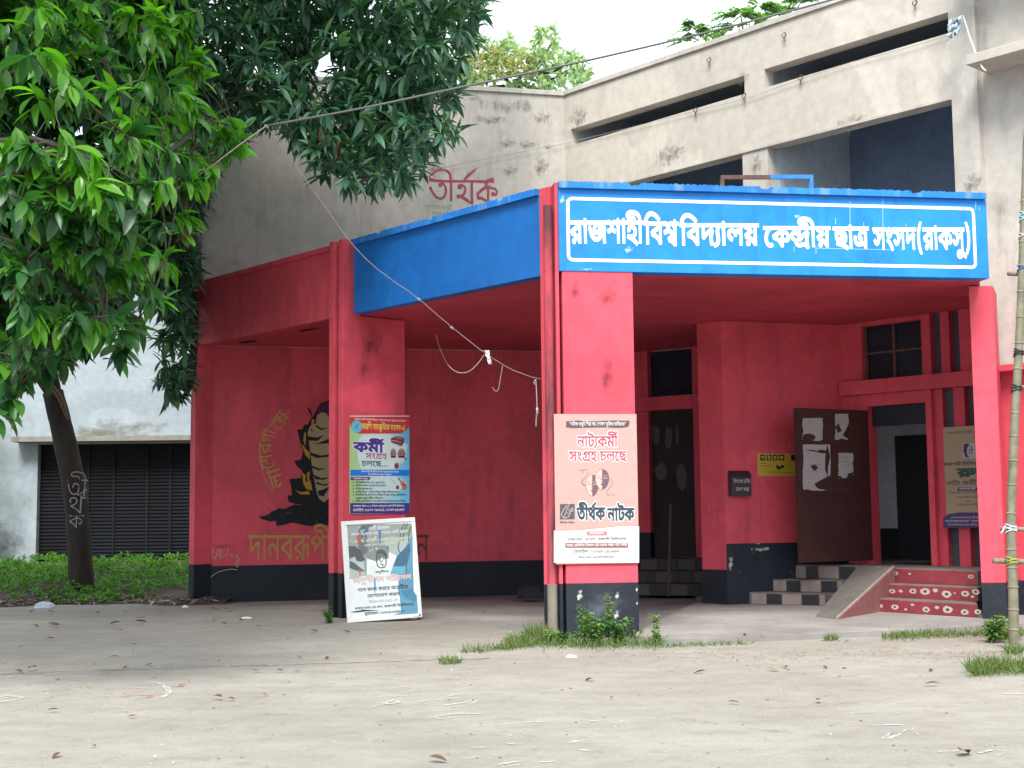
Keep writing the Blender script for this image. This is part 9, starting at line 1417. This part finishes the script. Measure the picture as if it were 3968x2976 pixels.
Ca, xa = fill(polyA, 1250, 16.4, 19.8); Cb, xb = fill(polyB, 420, 19.2, 21.0); Cc, _ = fill(sc2([(330, -400), (1100, -400), (1080, -60), (330, -60)]), 500, 15.6, 20.2)
C_ = np.concatenate([Ca, Cb, Cc]); A_ = RNG.normal(size=C_.shape) * .55 + np.array([.15, -.55, .28])
# knock holes into the crown where the shade inside shows
h = np.sin(C_[:, 0] * 2.3 + 1.1) * np.sin(C_[:, 2] * 2.7 + C_[:, 1] * 1.1) ; keep = h < .62; C_, A_ = C_[keep], A_[keep]
P, D, U, L = rosette(C_, A_, 10, .20, .34, (.6, 1.45), .22, .06)
px_, py_, pz_ = project(P); vis = (px_ > 600) & (px_ < PW) & (py_ > 0) & (py_ < 1600)
order = np.argsort(np.where(vis, pz_ - L * 18, 99)); top = np.zeros(len(P), bool); top[order[:300]] = True
leaf_objects(T_MANGO, P[top], D[top], U[top], L[top], LF_MANGO, mt_)
leaves_mesh('foliage', T_MANGO, P[~top], D[~top], U[~top], L[~top], LF_MANGO, mt_)
C_, _ = fill([(1235, 480), (1300, 470), (1320, 560), (1270, 600), (1240, 560)], 10, 16.5, 16.7); P, D, U, L = rosette(C_, np.tile([0, -.3, -1.], (10, 1)), 6, .14, .22, (.2, .7), .6); leaves_mesh('withered_leaves', T_MANGO, P, D, U, L, DRYL, mt_)
C_, _ = fill([(715, 850), (740, 850), (745, 905), (725, 915)], 3, 12.0, 12.2); P, D, U, L = rosette(C_, np.tile([.2, -.3, -1.], (3, 1)), 3, .12, .2, (.1, .5), .6); leaves_mesh('withered_leaves', T_NEAR, P, D, U, L, DRYL, nt_)

# ---- trees far behind the building
def bgtree(name, label, base, polys, n, y0, y1, per, L0, L1, T, mat, trunk_r=.25):
    t_ = thing(name, label, 'tree', base)
    C_, _ = fill(sc2(polys), n, y0, y1); A_ = RNG.normal(size=C_.shape) * .8 + np.array([0, -.2, .6]); P, D, U, L = rosette(C_, A_, per, L0, L1, (.3, 1.4), .2)
    leaves_mesh('foliage', T, P, D, U, L, mat, t_)
    c = C_.mean(0); MB().tube(smoothp([base, (base[0], base[1], base[2] + 5), tuple(c)], 4), [trunk_r * (1 - .07 * i) for i in range(9)], 8).build('trunk', BARK, t_, smooth=True)
    for k in range(9): q_ = C_[RNG.integers(len(C_))]; MB().tube([c * .8 + q_ * .2, (c + q_) / 2 + RNG.normal(size=3) * .2, q_], [.06, .04, .012], 5).build('branch', BARK, t_, smooth=True)
    return t_
b1 = far(1120 * S2, 150 * S2, 34); 
tf = bgtree('flowering_tree', 'pale flowering tree rising behind the parapet beside the mango crown', (b1.x, 34, 0), [(960, 260), (965, 110), (1000, 100), (1040, 75), (1070, 100), (1100, 80), (1130, 110), (1155, 95), (1160, 60), (1175, 50), (1195, 55), (1205, 100), (1225, 120), (1250, 115), (1275, 150), (1270, 260)], 520, 32, 36, 9, .14, .28, T_SMALL, LF_PALE)
C_, _ = fill(sc2([(975, 140), (1010, 115), (1060, 100), (1100, 110), (1150, 120), (1160, 165), (1080, 170), (985, 175)]), 260, 31.6, 32.5); P, D, U, L = rosette(C_, RNG.normal(size=C_.shape) * .5 + np.array([0, -.3, 1.]), 12, .05, .12, (.2, 1.2), 0); leaves_mesh('blossom', T_TINY, P, D, U, L, LF_YEL, tf)
# feathery tree: pinnate fronds
b2 = far(1620 * S2, 60 * S2, 30)
ft = thing('feathery_tree', 'light feathery tree with pinnate fronds peeping over the roof edge', 'tree', (b2.x, 30, 0))
fr_ = []
for x, y, n_ in ((1500, 62, 10), (1535, 75, 8), (1480, 88, 5), (1600, 30, 14), (1640, 15, 14), (1680, 30, 10), (1730, 5, 12), (1590, 60, 8), (1650, 50, 8), (1560, 150, 10), (1640, 110, 12), (1700, 80, 12), (1600, 190, 10), (1680, 170, 12), (1740, 60, 10)):
    c = np.array(far(x * S2, y * S2, 30 + random.uniform(-1, 1)))
    for k in range(n_):
        a = random.uniform(-.5, 3.6); d = np.array([math.cos(a), random.uniform(-.4, .4), math.sin(a) * .55]); Lf = random.uniform(.45, .8)
        for t in np.linspace(.12, 1, 13):
            p = c + d * Lf * t + np.array([0, 0, -.35 * Lf * t * t])
            for sg in (-1, 1):
                sd = np.cross(d, [0, 0, 1.]); sd /= np.linalg.norm(sd); fr_.append((p, sd * sg + d * .35, .16 * (1 - .6 * abs(t - .45))))
P = np.array([f[0] for f in fr_]); D = np.array([f[1] for f in fr_]) + RNG.normal(size=P.shape) * .08; L = np.array([f[2] for f in fr_])
leaves_mesh('fronds', T_SMALL, P, D, np.tile([0, 0, 1.], (len(P), 1)) + RNG.normal(size=P.shape) * .3, L, LF_FERN, ft)
MB().tube(smoothp([(b2.x, 30, 0), (b2.x + .3, 30, 6), (b2.x, 30, 11), tuple(far(1640 * S2, 30 * S2, 30))], 4), [.25 - .015 * i for i in range(13)], 8).build('trunk', BARK, ft, smooth=True)
for x, y in ((1500, 62), (1600, 30), (1730, 5), (1535, 75)): MB().tube([(b2.x, 30, 11.0), tuple(far(x * S2, y * S2, 30))], [.05, .015], 5).build('branch', BARK, ft, smooth=True)

# ---- soil bank with ground cover at the left
SOIL = plaster('dark_soil', (0.085, 0.06, 0.045), .3, (0.02, 0.016, 0.012), .7, .4, .65, 1.0, 1.2, False)
xs_ = np.linspace(-16, -4.4, 50); mb = MB(); vs = []; ny = 26
def bank_edge(x): return 20.75 + .25 * math.sin(x * 1.7) + .12 * math.sin(x * 5.1)
def bank_z(x, y):
    t = (y - bank_edge(x)); return .34 * (1 - math.exp(-max(0, t) / 2.2)) + (.012 if t > 0 else -.02) + .02 * math.sin(x * 3.1 + y * 2.3) * min(1, max(0, t))
for j in range(ny + 1):
    for x in xs_:
        e0 = bank_edge(x); y = e0 - .05 + (30.2 - e0) * (j / ny) ** 1.6; vs.append((x, y, bank_z(x, y)))
fs = [(j * 50 + i, j * 50 + i + 1, (j + 1) * 50 + i + 1, (j + 1) * 50 + i) for j in range(ny) for i in range(49)]
mb.add(vs, fs).build('soil_bank', SOIL, None, smooth=True, kind='structure')
n = 8000; x = RNG.uniform(-15.5, -4.55, n); y = 21.0 + (RNG.uniform(0, 1, n) ** 1.3) * 7.5
k = (y > 21.25 + .35 * np.sin(x * 2.1)) | (RNG.uniform(size=n) < .12); k &= ~((x > -5.6) & (y < 21.7)); x, y = x[k], y[k]
z = np.array([bank_z(a, b_) for a, b_ in zip(x, y)]) + RNG.uniform(.01, .12, len(x)) * np.minimum(1, (y - 20.9)) + .16 * np.clip(np.sin(x * 3.7 + 1.3 * np.sin(y * 2.9)) * np.sin(y * 3.1 + x), -.2, 1) * np.minimum(1, np.maximum(0, y - 21.4))
C_ = np.stack([x, y, z], 1); P, D, U, L = rosette(C_, np.tile([0, -.25, 1.], (len(C_), 1)) + RNG.normal(size=C_.shape) * .3, 7, .045, .10, (.5, 1.45), .1); gc = leaves_mesh('ground_cover', T_SMALL, P, D, U, L, LF_GC, None); tag(gc, 'low bright green ground cover growing on the bank round the tree', 'weeds', kind='stuff')
n = 700; x = RNG.uniform(-8.6, -4.6, n) ; y = np.array([bank_edge(a) for a in x]) + RNG.uniform(0, .5, n); z = np.array([bank_z(a, b_) for a, b_ in zip(x, y)]) + .02
P = np.stack([x, y, z], 1); D = RNG.normal(size=P.shape); D[:, 2] *= .15; o = leaves_mesh('leaf_litter', T_MANGO, P, D, np.tile([0, 0, 1.], (n, 1)) + RNG.normal(size=P.shape) * .5, RNG.uniform(.05, .16, n), leafmat('litter_leaf', (0.10, 0.07, 0.05), (0.20, 0.16, 0.12), (0.42, 0.37, 0.30), .05, .8), None); tag(o, 'dry leaf litter along the edge of the soil bank', 'leaf litter', kind='stuff')
n = 420; x = RNG.uniform(-14, -6.6, n); y = np.array([bank_edge(a) for a in x]) + RNG.uniform(-.1, .6, n); z = np.array([bank_z(a, b_) for a, b_ in zip(x, y)]) + .01
P = np.stack([x, y, z], 1); D = RNG.normal(size=P.shape); D[:, 2] *= .15; o = leaves_mesh('soil_litter', T_MANGO, P, D, np.tile([0, 0, 1.], (n, 1)) + RNG.normal(size=P.shape) * .5, RNG.uniform(.04, .12, n), DRYL, None); tag(o, 'brown twigs and leaves on the dark soil left of the tree', 'leaf litter', kind='stuff')

# ---- weeds at the foot of the middle pillar
def weed(px, py, h, n_st, seed, label, spread=.12, leafL=.045, name='weed_plant', z0=0.0, group=None, mat=None, fol=1.0):
    rn = random.Random(seed); g_ = gnd(px, py, z0); w = thing(name, label, 'weed', g_, group); C, A = [], []; mb = MB()
    for k in range(n_st):
        hh = h * rn.uniform(.55, 1.0) if k else h; dx_, dy_ = rn.uniform(-spread, spread), rn.uniform(-spread, spread) * .6
        p_ = smoothp([(g_.x, g_.y, g_.z), (g_.x + dx_ * .5, g_.y + dy_ * .5, g_.z + hh * .55), (g_.x + dx_, g_.y + dy_, g_.z + hh)], 5)
        mb.tube(p_, [.004] * len(p_), 4)
        m_ = max(4, int(hh / .028 * fol))
        for i in range(m_):
            t = .12 + .88 * i / m_; q_ = p_[min(len(p_) - 1, int(t * (len(p_) - 1)))]; C.append((q_.x, q_.y, g_.z + hh * t if t else q_.z)); A.append((rn.uniform(-.2, .2), rn.uniform(-.2, .2), 1))
    mb.build('stem', TWIG, w); C = np.array(C); A = np.array(A)
    P, D, U, L = rosette(C, A, 5, leafL * .8, leafL * 1.6, (.9, 1.5), .15)
    leaves_mesh('foliage', T_SMALL, P, D, U, L, mat or LF_WEED, w, kind=None); return w
z2 = lambda x, y: (2000 + x / 3.16, 2150 + y / 3.16)
weed(*z2(540, 1100), .16, 7, 1, 'low bright weed beside the foot of the bare pipe', .16, .055)
weed(*z2(650, 1100), .14, 5, 2, 'small weed at the left corner of the black pillar foot', .12, .05)
weed(*z2(820, 1100), .42, 3, 3, 'thin grey green weed against the black pillar foot, left of the tall one', .06, .05)
weed(*z2(990, 1120), .38, 9, 4, 'bushiest yellow green weed in front of the black pillar foot', .22, .055)
weed(*z2(1130, 1110), .52, 2, 5, 'tallest slender weed in front of the black pillar foot', .03, .05)
weed(*z2(1260, 1110), .30, 8, 6, 'leafy weed near the right edge of the black pillar foot', .20, .055)
weed(*z2(1450, 1090), .22, 3, 7, 'wispy weed at the right corner of the black pillar foot', .12, .04)
weed(*z2(1720, 1110), .33, 3, 8, 'lone weed standing right of the black pillar foot', .05, .05)
weed(1278, 2415, .22, 7, 9, 'small dark bushy weed at the foot of the left double post', .09, .05)
weed(3850, 2490, .28, 8, 10, 'dusty broadleaf weed between the right column and the bamboo pole', .25, .07)
weed(3900, 2478, .20, 6, 12, 'low weed just behind the bamboo pole', .2, .06)
def grass(name, label, pxpts, n, h0, h1, spread, seed, mat=GRS, lean=.6, z0=0.0):
    P = []; rn = np.random.default_rng(seed)
    for (x0, y0), (x1, y1) in zip(pxpts[:-1], pxpts[1:]):
        m_ = n // (len(pxpts) - 1); t = rn.uniform(0, 1, m_); x = x0 + (x1 - x0) * t + rn.normal(size=m_) * 4; y = y0 + (y1 - y0) * t + rn.normal(size=m_) * spread
        P += [tuple(gnd(a, b_, z0)) for a, b_ in zip(x, y)]
    P = np.array(P); m_ = len(P); D = rn.normal(size=(m_, 3)) * lean; D[:, 2] = 1; o = leaves_mesh(name, T_GRASS, P, D, rn.normal(size=(m_, 3)), rn.uniform(h0, h1, m_), mat, None, W=rn.uniform(.08, .2, m_))
    return tag(o, label, 'grass', kind='stuff')
grass('grass_tuft', 'tangled green grass in front of the middle pillar foot', [(1960, 2505), (2060, 2498), (2300, 2505), (2570, 2500)], 1500, .04, .14, 9, 21)
grass('grass_tuft', 'taller grass clump left of the bare pipe', [(2040, 2485), (2120, 2480)], 520, .08, .22, 7, 22)
grass('grass_tuft', 'thin dry grass trailing left of the pillar clump', [(1790, 2530), (1900, 2520), (1990, 2515)], 260, .03, .10, 4, 23)
grass('grass_tuft', 'tiny isolated grass tuft on the bare ground', [(1705, 2572), (1785, 2568)], 170, .03, .09, 3, 24)
grass('grass_tuft', 'creeping grass along the kerb right of the middle pillar', [(2560, 2508), (2900, 2496)], 260, .02, .06, 2.5, 25)
grass('grass_tuft', 'thick grass strip under the kerb near the right column', [(3420, 2476), (3600, 2466), (3800, 2462), (3968, 2458)], 1300, .03, .10, 6, 26)
grass('grass_tuft', 'green grass patch in the right foreground beside the bamboo foot', [(3760, 2608), (3860, 2600), (4060, 2606)], 1300, .05, .16, 10, 27)
grass('grass_tuft', 'small grass tuft at the kerb between the stairs and the ramp foot', [(3200, 2482), (3245, 2480)], 130, .04, .08, 2, 28)
grass('grass_tuft', 'long grass blades at the foot of the bamboo pole', [(3900, 2530), (3960, 2534)], 160, .05, .14, 6, 29)

# ---- fallen leaves and litter
lm = bpy.data.meshes.new('dry_leaf'); V_, F_ = leaf_template(4, .42, .35, .35); lm.from_pydata(V_.tolist(), [], F_.tolist()); lm.materials.append(DRYL); lm.update()
spots = [(815, 2365, .20), (870, 2362, .12), (900, 2378, .16), (840, 2408, .2), (855, 2420, .18), (925, 2405, .14), (1010, 2435, .18), (1200, 2452, .22), (1150, 2550, .14), (1140, 2608, .12), (980, 2605, .16), (1070, 2605, .14), (185, 2375, .22), (135, 2372, .2), (210, 2390, .18), (125, 2430, .2), (185, 2428, .26), (235, 2432, .24), (470, 2422, .3), (520, 2418, .3), (565, 2402, .22), (640, 2382, .16), (475, 2376, .18), (370, 2376, .2), (455, 2448, .14), (215, 2482, .18), (460, 2555, .18), (90, 2510, .12), (530, 2507, .18), (110, 2605, .26), (60, 2608, .2), (590, 2580, .14), (500, 2590, .16), (210, 2640, .12), (860, 2716, .2), (880, 2716, .16), (355, 2900, .1), (235, 2930, .16), (530, 2783, .12), (225, 2760, .15), (2300, 2642, .2), (1660, 2952, .22), (1880, 2532, .18), (1830, 2528, .2), (3720, 2936, .30), (3170, 2728, .18), (2820, 2730, .16), (2735, 2610, .2), (2970, 2600, .22), (3040, 2592, .2), (3190, 2588, .14), (3290, 2490, .14), (3610, 2600, .14), (2360, 2710, .1), (1270, 2552, .16), (1040, 2700, .08), (735, 2640, .08), (1865, 2378, .14), (1330, 2452, .2), (2890, 2465, .16), (2950, 2466, .12), (3640, 2660, .2), (1480, 2535, .1)]
for i, (x, y, l_) in enumerate(spots):
    onp = 2440 < x and y < 2497 - (x - 2440) * .04
    o = bpy.data.objects.new('dry_leaf', lm); COL.objects.link(o); g_ = gnd(x, y, .055 if onp else 0.0); o.location = g_ + Vector((0, 0, l_ * .12 + .004)); s_ = l_ * .55
    o.rotation_euler = (random.uniform(-.25, .25), random.uniform(-.2, .2), random.uniform(0, 6.28)); o.scale = (s_, s_, s_ * .5)
    lab = {(3720, 2936): 'largest curled brown leaf, in the bottom right foreground', (2300, 2642): 'pale edged dry leaf alone in the middle of the forecourt', (1660, 2952): 'dark curled leaf at the bottom edge of the forecourt', (1480, 2535): 'dry leaf left of the small isolated grass tuft'}.get((x, y))
    tag(o, lab or 'curled dry brown leaf lying on the dusty ground', 'dry leaf', None if lab else 'dry leaves scattered over the forecourt')
def scatter(n, xr, yr, L0, L1, T, mat, label, name, seed):
    rn = np.random.default_rng(seed); x = rn.uniform(*xr, n); y = rn.uniform(*yr, n); P = np.stack([x, y, np.full(n, .004)], 1); D = rn.normal(size=(n, 3)); D[:, 2] = .02
    o = leaves_mesh(name, T, P, D, np.tile([0, 0, 1.], (n, 1)) + rn.normal(size=(n, 3)) * .25, rn.uniform(L0, L1, n), mat, None); return tag(o, label, 'ground litter', kind='stuff')
scatter(800, (-6, 6), (5.5, 20), .012, .05, T_MANGO, DRYL, 'small dark leaf crumbs and twigs strewn over the ground', 'leaf_crumbs', 31)
scatter(600, (-6, 6), (6, 20), .008, .03, T_SMALL, leafmat('pale_chip', (.35, .33, .3), (.5, .48, .44), (.65, .63, .6), 0, .9), 'pale paper and stone chips strewn over the ground', 'pale_chips', 32)
for cx, cy, n_, w_ in ((2950, 2545, 420, 260), (3500, 2530, 500, 300), (3830, 2545, 260, 120), (2480, 2540, 260, 260), (470, 2420, 120, 120), (1000, 2410, 100, 140)):
    P = np.array([tuple(gnd(cx + RNG.normal() * w_, cy + RNG.normal() * 14)) for k in range(n_)]); P[:, 2] = .005; D = RNG.normal(size=P.shape); D[:, 2] = .02
    o = leaves_mesh('twig_litter', T_GRASS, P, D, np.tile([0, 0, 1.], (n_, 1)), RNG.uniform(.03, .13, n_), DRYL, None, W=np.full(n_, .1)); tag(o, {2950: 'fine twig litter in front of the kerb', 3500: 'fine twig litter before the right steps', 3830: 'fine twig litter near the bamboo pole', 2480: 'fine twig litter in front of the middle pillar grass', 470: 'fine twig litter in front of the tree', 1000: 'fine twig litter before the mural wall'}[cx], 'ground litter', kind='stuff')
def crumple(name, px, py, w_, h_, d_, mat, label, cat, seed, z0=0):
    rn = random.Random(seed); mb = MB(); vs = []; n = 9; m_ = 5; g_ = gnd(px, py, z0)
    for j in range(m_ + 1):
        for i in range(n):
            a = 2 * math.pi * i / n; t = j / m_; r_ = math.cos(t * math.pi / 2) ** .7 * rn.uniform(.8, 1.1); vs.append((g_.x + math.cos(a) * w_ * r_, g_.y + math.sin(a) * d_ * r_, g_.z + h_ * math.sin(t * math.pi / 2) * rn.uniform(.8, 1.1)))
    fs = [(j * n + i, j * n + (i + 1) % n, (j + 1) * n + (i + 1) % n, (j + 1) * n + i) for j in range(m_) for i in range(n)] + [tuple(range(n))]
    o = mb.add(vs, fs).build(name, mat, None); return tag(rebase(o), label, cat)
crumple('plastic_packet', 172, 2355, .16, .09, .08, plain('white_plastic', (.60, .62, .68), .4, .1, 10), 'white and blue plastic packet on the ground at the foot of the bank', 'litter', 1)
crumple('white_pebble', 717, 2354, .05, .035, .04, CLOTH, 'white pebble near the left end of the mural wall', 'stone', 2)
crumple('white_pebble', 1368, 2408, .045, .035, .03, CLOTH, 'crumpled white lump under the left corner of the leaning board', 'stone', 3)
crumple('white_pebble', 1392, 2402, .05, .05, .04, CLOTH, 'larger crumpled white lump in front of the leaning board', 'stone', 4)
crumple('white_pebble', 1604, 2401, .05, .035, .03, CLOTH, 'white lump propping the right corner of the leaning board', 'stone', 5)
crumple('white_pebble', 2214, 2547, .055, .022, .03, CLOTH, 'flat white stone in front of the pillar grass', 'stone', 6)
crumple('paper_scrap', 955, 2396, .08, .02, .02, CLOTH, 'thin white paper scrap before the mural wall', 'litter', 7)
crumple('plastic_strip', 3945, 2590, .16, .03, .06, plain('aqua_plastic', (.35, .58, .58), .4, .15, 10), 'pale aqua plastic strip in the right foreground grass', 'litter', 8)
crumple('stone_block', 2062, 2318, .26, .20, .2, plain('dark_stone', (0.03, 0.03, 0.03), .9, .4, 8), 'grey stone block on the porch floor behind the middle pillar', 'stone', 9, .055)

# ---- chalk and paint marks on the ground
GP = Pl((0, 0, .004), (1, 0, 0), (0, 1, 0))
gz = lambda x, y: GP.at(x, y)
CHK = decal('worn_white_chalk', (0.66, 0.65, 0.61), .34, .40, 6, .95); 
def chalk(name, col, lo, hi, st=1.0):
    m, nt, b = newmat(name); v = mapped(nt); n = noise(nt, v, 22, 8, .75); r = ramp(nt, lo, hi, (0, 0, 0, 1), (st,) * 3 + (1,)); nt.links.new(n.outputs['Fac'], r.inputs[0]); nt.links.new(r.outputs[0], b.inputs['Alpha'])
    b.inputs['Base Color'].default_value = (*col, 1); b.inputs['Roughness'].default_value = .95; return m
CW = chalk('chalk_white', (0.50, 0.49, 0.46), .44, .56, .85); CRD = chalk('chalk_red', (0.36, 0.12, 0.13), .42, .60, .75); CBL = chalk('chalk_grey', (0.15, 0.20, 0.22), .46, .62, .7); CGR = chalk('chalk_green', (0.25, 0.36, 0.32), .46, .62, .7); CYL = chalk('chalk_yellow', (0.38, 0.36, 0.22), .46, .62, .7)
cg = lambda x, y: (x / 1.7015, 2200 + y / 1.7015)
marks = []
def gst(pts, wd, mat, label=None):
    global marks
    mb = MB(); p = [gz(*cg(*q_)) for q_ in pts]; mb.ribbon(GP, p, wd, .0008 * (len(marks) % 5)); marks.append((mb, mat))
gst([(990, 750), (1060, 765), (1110, 795), (1115, 820), (1080, 848), (1040, 858)], .045, CW); gst([(0, 722), (130, 718), (320, 722)], .030, CW); gst([(470, 718), (650, 724), (850, 735)], .028, CW)
gst([(0, 850), (60, 846), (150, 852), (110, 870), (0, 885)], .05, CW); gst([(0, 864), (50, 858), (20, 866)], .03, CW)
gst([(800, 852), (880, 835), (990, 840), (985, 856), (900, 862)], .05, CRD); gst([(840, 800), (920, 795), (990, 800)], .03, CRD); gst([(1140, 788), (1180, 780), (1212, 762)], .05, CRD); gst([(1180, 785), (1215, 775)], .03, CRD)
gst([(800, 830), (870, 815), (930, 820)], .02, CRD); gst([(860, 770), (950, 778), (1010, 775)], .016, CRD); gst([(360, 735), (430, 728), (520, 740)], .016, CRD)
gst([(200, 826), (340, 812), (480, 800)], .03, CBL); gst([(305, 868), (340, 848), (420, 838), (500, 830)], .05, CBL); gst([(320, 792), (400, 796), (500, 790)], .03, CBL); gst([(680, 810), (740, 800)], .03, CBL)
gst([(440, 775), (520, 768), (580, 820)], .03, CYL); gst([(540, 760), (600, 800)], .02, CYL); gst([(800, 890), (900, 872), (990, 868)], .03, CGR); gst([(820, 900), (930, 885), (1030, 876)], .03, CGR); gst([(700, 918), (780, 906)], .025, CW); gst([(1000, 770), (1080, 765), (1150, 758)], .012, CW)
gst([(950, 800), (1030, 812), (1080, 806)], .03, CGR)
cg = lambda x, y: (1200 + x / 1.4747, 2300 + y / 1.4747)
for pts, w_ in (([(250, 470), (350, 475), (520, 488)], .025), ([(120, 555), (220, 548)], .02), ([(265, 545), (370, 550)], .022), ([(500, 570), (620, 552), (790, 545)], .02), ([(800, 585), (850, 575), (910, 572)], .03), ([(620, 618), (720, 608), (810, 602)], .026), ([(420, 630), (470, 610), (510, 600), (500, 625), (430, 633)], .04), ([(360, 650), (385, 636), (420, 634)], .02), ([(745, 640), (830, 630), (890, 622), (930, 606), (955, 612), (920, 630)], .045), ([(700, 672), (850, 662)], .018), ([(690, 712), (800, 690), (1000, 686)], .03), ([(720, 718), (830, 706)], .02), ([(1110, 745), (1230, 735), (1350, 732)], .03), ([(1060, 800), (1160, 812)], .022), ([(1490, 852), (1560, 840), (1600, 835)], .05), ([(900, 885), (1010, 878)], .02), ([(1060, 985), (1160, 965), (1230, 960)], .026), ([(1090, 990), (1200, 975)], .018), ([(1280, 966), (1390, 958)], .02), ([(1550, 722), (1650, 730)], .022), ([(1120, 855), (1190, 862)], .02), ([(400, 590), (560, 586)], .014), ([(430, 548), (570, 530)], .014), ([(1540, 892), (1610, 898)], .03), ([(860, 945), (960, 935)], .02)):
    gst(pts, w_, CW)
cg = lambda x, y: (2700 + x / 1.7445, 2050 + y / 1.7445)
for pts, w_ in (([(1040, 1245), (1160, 1240)], .02), ([(1210, 1330), (1340, 1322), (1400, 1328)], .02), ([(1260, 1415), (1320, 1375), (1330, 1400), (1290, 1420)], .03), ([(1350, 1405), (1420, 1350), (1510, 1390)], .016), ([(420, 1350), (560, 1358)], .02), ([(1620, 1505), (1780, 1500)], .02), ([(1910, 1515), (2000, 1495)], .02), ([(2040, 1530), (2110, 1500), (1990, 1490)], .014), ([(980, 1168), (1080, 1160)], .02), ([(640, 1345), (720, 1352)], .02), ([(1250, 1245), (1400, 1240)], .014), ([(2060, 1112), (2212, 1118)], .03)):
    gst(pts, w_, CW)
bym = {}
for mb, mt in marks: bym.setdefault(mt.name, [MB(), mt])[0].add(mb.v, mb.f)
nmz = {CW.name: 'white', CRD.name: 'red', CBL.name: 'grey blue', CGR.name: 'pale green', CYL.name: 'yellow'}
for k, (mb, mt) in bym.items(): tag(mb.build('ground_paint_%s' % nmz[k].replace(' ', '_'), mt, None), 'worn %s paint strokes on the ground' % nmz[k], 'ground paint', kind='stuff')
# crack where two slabs of the forecourt meet
mb = MB(); p = [gz(x + random.uniform(-8, 8), y + random.uniform(-2.5, 2.5)) for x, y in zip(np.linspace(-40, 1900, 60), list(np.linspace(2612, 2590, 22)) + list(np.linspace(2588, 2550, 38)))]
mb.ribbon(GP, p, [random.uniform(.006, .03) for _ in p], .0003); cj = mb.build('ground_crack', ink((0.15, 0.13, 0.11), .95), None, kind='structure')

# ---- unseen trees added round the forecourt to block low sky light from the porch
prow = None
T_BIG = leaf_template(1, .7, .1, .1)
for i, (x, y, h_) in enumerate(((-15, 1, 13), (-18, 9, 14), (-19.5, 17, 13), (-22, 25, 13), (-27, -9, 12), (-19, -13, 14), (-11, -15, 13), (-3, -16, 15), (5, -15, 13.5), (13, -14, 15), (21, -11, 13), (29, -7, 14))):
    t_ = thing('blocker_tree', 'unseen tree added outside the view to block low sky light from the porch', 'tree', (x, y, 0), 'trees round the forecourt')
    MB().tube([(x, y, 0), (x + .2, y, h_ * .35), (x, y + .2, h_ * .7)], [.35, .28, .12], 8).build('trunk', BARK, t_)
    n = 900; d = RNG.normal(size=(n, 3)); d /= np.linalg.norm(d, axis=1, keepdims=True); C_ = np.array([x, y, h_ * .56]) + d * RNG.uniform(.3, 1, (n, 1)) ** .6 * np.array([5.0, 3.6, h_ * .46])
    P, D, U, L = rosette(C_, d + np.array([0, 0, .3]), 3, .55, .95, (.4, 1.3), .3); leaves_mesh('foliage', T_BIG, P, D, U, L, LF_NEARD, t_)
